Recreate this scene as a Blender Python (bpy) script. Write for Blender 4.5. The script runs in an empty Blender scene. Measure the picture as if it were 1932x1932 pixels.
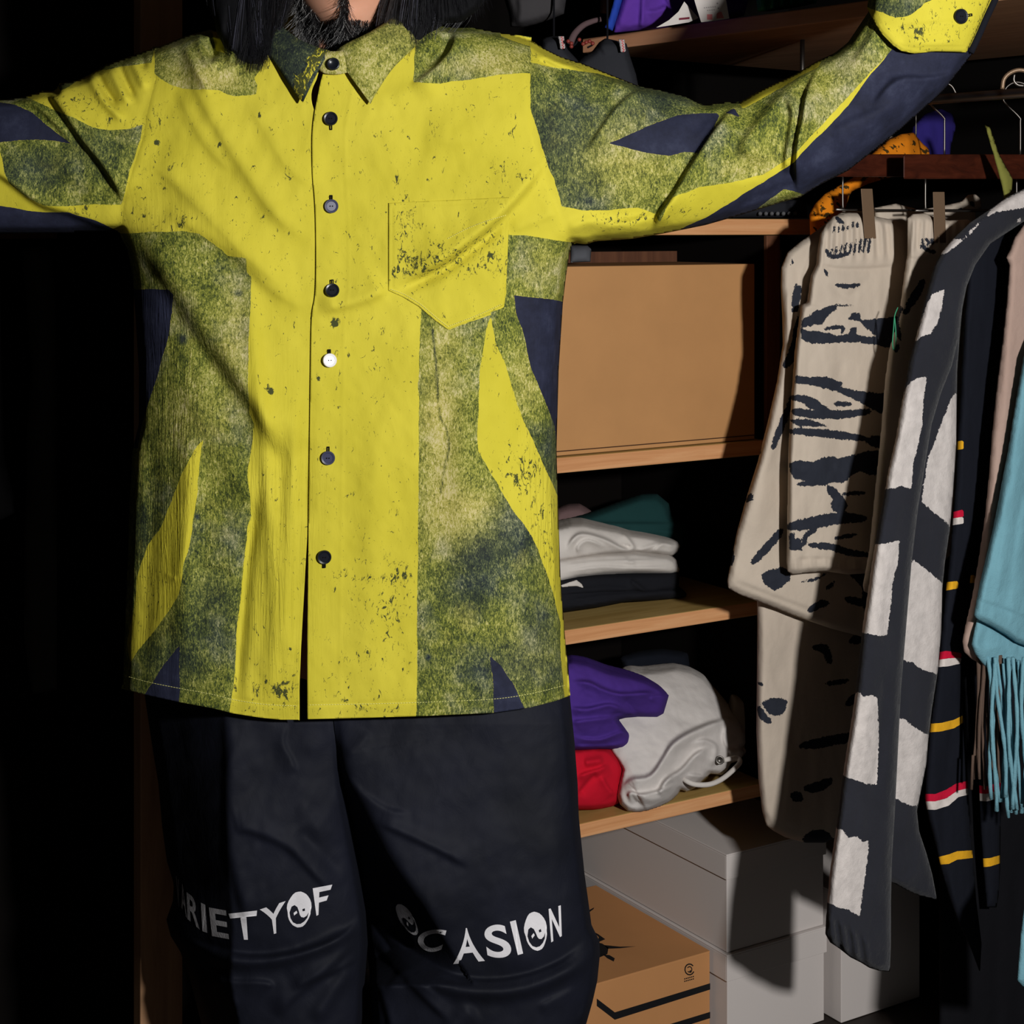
import bpy, bmesh, math, random
import numpy as np
from mathutils import Vector, Matrix
random.seed(7); np.random.seed(7)
scn = bpy.context.scene
COL = scn.collection

# ---------------------------------------------------------------- camera, world, light, exposure
F = 3200.0; CZ = 1.28; HY = 430.0; CX = 966.0; ZF = -0.115      # ZF: floor level
cam_d = bpy.data.cameras.new('camera'); cam = bpy.data.objects.new('camera', cam_d); COL.objects.link(cam)
cam_d.sensor_width = 36.0; cam_d.lens = F / 1932 * 36.0
cam_d.shift_y = -(966 - HY) / 1932.0
cam_d.clip_start = 0.05
cam.location = (0, 0, CZ); cam.rotation_euler = (math.pi / 2, 0, 0)
scn.camera = cam
scn.view_settings.view_transform = 'Standard'; scn.view_settings.look = 'None'
scn.view_settings.gamma = 1.0; scn.view_settings.use_curve_mapping = False
scn.view_settings.exposure = 0.0
wd = bpy.data.worlds.new('world'); scn.world = wd; wd.use_nodes = True
wd.node_tree.nodes['Background'].inputs[0].default_value = (1.0, 0.93, 0.85, 1)
wd.node_tree.nodes['Background'].inputs[1].default_value = 0.045
LPOS = (0.86, 0.02, 1.46)
ld = bpy.data.lights.new('flash', 'AREA'); ld.shape = 'DISK'; ld.size = 0.11; ld.energy = 63.0
ld.color = (1.0, 0.985, 0.96)
lo = bpy.data.objects.new('flash', ld); COL.objects.link(lo); lo.location = LPOS
lo.rotation_euler = (Vector((0.05, 2.3, 0.95)) - Vector(LPOS)).to_track_quat('-Z', 'Y').to_euler()

# ---------------------------------------------------------------- geometry of the place
def W(px, py, Y):                       # a point seen at photo pixel (px,py), Y metres away
    return ((px - CX) * Y / F, Y, CZ + (HY - py) * Y / F)
U = (0.848, 0.530); N = (-0.530, 0.848)   # back shelving runs along U, side rail runs along -N
O0 = (0.109, 2.700)
def UP(a, b, z): return (O0[0] + a * U[0] + b * N[0], O0[1] + a * U[1] + b * N[1], z)
def a_at(px, b):                        # distance along U where the line of sight px meets depth b
    q = (px - CX) / F
    x0 = O0[0] + b * N[0]; y0 = O0[1] + b * N[1]
    return (q * y0 - x0) / (U[0] - q * U[1])
def Yu(px, Xr, Yr):                     # distance of the plane through (Xr,Yr) parallel to U
    m = U[0] / U[1]; q = (np.asarray(px, float) - CX) / F
    return (m * Yr - Xr) / (m - q)
def planeU(pxr, Yr, lean=0.0, pyr=0.0):
    Xr = (pxr - CX) * Yr / F
    return lambda px, py: Yu(px, Xr, Yr) + lean * (pyr - np.asarray(py, float))
def flat(Y): return lambda px, py: np.full(np.shape(px), float(Y))

# ---------------------------------------------------------------- naming
def prop(o, label=None, cat=None, group=None, kind=None):
    if label: o['label'] = label
    if cat: o['category'] = cat
    if group: o['group'] = group
    if kind: o['kind'] = kind
    return o
def thing(name, label, cat, loc=(0, 0, 0), group=None, rot=0.0):
    e = bpy.data.objects.new(name, None); COL.objects.link(e); e.location = loc
    e.rotation_euler = (0, 0, rot); e.empty_display_size = 0.05
    return prop(e, label, cat, group)
PARENTS = {}
def link(name, me, parent=None, base=None):
    """me holds world coordinates; the object is placed at base (thing) or relative to its parent"""
    o = bpy.data.objects.new(name, me); COL.objects.link(o)
    w = wpos(parent) if parent else Vector((0, 0, 0))
    if base is None: base = w
    base = Vector(base)
    me.transform(Matrix.Translation(-base))
    if parent:
        o.parent = parent; o.location = base - w
    else: o.location = base
    return o
def wpos(o):
    v = Vector(o.location); p = o.parent
    while p: v = v + Vector(p.location); p = p.parent
    return v
def smooth(me, on=True):
    me.polygons.foreach_set('use_smooth', np.full(len(me.polygons), on)); me.update()
def pymesh(name, V, Fc, mat=None, sm=True, attrs=None):
    me = bpy.data.meshes.new(name)
    me.from_pydata([tuple(v) for v in V], [], [tuple(f) for f in Fc])
    if sm: smooth(me)
    if mat: me.materials.append(mat)
    for k, a in (attrs or {}).items():
        at = me.attributes.new(k, 'FLOAT', 'POINT'); at.data.foreach_set('value', np.asarray(a, dtype=np.float32))
    return me
def npmesh(name, V, Q, mat=None, attrs=None):
    me = bpy.data.meshes.new(name)
    V = np.asarray(V, np.float32); Q = np.asarray(Q, np.int32)
    me.vertices.add(len(V)); me.vertices.foreach_set('co', V.ravel())
    me.loops.add(Q.size); me.loops.foreach_set('vertex_index', Q.ravel())
    me.polygons.add(len(Q)); me.polygons.foreach_set('loop_start', np.arange(0, Q.size, 4, dtype=np.int32))
    me.polygons.foreach_set('loop_total', np.full(len(Q), 4, np.int32))
    me.update(calc_edges=True); me.validate()
    smooth(me)
    if mat: me.materials.append(mat)
    for k, a in (attrs or {}).items():
        at = me.attributes.new(k, 'FLOAT', 'POINT'); at.data.foreach_set('value', np.asarray(a, dtype=np.float32))
    return me

# ---------------------------------------------------------------- 2-D helpers
def cr(pts, n=6, closed=False):         # Catmull-Rom
    P = [np.array(p, float) for p in pts]
    m = len(P); out = []
    rng = range(m) if closed else range(m - 1)
    for i in rng:
        p1, p2 = P[i], P[(i + 1) % m]
        p0 = P[i - 1] if (closed or i > 0) else p1 * 2 - p2
        p3 = P[(i + 2) % m] if (closed or i + 2 < m) else p2 * 2 - p1
        for k in range(n):
            t = k / n
            out.append(0.5 * ((2 * p1) + (-p0 + p2) * t + (2 * p0 - 5 * p1 + 4 * p2 - p3) * t * t + (-p0 + 3 * p1 - 3 * p2 + p3) * t ** 3))
    if not closed: out.append(P[-1])
    return np.array(out)
def chaikin(poly, n=1, r=0.2):
    P = np.array(poly, float)
    for _ in range(n):
        Q = np.roll(P, -1, 0)
        P = np.stack([P * (1 - r) + Q * r, P * r + Q * (1 - r)], 1).reshape(-1, 2)
    return P
def seg_near(X, Y, A, B):
    d = B - A; L = float(d @ d) + 1e-9
    t = np.clip(((X - A[0]) * d[0] + (Y - A[1]) * d[1]) / L, 0, 1)
    nx = A[0] + t * d[0]; ny = A[1] + t * d[1]
    return (X - nx) ** 2 + (Y - ny) ** 2, nx, ny, t
def sdpoly(X, Y, poly, near=False):
    P = np.array(poly, float); n = len(P)
    best = np.full(X.shape, 1e12); inside = np.zeros(X.shape, bool)
    NX = np.zeros(X.shape); NY = np.zeros(X.shape)
    for i in range(n):
        A, B = P[i], P[(i + 1) % n]
        d2, nx, ny, _ = seg_near(X, Y, A, B)
        m = d2 < best
        best = np.where(m, d2, best)
        if near: NX = np.where(m, nx, NX); NY = np.where(m, ny, NY)
        if A[1] != B[1]:
            c = (A[1] > Y) != (B[1] > Y)
            xi = (B[0] - A[0]) * (Y - A[1]) / (B[1] - A[1]) + A[0]
            inside ^= c & (X < xi)
    s = np.sqrt(best) * np.where(inside, -1, 1)
    return (s, NX, NY) if near else s
def sdline(X, Y, pts, n=4, signed=False):
    P = cr(pts, n) if len(pts) > 2 and n > 1 else np.array(pts, float)
    best = np.full(X.shape, 1e12); S = np.ones(X.shape); T = np.zeros(X.shape); m_ = len(P) - 1
    for i in range(m_):
        A, B = P[i], P[i + 1]
        d2, nx, ny, t = seg_near(X, Y, A, B)
        k = d2 < best - 1e-9
        best = np.where(k, d2, best)
        if signed:
            cr_ = (B[0] - A[0]) * (Y - A[1]) - (B[1] - A[1]) * (X - A[0])
            S = np.where(k, np.where(cr_ > 0, 1.0, -1.0), S); T = np.where(k, (i + t) / m_, T)
    d = np.sqrt(best)
    return (d, S, T) if signed else d
def vnoise(X, Y, seed=0):               # smooth value noise
    rs = np.random.RandomState(seed); G = rs.rand(256, 256)
    xi = np.floor(X).astype(int); yi = np.floor(Y).astype(int)
    fx = X - xi; fy = Y - yi; fx = fx * fx * (3 - 2 * fx); fy = fy * fy * (3 - 2 * fy)
    g = lambda a, b: G[a % 256, b % 256]
    return (g(xi, yi) * (1 - fx) + g(xi + 1, yi) * fx) * (1 - fy) + (g(xi, yi + 1) * (1 - fx) + g(xi + 1, yi + 1) * fx) * fy - 0.5
def fbm(X, Y, sx, sy, ang=0.0, seed=0, octv=3):
    c, s = math.cos(ang), math.sin(ang); u = (X * c + Y * s) / sx; v = (-X * s + Y * c) / sy
    r = 0; a = 1
    for k in range(octv): r = r + a * vnoise(u + 17.3 * k, v + 5.1 * k, seed + k); u = u * 2; v = v * 2; a *= .5
    return r

def folds(X, Y, L):
    """L: ('r',pts,w,amp) round ridge (amp<0 valley); ('s',pts,edge,decay,amp) an overlapping fold, the side
    on the right hand of the line direction (screen, y down: sign +) stands up sharply and eases off"""
    H = np.zeros(X.shape)
    for f in L:
        pts = np.array(f[1], float); pad = (f[2] * 3 + 6) if f[0] == 'r' else (f[3] * 3.2 + 6)
        x0, y0 = pts.min(0) - pad; x1, y1 = pts.max(0) + pad
        m = (X > x0) & (X < x1) & (Y > y0) & (Y < y1)
        if not m.any(): continue
        d, S, T = sdline(X[m], Y[m], f[1], 4, True)
        tp = np.clip(np.minimum(T, 1 - T) / 0.22, 0, 1); tp = tp * tp * (3 - 2 * tp)
        if f[0] == 'r':
            H[m] += f[3] * np.exp(-(d / f[2]) ** 2) * (0.15 + 0.85 * tp)
        else:
            e, dec, amp = f[2], f[3], f[4]
            sd = d * S
            up = 0.5 + 0.5 * np.tanh(sd / e)
            H[m] += amp * up * np.exp(-np.maximum(sd, 0) / dec - (np.maximum(sd, 0) / (2.2 * dec)) ** 2) * tp
    return H

class Field:                            # inflated height over an outline (screened membrane, rounded flanks)
    def __init__(s, poly, step, Hm, k=1.0):
        P = np.array(poly, float)
        s.x0, s.y0 = P.min(0) - 2 * step; x1, y1 = P.max(0) + 2 * step; s.step = step
        nx = int((x1 - s.x0) / step) + 2; ny = int((y1 - s.y0) / step) + 2
        X, Y = np.meshgrid(s.x0 + np.arange(nx) * step, s.y0 + np.arange(ny) * step)
        d = sdpoly(X, Y, P); M = (d < step * 0.9); s.d = d
        ph = np.where(M, np.minimum(-d, 60 * step) * 8, 0.0)
        chk = (np.add.outer(np.arange(ny), np.arange(nx)) % 2 == 0)
        om = 2 / (1 + math.pi / max(nx, ny) * 1.2); src = step * step
        it = int(2.0 * max(nx, ny)) + 60
        for _ in range(it):
            for c in (chk, ~chk):
                a = np.zeros_like(ph)
                a[1:-1, 1:-1] = (ph[:-2, 1:-1] + ph[2:, 1:-1] + ph[1:-1, :-2] + ph[1:-1, 2:] + src) / 4
                m = M & c
                ph = np.where(m, ph + om * (a - ph), ph)
        ph = np.maximum(ph, 0)
        Hpx = Hm / 2.0 * F * 0.62 * k
        s.w = ph.max() ** .5 * 1.41
        S = max(Hpx * s.w / 2, 1.0)
        s.h = Hm * np.sqrt(1 - np.exp(-ph / S)); s.Hm = Hm
        s.h = s.h / (s.h.max() + 1e-9) * Hm
    def __call__(s, X, Y):
        u = np.clip((X - s.x0) / s.step, 0, s.h.shape[1] - 1.001); v = np.clip((Y - s.y0) / s.step, 0, s.h.shape[0] - 1.001)
        i = u.astype(int); j = v.astype(int); a = u - i; b = v - j; h = s.h
        h2 = h * h; dd = (s.d[j, i] * (1 - a) + s.d[j, i + 1] * a) * (1 - b) + (s.d[j + 1, i] * (1 - a) + s.d[j + 1, i + 1] * a) * b
        r = (h2[j, i] * (1 - a) + h2[j, i + 1] * a) * (1 - b) + (h2[j + 1, i] * (1 - a) + h2[j + 1, i + 1] * a) * b
        return np.sqrt(np.maximum(r, 0) * np.clip(-dd / (1.5 * s.step), 0, 1))

def cells(poly, step):
    P = np.array(poly, float)
    x0, y0 = P.min(0) - step * 1.01; x1, y1 = P.max(0) + step * 1.01
    nx = int((x1 - x0) / step) + 2; ny = int((y1 - y0) / step) + 2
    X, Y = np.meshgrid(x0 + np.arange(nx) * step, y0 + np.arange(ny) * step)
    sd, NX, NY = sdpoly(X, Y, P, True)
    ins = sd < -step * 0.25
    q = ins[:-1, :-1] | ins[1:, :-1] | ins[:-1, 1:] | ins[1:, 1:]
    # a cell is kept only if all its outer nodes can be snapped nearby
    use = np.zeros(X.shape, bool)
    use[:-1, :-1] |= q; use[1:, :-1] |= q; use[:-1, 1:] |= q; use[1:, 1:] |= q
    out = use & ~ins
    X = np.where(out, NX, X); Y = np.where(out, NY, Y)
    idx = np.full(X.shape, -1); idx[use] = np.arange(use.sum())
    j, i = np.nonzero(q)
    Q = np.stack([idx[j, i], idx[j + 1, i], idx[j + 1, i + 1], idx[j, i + 1]], 1)
    return X[use], Y[use], Q, out[use]

def sheet(name, poly, Yf, hf, step, mat, parent=None, attrf=None, base=None, thick=0.0, flip=False):
    """cloth front: hf(px,py) metres towards the viewer from the plane Yf"""
    X, Y, Q, _ = cells(poly, step)
    D = Yf(X, Y) - hf(X, Y)
    V = np.stack([(X - CX) * D / F, D, CZ + (HY - Y) * D / F], 1)
    if flip: Q = Q[:, ::-1]
    me = npmesh(name, V, Q, mat, attrf(X, Y) if attrf else None)
    o = link(name, me, parent, base)
    if thick:
        s = o.modifiers.new('thickness', 'SOLIDIFY'); s.thickness = thick; s.offset = -1
    return o
def pillow(name, poly, Yf, H, step, mat, parent=None, fl=(), hb=None, attrf=None, base=None, fs=None, noise=None, fieldpoly=None, k=1.0, zmin=None, fk=1.5):
    """closed soft body: front inflated by H with folds, back inflated by hb"""
    fp = fieldpoly if fieldpoly is not None else poly
    Fd = Field(fp, fs or max(step * 2, 5), H, k); hb = H if hb is None else hb
    X, Y, Q, B = cells(poly, step)
    h = Fd(X, Y); fr = np.clip(h / (H * 0.5), 0, 1)
    f = folds(X, Y, fl) * fk if len(fl) else np.zeros(X.shape)
    if noise: f = f + noise(X, Y)
    hf = h + f * fr
    hf = np.where(B, h if fieldpoly is not None else 0, hf)
    Y0 = Yf(X, Y)
    D = Y0 - hf
    V = np.stack([(X - CX) * D / F, D, CZ + (HY - Y) * D / F], 1)
    inn = ~B if fieldpoly is None else np.ones(B.shape, bool)
    bi = np.arange(len(X)); bi[inn] = len(X) + np.arange(inn.sum())
    D2 = (Y0 + h / H * hb)[inn]
    # the back keeps the real x,z of the base plane: a solid, not a projection
    V2 = np.stack([((X - CX) * Y0 / F)[inn], D2, (CZ + (HY - Y) * Y0 / F)[inn]], 1)
    if zmin is not None:
        V[:, 2] = np.maximum(V[:, 2], zmin); V2[:, 2] = np.maximum(V2[:, 2], zmin)
    A = attrf(X, Y) if attrf else None
    if A: A = {k_: np.concatenate([a, a[inn]]) for k_, a in A.items()}
    me = npmesh(name, np.concatenate([V, V2]), np.concatenate([Q, bi[Q][:, ::-1]]), mat, A)
    o = link(name, me, parent, base); o['_'] = 0; del o['_']
    return o

# ---------------------------------------------------------------- 3-D primitives into lists
class MB:
    def __init__(s): s.v = []; s.f = []
    def add(s, V, Fc):
        o = len(s.v); s.v += [tuple(v) for v in V]; s.f += [tuple(i + o for i in f) for f in Fc]
    def hexa(s, c8):                    # 8 corners: bottom 4 (ccw), top 4
        s.add(c8, [(3, 2, 1, 0), (4, 5, 6, 7), (0, 1, 5, 4), (1, 2, 6, 5), (2, 3, 7, 6), (3, 0, 4, 7)])
    def ubox(s, a0, a1, b0, b1, z0, z1):
        s.hexa([UP(a0, b0, z0), UP(a1, b0, z0), UP(a1, b1, z0), UP(a0, b1, z0), UP(a0, b0, z1), UP(a1, b0, z1), UP(a1, b1, z1), UP(a0, b1, z1)])
    def box(s, x0, x1, y0, y1, z0, z1):
        s.hexa([(x0, y0, z0), (x1, y0, z0), (x1, y1, z0), (x0, y1, z0), (x0, y0, z1), (x1, y0, z1), (x1, y1, z1), (x0, y1, z1)])
    def tube(s, pts, r, n=8, cap=True, r1=None):
        P = [Vector(p) for p in pts]; m = len(P); rings = []
        t0 = (P[1] - P[0]).normalized(); up = Vector((0, 0, 1)) if abs(t0.z) < .9 else Vector((1, 0, 0))
        a = t0.cross(up).normalized()
        for i in range(m):
            t = (P[min(i + 1, m - 1)] - P[max(i - 1, 0)]).normalized()
            a = (a - t * a.dot(t)).normalized(); b = t.cross(a)
            rr = r if r1 is None else r + (r1 - r) * i / (m - 1)
            if callable(r): rr = r(i / (m - 1))
            rings.append([P[i] + (a * math.cos(2 * math.pi * k / n) + b * math.sin(2 * math.pi * k / n)) * rr for k in range(n)])
        V = [v for rg in rings for v in rg]
        Fc = [(i * n + k, i * n + (k + 1) % n, (i + 1) * n + (k + 1) % n, (i + 1) * n + k) for i in range(m - 1) for k in range(n)]
        if cap: Fc += [tuple(range(n))[::-1], tuple((m - 1) * n + k for k in range(n))]
        s.add(V, Fc)
    def disc(s, c, nrm, r, h, n=24, prof=((1, 0), (1, .6), (.93, 1), (.72, .8), (.66, .6), (0, .6))):
        c = Vector(c); nv = Vector(nrm).normalized(); up = Vector((0, 0, 1))
        a = nv.cross(up).normalized(); b = nv.cross(a)
        V = []; Fc = []
        for q, hh in prof[:-1]: V += [c + (a * math.cos(2 * math.pi * k / n) + b * math.sin(2 * math.pi * k / n)) * r * q + nv * h * hh for k in range(n)]
        m = len(prof) - 1
        for i in range(m - 1): Fc += [(i * n + k, i * n + (k + 1) % n, (i + 1) * n + (k + 1) % n, (i + 1) * n + k) for k in range(n)]
        V.append(c + nv * h * prof[-1][1]); Fc += [((m - 1) * n + k, (m - 1) * n + (k + 1) % n, m * n) for k in range(n)]
        s.add(V, Fc)
    def build(s, name, mat, parent=None, sm=False, bevel=0.0, base=None, recalc=True):
        me = pymesh(name, s.v, s.f, mat, sm)
        if recalc:
            bm = bmesh.new(); bm.from_mesh(me); bmesh.ops.recalc_face_normals(bm, faces=bm.faces); bm.to_mesh(me); bm.free()
        o = link(name, me, parent, base)
        if bevel:
            m = o.modifiers.new('bevel', 'BEVEL'); m.width = bevel; m.segments = 2; m.limit_method = 'ANGLE'
        return o

# ---------------------------------------------------------------- materials
def lin(c):
    return tuple(((x / 255) / 12.92 if x / 255 <= .04045 else ((x / 255 + .055) / 1.055) ** 2.4) for x in c) + (1,)
class NT:
    def __init__(s, name, rough=0.85, spec=0.2):
        s.m = bpy.data.materials.new(name); s.m.use_nodes = True; s.t = s.m.node_tree
        s.b = s.t.nodes['Principled BSDF']; s.b.inputs['Roughness'].default_value = rough
        s.b.inputs['Specular IOR Level'].default_value = spec
        s.tc = s.t.nodes.new('ShaderNodeTexCoord')
    def n(s, typ, **kw):
        nd = s.t.nodes.new('ShaderNode' + typ)
        for k, v in kw.items():
            if hasattr(nd, k): setattr(nd, k, v)
        return nd
    def put(s, inp, v):
        if hasattr(v, 'is_output') or isinstance(v, bpy.types.NodeSocket): s.t.links.new(v, inp)
        elif isinstance(v, (tuple, list)) and len(v) == 3 and inp.type == 'RGBA': inp.default_value = tuple(v) + (1,)
        else: inp.default_value = v
    def math(s, op, a, b=0.0, c=0.0, clamp=False):
        nd = s.n('Math'); nd.operation = op; nd.use_clamp = clamp
        s.put(nd.inputs[0], a); s.put(nd.inputs[1], b); s.put(nd.inputs[2], c); return nd.outputs[0]
    def attr(s, name):
        nd = s.n('Attribute'); nd.attribute_name = name; return nd.outputs['Fac']
    def mapped(s, scale=(1, 1, 1), rot=(0, 0, 0), src='Object'):
        nd = s.n('Mapping'); s.t.links.new(s.tc.outputs[src], nd.inputs[0]); nd.inputs['Scale'].default_value = scale
        nd.inputs['Rotation'].default_value = rot; return nd.outputs[0]
    def noise(s, scale, detail=3, rough=.55, vec=None, dist=0.0, typ='FBM'):
        nd = s.n('TexNoise'); nd.noise_type = typ; s.put(nd.inputs['Vector'], vec or s.mapped())
        nd.inputs['Scale'].default_value = scale; nd.inputs['Detail'].default_value = detail
        nd.inputs['Roughness'].default_value = rough; nd.inputs['Distortion'].default_value = dist; return nd.outputs[0]
    def ramp(s, fac, stops, interp='LINEAR'):
        nd = s.n('ValToRGB'); s.put(nd.inputs[0], fac); cr_ = nd.color_ramp; cr_.interpolation = interp
        while len(cr_.elements) < len(stops): cr_.elements.new(.5)
        for e, (p, c) in zip(cr_.elements, stops): e.position = p; e.color = c if len(c) == 4 else tuple(c) + (1,)
        return nd.outputs[0]
    def mix(s, fac, a, b, mode='MIX'):
        nd = s.n('Mix'); nd.data_type = 'RGBA'; nd.blend_type = mode; s.put(nd.inputs[0], fac); s.put(nd.inputs[6], a); s.put(nd.inputs[7], b); return nd.outputs[2]
    def maprange(s, v, a, b, c=0.0, d=1.0):
        nd = s.n('MapRange'); s.put(nd.inputs[0], v); nd.inputs[1].default_value = a; nd.inputs[2].default_value = b
        nd.inputs[3].default_value = c; nd.inputs[4].default_value = d; return nd.outputs[0]
    def bump(s, h, strength=.3, dist=.002, prev=None):
        nd = s.n('Bump'); s.put(nd.inputs['Height'], h); nd.inputs['Strength'].default_value = strength; nd.inputs['Distance'].default_value = dist
        if prev is not None: s.t.links.new(prev, nd.inputs['Normal'])
        return nd.outputs[0]
    def out(s, col=None, nrm=None, rough=None, metal=None, sheen=None):
        if col is not None: s.put(s.b.inputs['Base Color'], col)
        if nrm is not None: s.t.links.new(nrm, s.b.inputs['Normal'])
        if rough is not None: s.put(s.b.inputs['Roughness'], rough)
        if metal is not None: s.b.inputs['Metallic'].default_value = metal
        if sheen is not None: s.b.inputs['Sheen Weight'].default_value = sheen
        return s.m
def plain(name, rgb, rough=.8, spec=.2, metal=0.0, nscale=0, nstr=.2, ndist=.001, vary=0.0):
    t = NT(name, rough, spec); c = lin(rgb)
    nrm = None
    if nscale: nrm = t.bump(t.noise(nscale, 4), nstr, ndist)
    if vary:
        v = t.noise(9, 4); c = t.mix(t.maprange(v, .3, .7, 0, 1), tuple(x * (1 - vary) for x in c[:3]) + (1,), tuple(min(1, x * (1 + vary)) for x in c[:3]) + (1,))
    return t.out(c, nrm, metal=metal)
def cloth(name, rgb, weave=900, wr=.25, soft=30, sr=.35, rough=.92, spec=.1, sheen=0.0, vary=.06, pats=(), fuzz=0.0):
    """pats: (attribute, colour, edge roughness px) painted print, crisp by signed distance"""
    t = NT(name, rough, spec); c = lin(rgb)
    v = t.noise(14, 5)
    col = t.mix(t.maprange(v, .3, .7), tuple(x * (1 - vary) for x in c[:3]) + (1,), tuple(x * (1 + vary) for x in c[:3]) + (1,))
    for (an, pc, er) in pats:
        e = t.math('SUBTRACT', t.noise(130, 5, .75, None, .6), .5)
        e2 = t.math('MULTIPLY', e, er * 4.0)
        f = t.math('LESS_THAN', t.math('ADD', t.attr(an), e2), 0.0)
        p = lin(pc); pn = t.mix(t.maprange(t.noise(60, 4), .3, .7), tuple(x * .9 for x in p[:3]) + (1,), tuple(x * 1.12 for x in p[:3]) + (1,))
        col = t.mix(f, col, pn)
    nrm = t.bump(t.noise(soft, 5, .6), sr, .004)
    nrm = t.bump(t.noise(weave, 2, .6), wr, .0006 + fuzz, prev=nrm)
    return t.out(col, nrm, sheen=sheen)
def layers(spec):
    """spec: list of (class, polygon | ('l', pts, halfwidth)); later ones paint over. -> attribute function"""
    cls = sorted({s[0] for s in spec if s[0] != 'base'})
    def f(X, Y):
        A = {c: np.full(X.shape, 50.0) for c in cls}
        for c, g in spec:
            if isinstance(g, tuple) and g[0] == 'l':
                w = g[2]; d, S, T = sdline(X, Y, g[1], 3, True)
                sd = d - w * (0.45 + 0.55 * np.sin(np.clip(T, 0, 1) * math.pi) ** .5)
            else: sd = sdpoly(X, Y, g)
            for k in cls:
                if k == c: A[k] = np.minimum(A[k], sd)
                else: A[k] = np.maximum(A[k], -sd)
        return {k: np.clip(v, -50, 50) for k, v in A.items()}
    return f
# ================================================================ SETTING
def wood(name, c1, c2, c3, rough=.5, along=(3, 60, 60), joint=0.0):
    t = NT(name, rough, .35)
    v = t.mapped(along)
    g = t.noise(1.0, 5, .6, v, 1.2)
    col = t.ramp(g, [(.25, lin(c1)), (.5, lin(c2)), (.75, lin(c3))])
    if joint:                            # finger-jointed staves: each block its own tone
        sep = t.n('SeparateXYZ'); t.t.links.new(t.tc.outputs['Object'], sep.inputs[0])
        k = t.math('FLOOR', t.math('DIVIDE', sep.outputs[0], joint)); k2 = t.math('FLOOR', t.math('DIVIDE', sep.outputs[1], .045))
        wn = t.n('TexWhiteNoise'); wn.noise_dimensions = '2D'; cb = t.n('CombineXYZ'); t.put(cb.inputs[0], k); t.put(cb.inputs[1], k2)
        t.t.links.new(cb.outputs[0], wn.inputs['Vector'])
        col = t.mix(t.maprange(wn.outputs['Value'], 0, 1, 0, .34), col, lin(c1))
    return t.out(col, t.bump(g, .15, .001))
M_birch = wood('birch_edge', (186, 128, 82), (212, 154, 106), (224, 172, 124), .5, (4, 50, 90), .31)
M_birchtop = wood('birch_top', (158, 128, 70), (176, 146, 86), (190, 160, 98), .45, (4, 40, 40))
M_brown = wood('brown_board', (72, 42, 26), (90, 54, 34), (104, 66, 42), .7, (40, 40, 3))
M_redwood = wood('rust_edge', (206, 146, 108), (222, 162, 124), (232, 178, 140), .5, (4, 60, 60), .26)
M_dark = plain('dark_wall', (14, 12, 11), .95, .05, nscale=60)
M_black = plain('shade_black_panel', (12, 9, 8), .9, .05)  # darkness inside the shelving unit, put into the panel colour
M_floor = wood('dark_floor', (22, 16, 12), (30, 22, 17), (38, 28, 22), .6, (3, 30, 30))

def structure(o): return prop(o, kind='structure')
b = MB(); b.box(-2.2, 2.4, -0.6, 4.4, ZF - .05, ZF); structure(b.build('floor', M_floor))
b = MB(); b.box(-2.2, 2.4, -0.6, 4.4, 2.4, 2.45); structure(b.build('ceiling', M_dark))
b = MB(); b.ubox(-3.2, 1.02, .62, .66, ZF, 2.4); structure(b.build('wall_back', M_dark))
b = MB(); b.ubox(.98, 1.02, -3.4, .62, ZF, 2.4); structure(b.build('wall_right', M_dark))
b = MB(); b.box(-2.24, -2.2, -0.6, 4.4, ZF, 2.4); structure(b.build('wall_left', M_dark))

ANG = math.atan2(U[1], U[0])
def uthing(name, label, cat, a, bb, z=0, **k):
    p = UP(a, bb, z); return thing(name, label, cat, p, rot=0, **k)
def shelf_board(name, a0, a1, b0, b1, z0, z1, mat_edge, mat_top, parent, label=None):
    """board in the back unit's frame, own local axes so that the grain follows its length"""
    me = bpy.data.meshes.new(name); L = a1 - a0; D = b1 - b0; H = z1 - z0
    V = [(0, 0, 0), (L, 0, 0), (L, D, 0), (0, D, 0), (0, 0, H), (L, 0, H), (L, D, H), (0, D, H)]
    me.from_pydata(V, [], [(3, 2, 1, 0), (4, 5, 6, 7), (0, 1, 5, 4), (1, 2, 6, 5), (2, 3, 7, 6), (3, 0, 4, 7)])
    me.materials.append(mat_edge); me.materials.append(mat_top)
    me.polygons[1].material_index = 1; me.polygons[0].material_index = 1
    o = bpy.data.objects.new(name, me); COL.objects.link(o)
    w = wpos(parent); o.parent = parent; o.location = Vector(UP(a0, b0, z0)) - w; o.rotation_euler = (0, 0, ANG)
    m = o.modifiers.new('bevel', 'BEVEL'); m.width = .0022; m.segments = 2
    if label: o['label'] = label
    return o
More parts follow.
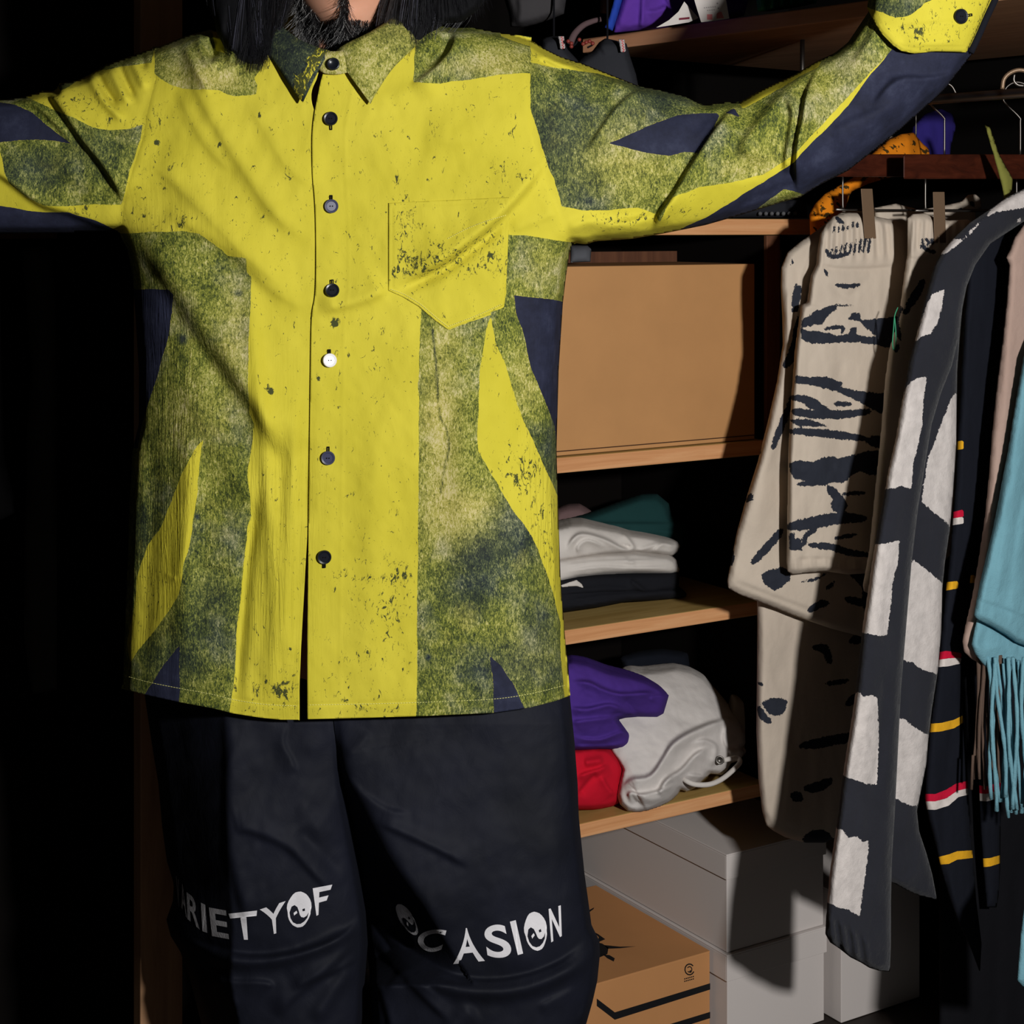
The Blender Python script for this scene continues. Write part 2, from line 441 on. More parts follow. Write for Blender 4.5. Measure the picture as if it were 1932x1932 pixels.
# ---- back shelving unit (behind the person)
AR = a_at(1446, 0.0); AL = a_at(330, 0.0)
unit = uthing('shelving_unit', 'open birch shelving unit with four shelves behind the person', 'shelf', AL, 0.0)
for (z0, z1, ar) in ((.308, .331, AR), (.619, .643, AR), (.892, .917, AR)):
    shelf_board('shelf', AL, ar, 0, .44, z0, z1, M_birch, M_birchtop, unit)
shelf_board('shelf', AL, a_at(1531, 0.0), 0, .30, 1.268, 1.2955, M_birch, M_birchtop, unit)
mb = MB(); mb.ubox(AR, AR + .028, .006, .44, .302, 1.267); prop(mb.build('side_panel', M_black, unit), 'upright panel at the right end, painted black for shade')
mb = MB(); mb.ubox(AR - .001, AR + .029, -.002, .006, .302, 1.267); prop(mb.build('edge_strip', M_brown, unit, bevel=.001), 'dark brown front edge of the right panel')
mb = MB(); mb.ubox(AL - .060, AL, -.03, -.002, ZF, 2.35); prop(mb.build('side_panel', wood('post_birch', (142, 104, 74), (166, 126, 92), (180, 140, 104), .6, (40, 40, 3)), unit, bevel=.002), 'tall dark brown upright post at the left end')
mb = MB(); mb.ubox(AL - .030, AL, -.002, .44, ZF, 2.35); prop(mb.build('side_panel', M_black, unit), 'upright panel at the left end, painted black for shade')
mb = MB(); mb.ubox(AL, AR, .425, .44, .308, 1.268); mb.build('back_panel', M_black, unit)
mb = MB(); mb.ubox(a_at(1000, .25), a_at(1475, .25), .25, .268, 1.2145, 1.2375); prop(mb.build('rear_batten', M_brown, unit), 'dark batten behind the top of the cardboard box')

# ---- side shelf with rail (right), frame: along -N towards the viewer, depth along U
TS = (0.200, 2.950); TV = ((0.528 - .200), (2.53 - 2.95)); tl = math.hypot(*TV); TV = (TV[0] / tl, TV[1] / tl); TD = (-TV[1], TV[0])
def TP(s, d, z): return (TS[0] + TV[0] * s + TD[0] * d, TS[1] + TV[1] * s + TD[1] * d, z)
wsh = thing('wall_shelf', 'high reddish wooden shelf running along the right side above the clothes rail', 'shelf', TP(-.2, 0, 1.594))
def tboard(name, s0, s1, d0, d1, z0, z1, m1, m2, parent, label=None):
    me = bpy.data.meshes.new(name); L = s1 - s0; D = d1 - d0; H = z1 - z0
    V = [(0, 0, 0), (L, 0, 0), (L, D, 0), (0, D, 0), (0, 0, H), (L, 0, H), (L, D, H), (0, D, H)]
    me.from_pydata(V, [], [(3, 2, 1, 0), (4, 5, 6, 7), (0, 1, 5, 4), (1, 2, 6, 5), (2, 3, 7, 6), (3, 0, 4, 7)])
    me.materials.append(m1); me.materials.append(m2); me.polygons[0].material_index = 1; me.polygons[1].material_index = 1
    o = bpy.data.objects.new(name, me); COL.objects.link(o); o.parent = parent
    o.location = Vector(TP(s0, d0, z0)) - wpos(parent); o.rotation_euler = (0, 0, math.atan2(TV[1], TV[0]))
    mm = o.modifiers.new('bevel', 'BEVEL'); mm.width = .002; mm.segments = 2
    if label: o['label'] = label
    return o
M_under = wood('underside', (150, 108, 76), (168, 124, 90), (184, 140, 104), .6, (4, 40, 40))
tboard('shelf', -.12, 1.5, 0, .66, 1.594, 1.6195, M_redwood, M_under, wsh)
tboard('support_board', .62, 1.5, .36, .385, 1.505, 1.530, M_brown, M_brown, wsh)
rail = thing('clothes_rail', 'slim metal clothes rail below the high shelf', 'rail', TP(.7, .13, 1.478))
M_metal = plain('steel', (118, 114, 110), .42, .5, 1.0)
M_bronze = plain('antique_bronze', (128, 104, 82), .42, .5, 0.35, nscale=300, nstr=.15)
mb = MB(); mb.tube([TP(.25, .15, 1.478), TP(1.45, .15, 1.478)], .0075, 12); mb.build('pole', M_metal, rail, True)
mb = MB()
mb.tube([TP(.27, .15, 1.478), TP(.27, .15, 1.594)], .004, 8); mb.build('bracket', M_metal, rail, True)
mb = MB(); mb.tube([TP(1.40, .15, 1.478), TP(1.40, .15, 1.594)], .004, 8); mb.build('bracket', M_metal, rail, True)

# ================================================================ WHITE AND CARDBOARD BOXES
M_white = plain('white_card', (206, 198, 194), .55, .3, nscale=400, nstr=.05)
M_kraft = plain('kraft', (188, 134, 86), .8, .15, nscale=500, nstr=.08, vary=.04)
M_kraft2 = plain('kraft_pale', (184, 136, 88), .8, .15, nscale=500, nstr=.08, vary=.05)
M_ink = plain('black_ink', (22, 22, 24), .6, .2)
def corner(px, Y): return ((px - CX) * Y / F, Y)
def lbox(mb, c, la, lb, z0, z1, ia=0., ib=0.):
    """box from its near corner c: la metres along U, lb metres along N"""
    P = lambda a, b_, z: (c[0] + U[0] * a + N[0] * b_, c[1] + U[1] * a + N[1] * b_, z)
    mb.hexa([P(ia, ib, z0), P(la - ia, ib, z0), P(la - ia, lb - ib, z0), P(ia, lb - ib, z0), P(ia, ib, z1), P(la - ia, ib, z1), P(la - ia, lb - ib, z1), P(ia, lb - ib, z1)])
def lidded(name, label, c, la, lb, z0, z1, lid):
    t = thing(name, label, 'box', (c[0], c[1], z0), group='white lidded boxes on the floor')
    m = MB(); lbox(m, c, la, lb, z0, z1 - .004, .002, .002); m.build('box_body', M_white, t, bevel=.0012)
    m = MB()
    P = lambda a, b_, z: (c[0] + U[0] * a + N[0] * b_, c[1] + U[1] * a + N[1] * b_, z)
    # lid: a real cap with walls
    e = .0015; k = .001
    for (a0, a1, b0, b1, zz0, zz1) in ((-e, la + e, -e, lb + e, z1 - .003, z1), (-e, la + e, -e, k, z1 - lid, z1 - .003), (-e, la + e, lb - k, lb + e, z1 - lid, z1 - .003), (-e, k, k, lb - k, z1 - lid, z1 - .003), (la - k, la + e, k, lb - k, z1 - lid, z1 - .003)):
        m.hexa([P(a0, b0, zz0), P(a1, b0, zz0), P(a1, b1, zz0), P(a0, b1, zz0), P(a0, b0, zz1), P(a1, b0, zz1), P(a1, b1, zz1), P(a0, b1, zz1)])
    m.build('lid', M_white, t, bevel=.0008)
    return t
c1 = corner(1371, 2.87)
c2 = corner(1372, 2.866)
zb1 = CZ - (1800 - HY) * 2.87 / F
lidded('white_box', 'white lidded box topmost of the stack under the lowest shelf', c1, .222, .47, zb1 + .001, CZ - (1612 - HY) * 2.87 / F, .043)
lidded('white_box', 'white lidded box at the bottom of the stack beside the chevron carton', c2, .222, .48, ZF + .001, zb1, .045)
c3 = corner(1587, 2.97)
lidded('white_box', 'shaded white lidded box behind the hanging sleeve, right of the stack', c3, .195, .25, ZF + .001, CZ - (1688 - HY) * 2.97 / F, .036)
# carton with chevrons, beside the white stack
c2l = (c2[0] - U[0] * .005, c2[1] - U[1] * .005); q_ = (1341 - CX) / F      # on the white box's left face
t_ = (q_ * c2l[1] - c2l[0]) / (N[0] - q_ * N[1]); cc = (c2l[0] + N[0] * t_, c2l[1] + N[1] * t_)
zt = CZ - (1795 - HY) * cc[1] / F
cl = .36
c4 = (cc[0] - U[0] * cl, cc[1] - U[1] * cl)
crt = thing('chevron_carton', 'low brown carton with black chevron stripes beside the white boxes', 'box', (c4[0], c4[1], ZF))
m = MB(); lbox(m, c4, cl - .002, .34, ZF + .001, zt); m.build('box_body', M_kraft, crt, bevel=.001)
m = MB(); lbox(m, c4, cl - .002, .34, zt, zt + .0015, .0, .0); m.build('top_flap', M_kraft, crt)
def on_front(px, py, c=cc, off=.0004):   # pixel -> point on the carton's front face
    q = (px - CX) / F; x0, y0 = c[0] - N[0] * off, c[1] - N[1] * off
    a = (q * y0 - x0) / (U[0] - q * U[1]); x = x0 + a * U[0]; y = y0 + a * U[1]
    return (x, y, CZ + (HY - py) * y / F)
def on_top(px, py, z): y = (CZ - z) * F / (py - HY); return ((px - CX) * y / F, y, z)
def decal(name, quads, mat, parent, fn):
    m = MB()
    for q in quads: m.add([fn(*p) for p in q], [tuple(range(len(q)))[::-1]])
    return m.build(name, mat, parent, recalc=False)
decal('printed_stripe', [[(1126, 1884), (1160, 1910), (1160, 1924), (1126, 1898)], [(1160, 1910), (1340, 1855), (1340, 1867), (1160, 1924)]], M_ink, crt, on_front)
decal('printed_stripe', [[(1130, 1942), (1160, 1964), (1160, 1978), (1130, 1956)], [(1160, 1964), (1340, 1909), (1340, 1921), (1160, 1978)]], M_ink, crt, on_front)
def ringq(cx, cy, r0, r1, a0, a1, n=10, sx=.85):
    L = []
    for i in range(n):
        u, v = a0 + (a1 - a0) * i / n, a0 + (a1 - a0) * (i + 1) / n
        L.append([(cx + sx * r0 * math.cos(u), cy + r0 * math.sin(u)), (cx + sx * r1 * math.cos(u), cy + r1 * math.sin(u)), (cx + sx * r1 * math.cos(v), cy + r1 * math.sin(v)), (cx + sx * r0 * math.cos(v), cy + r0 * math.sin(v))])
    return L
lg = ringq(1301, 1829, 9, 11.5, .4, 5.6) + ringq(1301, 1829, 4.2, 6.2, -2.6, 2.4) + ringq(1303, 1833, 1, 2.6, 0, 6.28, 8)
for k, yy in enumerate((1846, 1850.5)): lg += [[(1291 + 3.2 * i, yy - .28 * (3.2 * i)), (1293.2 + 3.2 * i, yy - .28 * (3.2 * i + 2)), (1293.2 + 3.2 * i, yy + 2.4 - .28 * (3.2 * i + 2)), (1291 + 3.2 * i, yy + 2.4 - .28 * (3.2 * i))] for i in range(6)]
prop(decal('recycling_mark', lg, M_ink, crt, on_front), 'small round printed mark with two lines of tiny print')
tz = zt + .0019
sp = [[(1118, 1776), (1136, 1780), (1148, 1788), (1146, 1800), (1132, 1806), (1118, 1800)], [(1140, 1783), (1170, 1786), (1200, 1785.5), (1170, 1789), (1146, 1790)], [(1128, 1778), (1142, 1772), (1128, 1762), (1118, 1757), (1130, 1768)], [(1138, 1801), (1150, 1802), (1160, 1808), (1158, 1814), (1146, 1808)], [(1110, 1718), (1121, 1712), (1120, 1715), (1112, 1721)]]
prop(decal('printed_drawing', sp[:4], M_ink, crt, lambda x, y: on_top(x, y, tz)), 'black ink sketch with long thin feelers on the carton top')['kind'] = 'stuff'
decal('printed_mark', sp[4:], M_ink, crt, lambda x, y: on_top(x, y, tz))

# big cardboard box on the third shelf
a0 = a_at(985, .012); a1 = a_at(1424, .012)
bx = uthing('cardboard_box', 'large plain brown cardboard box on the middle shelf', 'box', a0, .012, .917)
m = MB(); m.ubox(a0, a1, .012, .235, .918, 1.2185); m.build('box_body', M_kraft2, bx, bevel=.0015)
m = MB(); m.ubox(a0, a1 + .0005, .0105, .012, .9245, .926); m.build('bottom_seam', plain('seam', (70, 46, 30), .9), bx)
m = MB(); m.ubox(a1 + .0004, a1 + .006, .02, .23, .93, 1.2185); prop(m.build('side_flap', plain('grey_green_card', (52, 56, 48), .85), bx, bevel=.001), 'dark grey-green side flap')
# ================================================================ PERSON
PX0 = (640 - CX) * 2.1 / F
person = thing('person', 'person with long black hair and beard, arms outstretched, in a yellow moss-print shirt', 'person', (PX0, 2.10, ZF))

# ---- skin
t = NT('skin', .5, .35)
sk = t.mix(t.maprange(t.noise(18, 5), .3, .7), lin((196, 138, 112)), lin((214, 160, 132)))
t.b.inputs['Subsurface Weight'].default_value = .08; t.b.inputs['Subsurface Radius'].default_value = (.01, .004, .002)
M_skin = t.out(sk, t.bump(t.noise(700, 3), .12, .0006))
# ---- the printed cotton
SHIRT_LAYERS = [
 ('moss', [(285, 60), (292, 95), (292, 138), (303, 148), (325, 162), (345, 168), (380, 168), (412, 170), (430, 178), (442, 181), (470, 181), (484, 178), (486, 160), (480, 148), (492, 128), (520, 60), (520, 0), (285, 0)]),
 ('yellow', [(400, 60), (415, 60), (425, 100), (408, 96)]),
 ('moss', [(781, 108), (779, 156), (830, 157), (870, 152), (935, 142), (1001, 138), (1003, 60), (950, 40), (850, 30), (790, 60)]),
 ('yellow', [(945, 55), (1010, 75), (1200, 150), (1330, 198), (1320, 204), (1190, 162), (1130, 142), (1060, 130), (1001, 119), (1000, 88), (946, 68)]),
 ('moss', [(1001, 119), (1060, 130), (1130, 139), (1190, 158), (1300, 180), (1400, 188), (1392, 196), (1362, 238), (1320, 300), (1275, 362), (1243, 420), (1236, 404), (1205, 393), (1150, 396), (1100, 397), (1061, 391), (1048, 350), (1020, 270), (1001, 200)]),
 ('moss', [(252, 440), (300, 438), (345, 436), (375, 441), (400, 458), (430, 482), (463, 487), (465, 513), (474, 522), (472, 600), (468, 700), (471, 780), (480, 800), (474, 850), (466, 900), (472, 940), (474, 975), (466, 1000), (459, 1080), (452, 1140), (446, 1200), (441, 1300), (434, 1330), (430, 1400), (200, 1400), (200, 440)]),
 ('yellow', [(383, 828), (376, 870), (372, 930), (362, 1010), (346, 1072), (338, 1120), (322, 1150), (300, 1180), (262, 1226), (246, 1250), (240, 1215), (252, 1150), (258, 1090), (278, 1030), (300, 1000), (318, 958), (340, 900), (365, 850)]),
 ('navy', [(200, 546), (262, 546), (318, 545), (327, 556), (325, 590), (316, 640), (300, 700), (280, 760), (268, 800), (261, 846), (200, 846)]),
 ('navy', [(340, 1214), (337, 1400), (240, 1400), (274, 1310), (300, 1268), (322, 1240)]),
 ('moss', [(796, 560), (845, 622), (925, 594), (915, 640), (906, 700), (904, 760), (900, 830), (902, 850), (930, 900), (965, 958), (1003, 1010), (1020, 1050), (1035, 1090), (1050, 1150), (1056, 1170), (1058, 1240), (1066, 1318), (1066, 1400), (785, 1400), (787, 1200), (789, 1000), (790, 840), (790, 700)]),
 ('moss', [(958, 443), (1000, 445), (1085, 460), (1090, 560), (1075, 820), (1064, 960), (1050, 930), (1030, 886), (1005, 830), (985, 790), (970, 740), (955, 690), (935, 645), (928, 610), (925, 590), (950, 580), (956, 550)]),
 ('navy', [(970, 557), (1020, 562), (1100, 574), (1100, 840), (1050, 830), (1045, 800), (1030, 760), (1012, 715), (1000, 690), (992, 650), (985, 620), (973, 590)]),
 ('navy', [(925, 1238), (930, 1290), (934, 1400), (1000, 1400), (990, 1336), (968, 1290), (945, 1255)]),
 # right sleeve
 ('navy', [(1148, 271), (1190, 252), (1235, 232), (1280, 218), (1322, 213), (1352, 212), (1357, 218), (1340, 255), (1318, 290), (1290, 287), (1262, 294), (1225, 288), (1180, 278)]),
 ('moss', [(1392, 196), (1430, 172), (1530, 118), (1560, 100), (1620, 50), (1640, 10), (1760, 60), (1665, 118), (1640, 150), (1580, 205), (1504, 290), (1478, 305), (1440, 330), (1380, 345), (1320, 352), (1268, 374), (1290, 340), (1330, 280), (1362, 235)]),
 ('yellow', [(1395, 195), (1430, 168), (1530, 112), (1560, 95), (1545, 126), (1500, 150), (1450, 180), (1400, 205)]),
 ('yellow', [(1640, 140), (1670, 108), (1680, 118), (1600, 210), (1510, 294), (1500, 290)]),
 ('navy', [(1365, 215), (1385, 205), (1396, 222), (1380, 216)]),
 ('navy', [(1686, 90), (1900, 90), (1830, 200), (1780, 240), (1700, 300), (1600, 360), (1500, 400), (1250, 460), (1280, 434), (1330, 412), (1390, 375), (1440, 345), (1500, 305), (1510, 292), (1540, 262), (1600, 200), (1640, 145)]),
 ('moss', [(1500, 400), (1420, 420), (1420, 400), (1460, 372), (1480, 358), (1502, 362), (1540, 372)]),
 # left sleeve
 ('moss', [(110, 160), (170, 136), (240, 100), (292, 84), (286, 118), (240, 124), (180, 135), (150, 150), (112, 172)]),
 ('moss', [(-60, 180), (0, 180), (48, 182), (85, 200), (130, 218), (165, 237), (205, 246), (245, 243), (268, 233), (266, 262), (246, 320), (236, 360), (230, 386), (180, 386), (125, 390), (85, 388), (50, 372), (18, 345), (8, 325), (2, 290), (-10, 268), (-60, 268)]),
 ('navy', [(-300, 190), (0, 192), (30, 198), (62, 214), (92, 238), (118, 258), (138, 272), (105, 265), (60, 264), (0, 268), (-300, 280)]),
 ('navy', [(-300, 390), (0, 388), (60, 398), (130, 402), (178, 415), (225, 436), (225, 470), (-300, 470)]),
]
COLLAR_L = [('moss', [(400, 0), (700, 0), (640, 90), (612, 140), (585, 195), (560, 200), (500, 120)]), ('yellow', [(575, 130), (600, 90), (625, 90), (590, 170), (575, 195), (540, 150)])]
_lay = layers(SHIRT_LAYERS)
def blobs(X, Y, L):
    r = np.zeros(X.shape)
    for (x, y, rx, ry, a) in L: r += a * np.exp(-((X - x) / rx) ** 2 - ((Y - y) / ry) ** 2)
    return r
TAN = [(410, 150, 60, 30, .8), (340, 160, 20, 12, .5), (450, 650, 35, 120, .5), (350, 800, 60, 60, .35), (830, 800, 40, 160, .85), (860, 970, 70, 60, .7), (1180, 300, 90, 70, .45), (1440, 320, 60, 40, .5), (900, 125, 80, 20, .5), (1020, 500, 50, 60, .35), (990, 720, 30, 60, .4), (330, 120, 60, 40, .35), (960, 110, 60, 30, .4), (1560, 180, 60, 60, .3), (1620, 120, 40, 30, .4), (840, 640, 60, 30, .2), (1000, 1230, 60, 60, .2), (345, 600, 40, 60, .2)]
DRK = [(910, 1040, 60, 60, .8), (880, 1120, 60, 40, .5), (1000, 1000, 50, 70, .6), (960, 1260, 120, 50, .55), (1010, 1180, 40, 60, .5), (1060, 250, 80, 90, .7), (1240, 190, 80, 40, .6), (1100, 370, 60, 40, .4), (60, 320, 70, 40, .6), (180, 280, 60, 50, .35), (330, 1250, 60, 50, .5), (400, 1150, 50, 90, .4), (1040, 860, 20, 60, .6), (270, 1000, 30, 80, .4), (1690, 15, 60, 25, .6), (350, 1000, 30, 50, .2), (1000, 360, 20, 20, 0)]
DNS = [(760, 400, 25, 45, .5), (770, 480, 30, 40, .5), (850, 480, 70, 28, .55), (800, 515, 60, 18, .5), (920, 440, 50, 30, .3), (940, 500, 30, 40, .35), (745, 1150, 50, 90, .5), (760, 1080, 20, 25, .4), (700, 1090, 60, 7, .6), (520, 1290, 60, 40, .5), (470, 1340, 60, 12, .4), (720, 1340, 70, 14, .5), (990, 890, 40, 60, .55), (1030, 1000, 25, 80, .35), (630, 605, 10, 12, .6), (310, 100, 30, 30, .2), (150, 190, 80, 30, .3), (200, 210, 60, 40, .2), (310, 420, 70, 30, .3), (950, 330, 50, 90, .15), (1170, 415, 70, 22, .4), (1280, 400, 50, 20, .3), (130, 400, 90, 14, .4), (1740, 60, 80, 40, .3), (310, 230, 30, 60, .15), (270, 320, 40, 60, .2), (660, 1270, 60, 60, .15), (280, 1130, 30, 90, .3), (1250, 185, 120, 25, .2), (1080, 120, 80, 14, .35), (700, 460, 20, 70, .12), (511, 739, 6, 7, 2.2), (296, 269, 5, 5, 2.2), (415, 272, 3, 4, 1.8), (490, 218, 4, 5, 1.6), (601, 713, 3, 5, 1.8), (633, 612, 7, 7, 1.3), (642, 768, 7, 3, 1.0), (320, 320, 8, 9, .9), (264, 352, 7, 6, .9), (340, 425, 10, 5, .8), (272, 408, 3, 3, 1.8), (548, 1224, 3, 3, 1.8), (527, 1305, 12, 9, .8), (660, 930, 9, 8, .7), (630, 1110, 4, 12, .7), (925, 480, 4, 6, 1.2), (950, 320, 4, 12, .9), (985, 335, 8, 10, .6), (760, 250, 2, 14, .9), (750, 340, 10, 8, .6), (600, 400, 400, 300, .03), (700, 1000, 120, 400, .03)]
def shirt_attrs(X, Y):
    w = 2.2
    Xw = X + fbm(X, Y, 26, 26, 0, 5, 2) * 5 * 1.0; Yw = Y + fbm(X, Y, 26, 26, 0, 9, 2) * 5 * 1.0
    A = _lay(Xw * .5 + X * .5, Yw * .5 + Y * .5)
    A.pop('yellow', None)
    A['tan'] = blobs(X, Y, TAN); A['drk'] = blobs(X, Y, DRK); A['dns'] = blobs(X, Y, DNS)
    A['drk'] = A['drk'] + 1.3 * np.exp(-(sdline(X, Y, [(816, 622), (820, 660), (824, 700), (827, 760), (832, 790), (844, 815), (846, 850), (838, 885), (832, 930)], 3) / 1.9) ** 2) + 1.2 * blobs(X, Y, [(450, 553, 6, 5, 1), (808, 1240, 4, 5, 1), (1114, 380, 5, 4, 1.2), (345, 640, 7, 8, .9), (372, 975, 4, 5, 1)])
    A['crk'] = np.clip(blobs(X, Y, [(330, 850, 110, 330, 1.0), (520, 1050, 70, 260, .55), (1040, 1050, 40, 300, .7), (1010, 820, 40, 200, .3)]), 0, 1)
    return A
def shirt_mat(name, mode=0):
    t = NT(name, .8, .18)
    ob = t.mapped()
    big = t.noise(7, 4, .6, ob); mid = t.noise(42, 5, .65, ob, .6)
    # yellow with soft mottling
    yel = t.mix(t.maprange(big, .35, .65), lin((186, 175, 48)), lin((198, 186, 58)))
    # speckle: sharp-edged flecks whose number follows the print's density
    w = t.noise(60, 3, .6, ob, 1.0); fib = t.noise(190, 4, .75, t.mapped((1, 1, .5), (0, .5, 0)), 1.2)
    dn = t.attr('dns')
    thr = t.math('SUBTRACT', t.math('ADD', .662, t.math('MULTIPLY', t.math('SUBTRACT', .5, w), .32)), t.math('MULTIPLY', dn, .20))
    fk = t.maprange(t.math('SUBTRACT', fib, thr), -.022, .035)
    fk.node.clamp = True
    yel = t.mix(fk, yel, lin((62, 66, 34)))
    # moss: short tangled fibres in dark green, olive, lime and straw
    f1 = t.math('MULTIPLY', t.math('ADD', t.noise(430, 2, .55, t.mapped((1, 1, .42), (0, .35, 0)), 1.1), t.noise(520, 2, .55, t.mapped((1, 1, .5), (0, -.5, 0)), 1.3)), .5)
    f2 = t.noise(32, 5, .62, ob, .4)
    tn = t.attr('tan'); dk = t.attr('drk')
    k = t.math('ADD', t.math('MULTIPLY', t.math('SUBTRACT', f1, .5), 2.0), t.math('MULTIPLY', t.math('SUBTRACT', f2, .5), .95))
    k = t.math('ADD', t.math('ADD', k, .54), t.math('SUBTRACT', t.math('MULTIPLY', tn, .26), t.math('MULTIPLY', dk, .30)))
    green = t.ramp(k, [(.12, lin((32, 40, 22))), (.36, lin((66, 76, 30))), (.54, lin((108, 114, 42))), (.72, lin((150, 150, 66))), (.92, lin((186, 178, 118)))])
    grey = t.ramp(k, [(.10, lin((30, 36, 42))), (.36, lin((50, 60, 54))), (.55, lin((86, 94, 70))), (.75, lin((132, 134, 102))), (.94, lin((172, 166, 138)))])
    straw = t.ramp(k, [(.2, lin((74, 76, 34))), (.45, lin((130, 126, 58))), (.68, lin((172, 162, 84))), (.92, lin((196, 182, 134)))])
    gm = t.math('ADD', t.maprange(t.noise(16, 4, .6, ob), .50, .68, 0, .8), dk, clamp=True)
    moss = t.mix(gm, green, grey)
    moss = t.mix(t.math('MULTIPLY', t.math('ADD', tn, t.maprange(t.noise(22, 3, .6, ob), .58, .75, 0, .4)), .85, clamp=True), moss, straw)
    spot = t.maprange(t.noise(120, 3, .7, ob, .5), .735, .76); spot.node.clamp = True
    moss = t.mix(spot, moss, lin((30, 38, 30)))
    nv = t.ramp(t.noise(26, 6, .7, ob), [(.3, lin((26, 28, 42))), (.55, lin((36, 39, 58))), (.8, lin((54, 58, 78)))])
    e = t.math('MULTIPLY', t.math('SUBTRACT', t.noise(260, 3, .7, ob), .5), 3.0)
    fm = t.math('LESS_THAN', t.math('ADD', t.attr('moss'), e), 0.0)
    fn = t.math('LESS_THAN', t.math('ADD', t.attr('navy'), t.math('MULTIPLY', e, .3)), 0.0)
    if mode == 1: col = moss
    else: col = t.mix(fn, t.mix(fm, yel, moss), nv)
    # crinkle along the flank, plain weave everywhere
    ck = t.noise(1.0, 4, .6, t.mapped((210, 60, 12), (0, .10, 0)), 1.2)
    nrm = t.bump(t.math('MULTIPLY', ck, t.attr('crk')), .75, .006)
    nrm = t.bump(t.noise(1.0, 4, .6, t.mapped((60, 60, 26), (0, .5, 0)), .8), .16, .004, prev=nrm)
    nrm = t.bump(t.noise(1500, 2, .6, ob), .16, .0005, prev=nrm)
    return t.out(col, nrm)
M_shirt = shirt_mat('printed_cotton'); M_mossc = shirt_mat('printed_cotton_moss', 1)

SIL = [(500, -60), (478, 25), (440, 66), (395, 56), (350, 68), (300, 88), (240, 108), (200, 122), (172, 138), (150, 150), (112, 158), (104, 172), (80, 172), (40, 184), (0, 188), (-100, 196), (-250, 205), (-400, 195), (-560, 175), (-620, 168),
       (-610, 300), (-560, 330), (-400, 395), (-250, 430), (-100, 442), (0, 441), (120, 440), (190, 437), (228, 436), (240, 470), (250, 520), (256, 600), (262, 700), (262, 800), (250, 850), (244, 950), (241, 1060), (237, 1150), (232, 1300), (232, 1700),
       (1076, 1700), (1073, 1315), (1066, 1200), (1058, 1100), (1053, 950), (1050, 850), (1054, 700), (1062, 572), (1068, 520), (1076, 470), (1080, 458), (1105, 461), (1125, 455), (1190, 451), (1250, 441), (1330, 425), (1400, 405), (1480, 380), (1510, 372), (1545, 350), (1600, 322), (1650, 283), (1700, 243), (1780, 172), (1832, 105), (1852, 60), (1880, 0), (1940, -130), (1955, -170),
       (1760, -210), (1720, -140), (1660, -40), (1641, 0), (1640, 20), (1600, 80), (1575, 100), (1540, 116), (1500, 140), (1430, 172), (1396, 193), (1370, 192), (1325, 198), (1295, 182), (1240, 168), (1205, 162), (1150, 140), (1100, 120), (1060, 108), (1020, 88), (1005, 78), (960, 64), (920, 57), (885, 50), (850, 52), (800, 40), (768, 25), (745, -60)]
SY = 2.085
HS = Field(SIL, 8, .105)
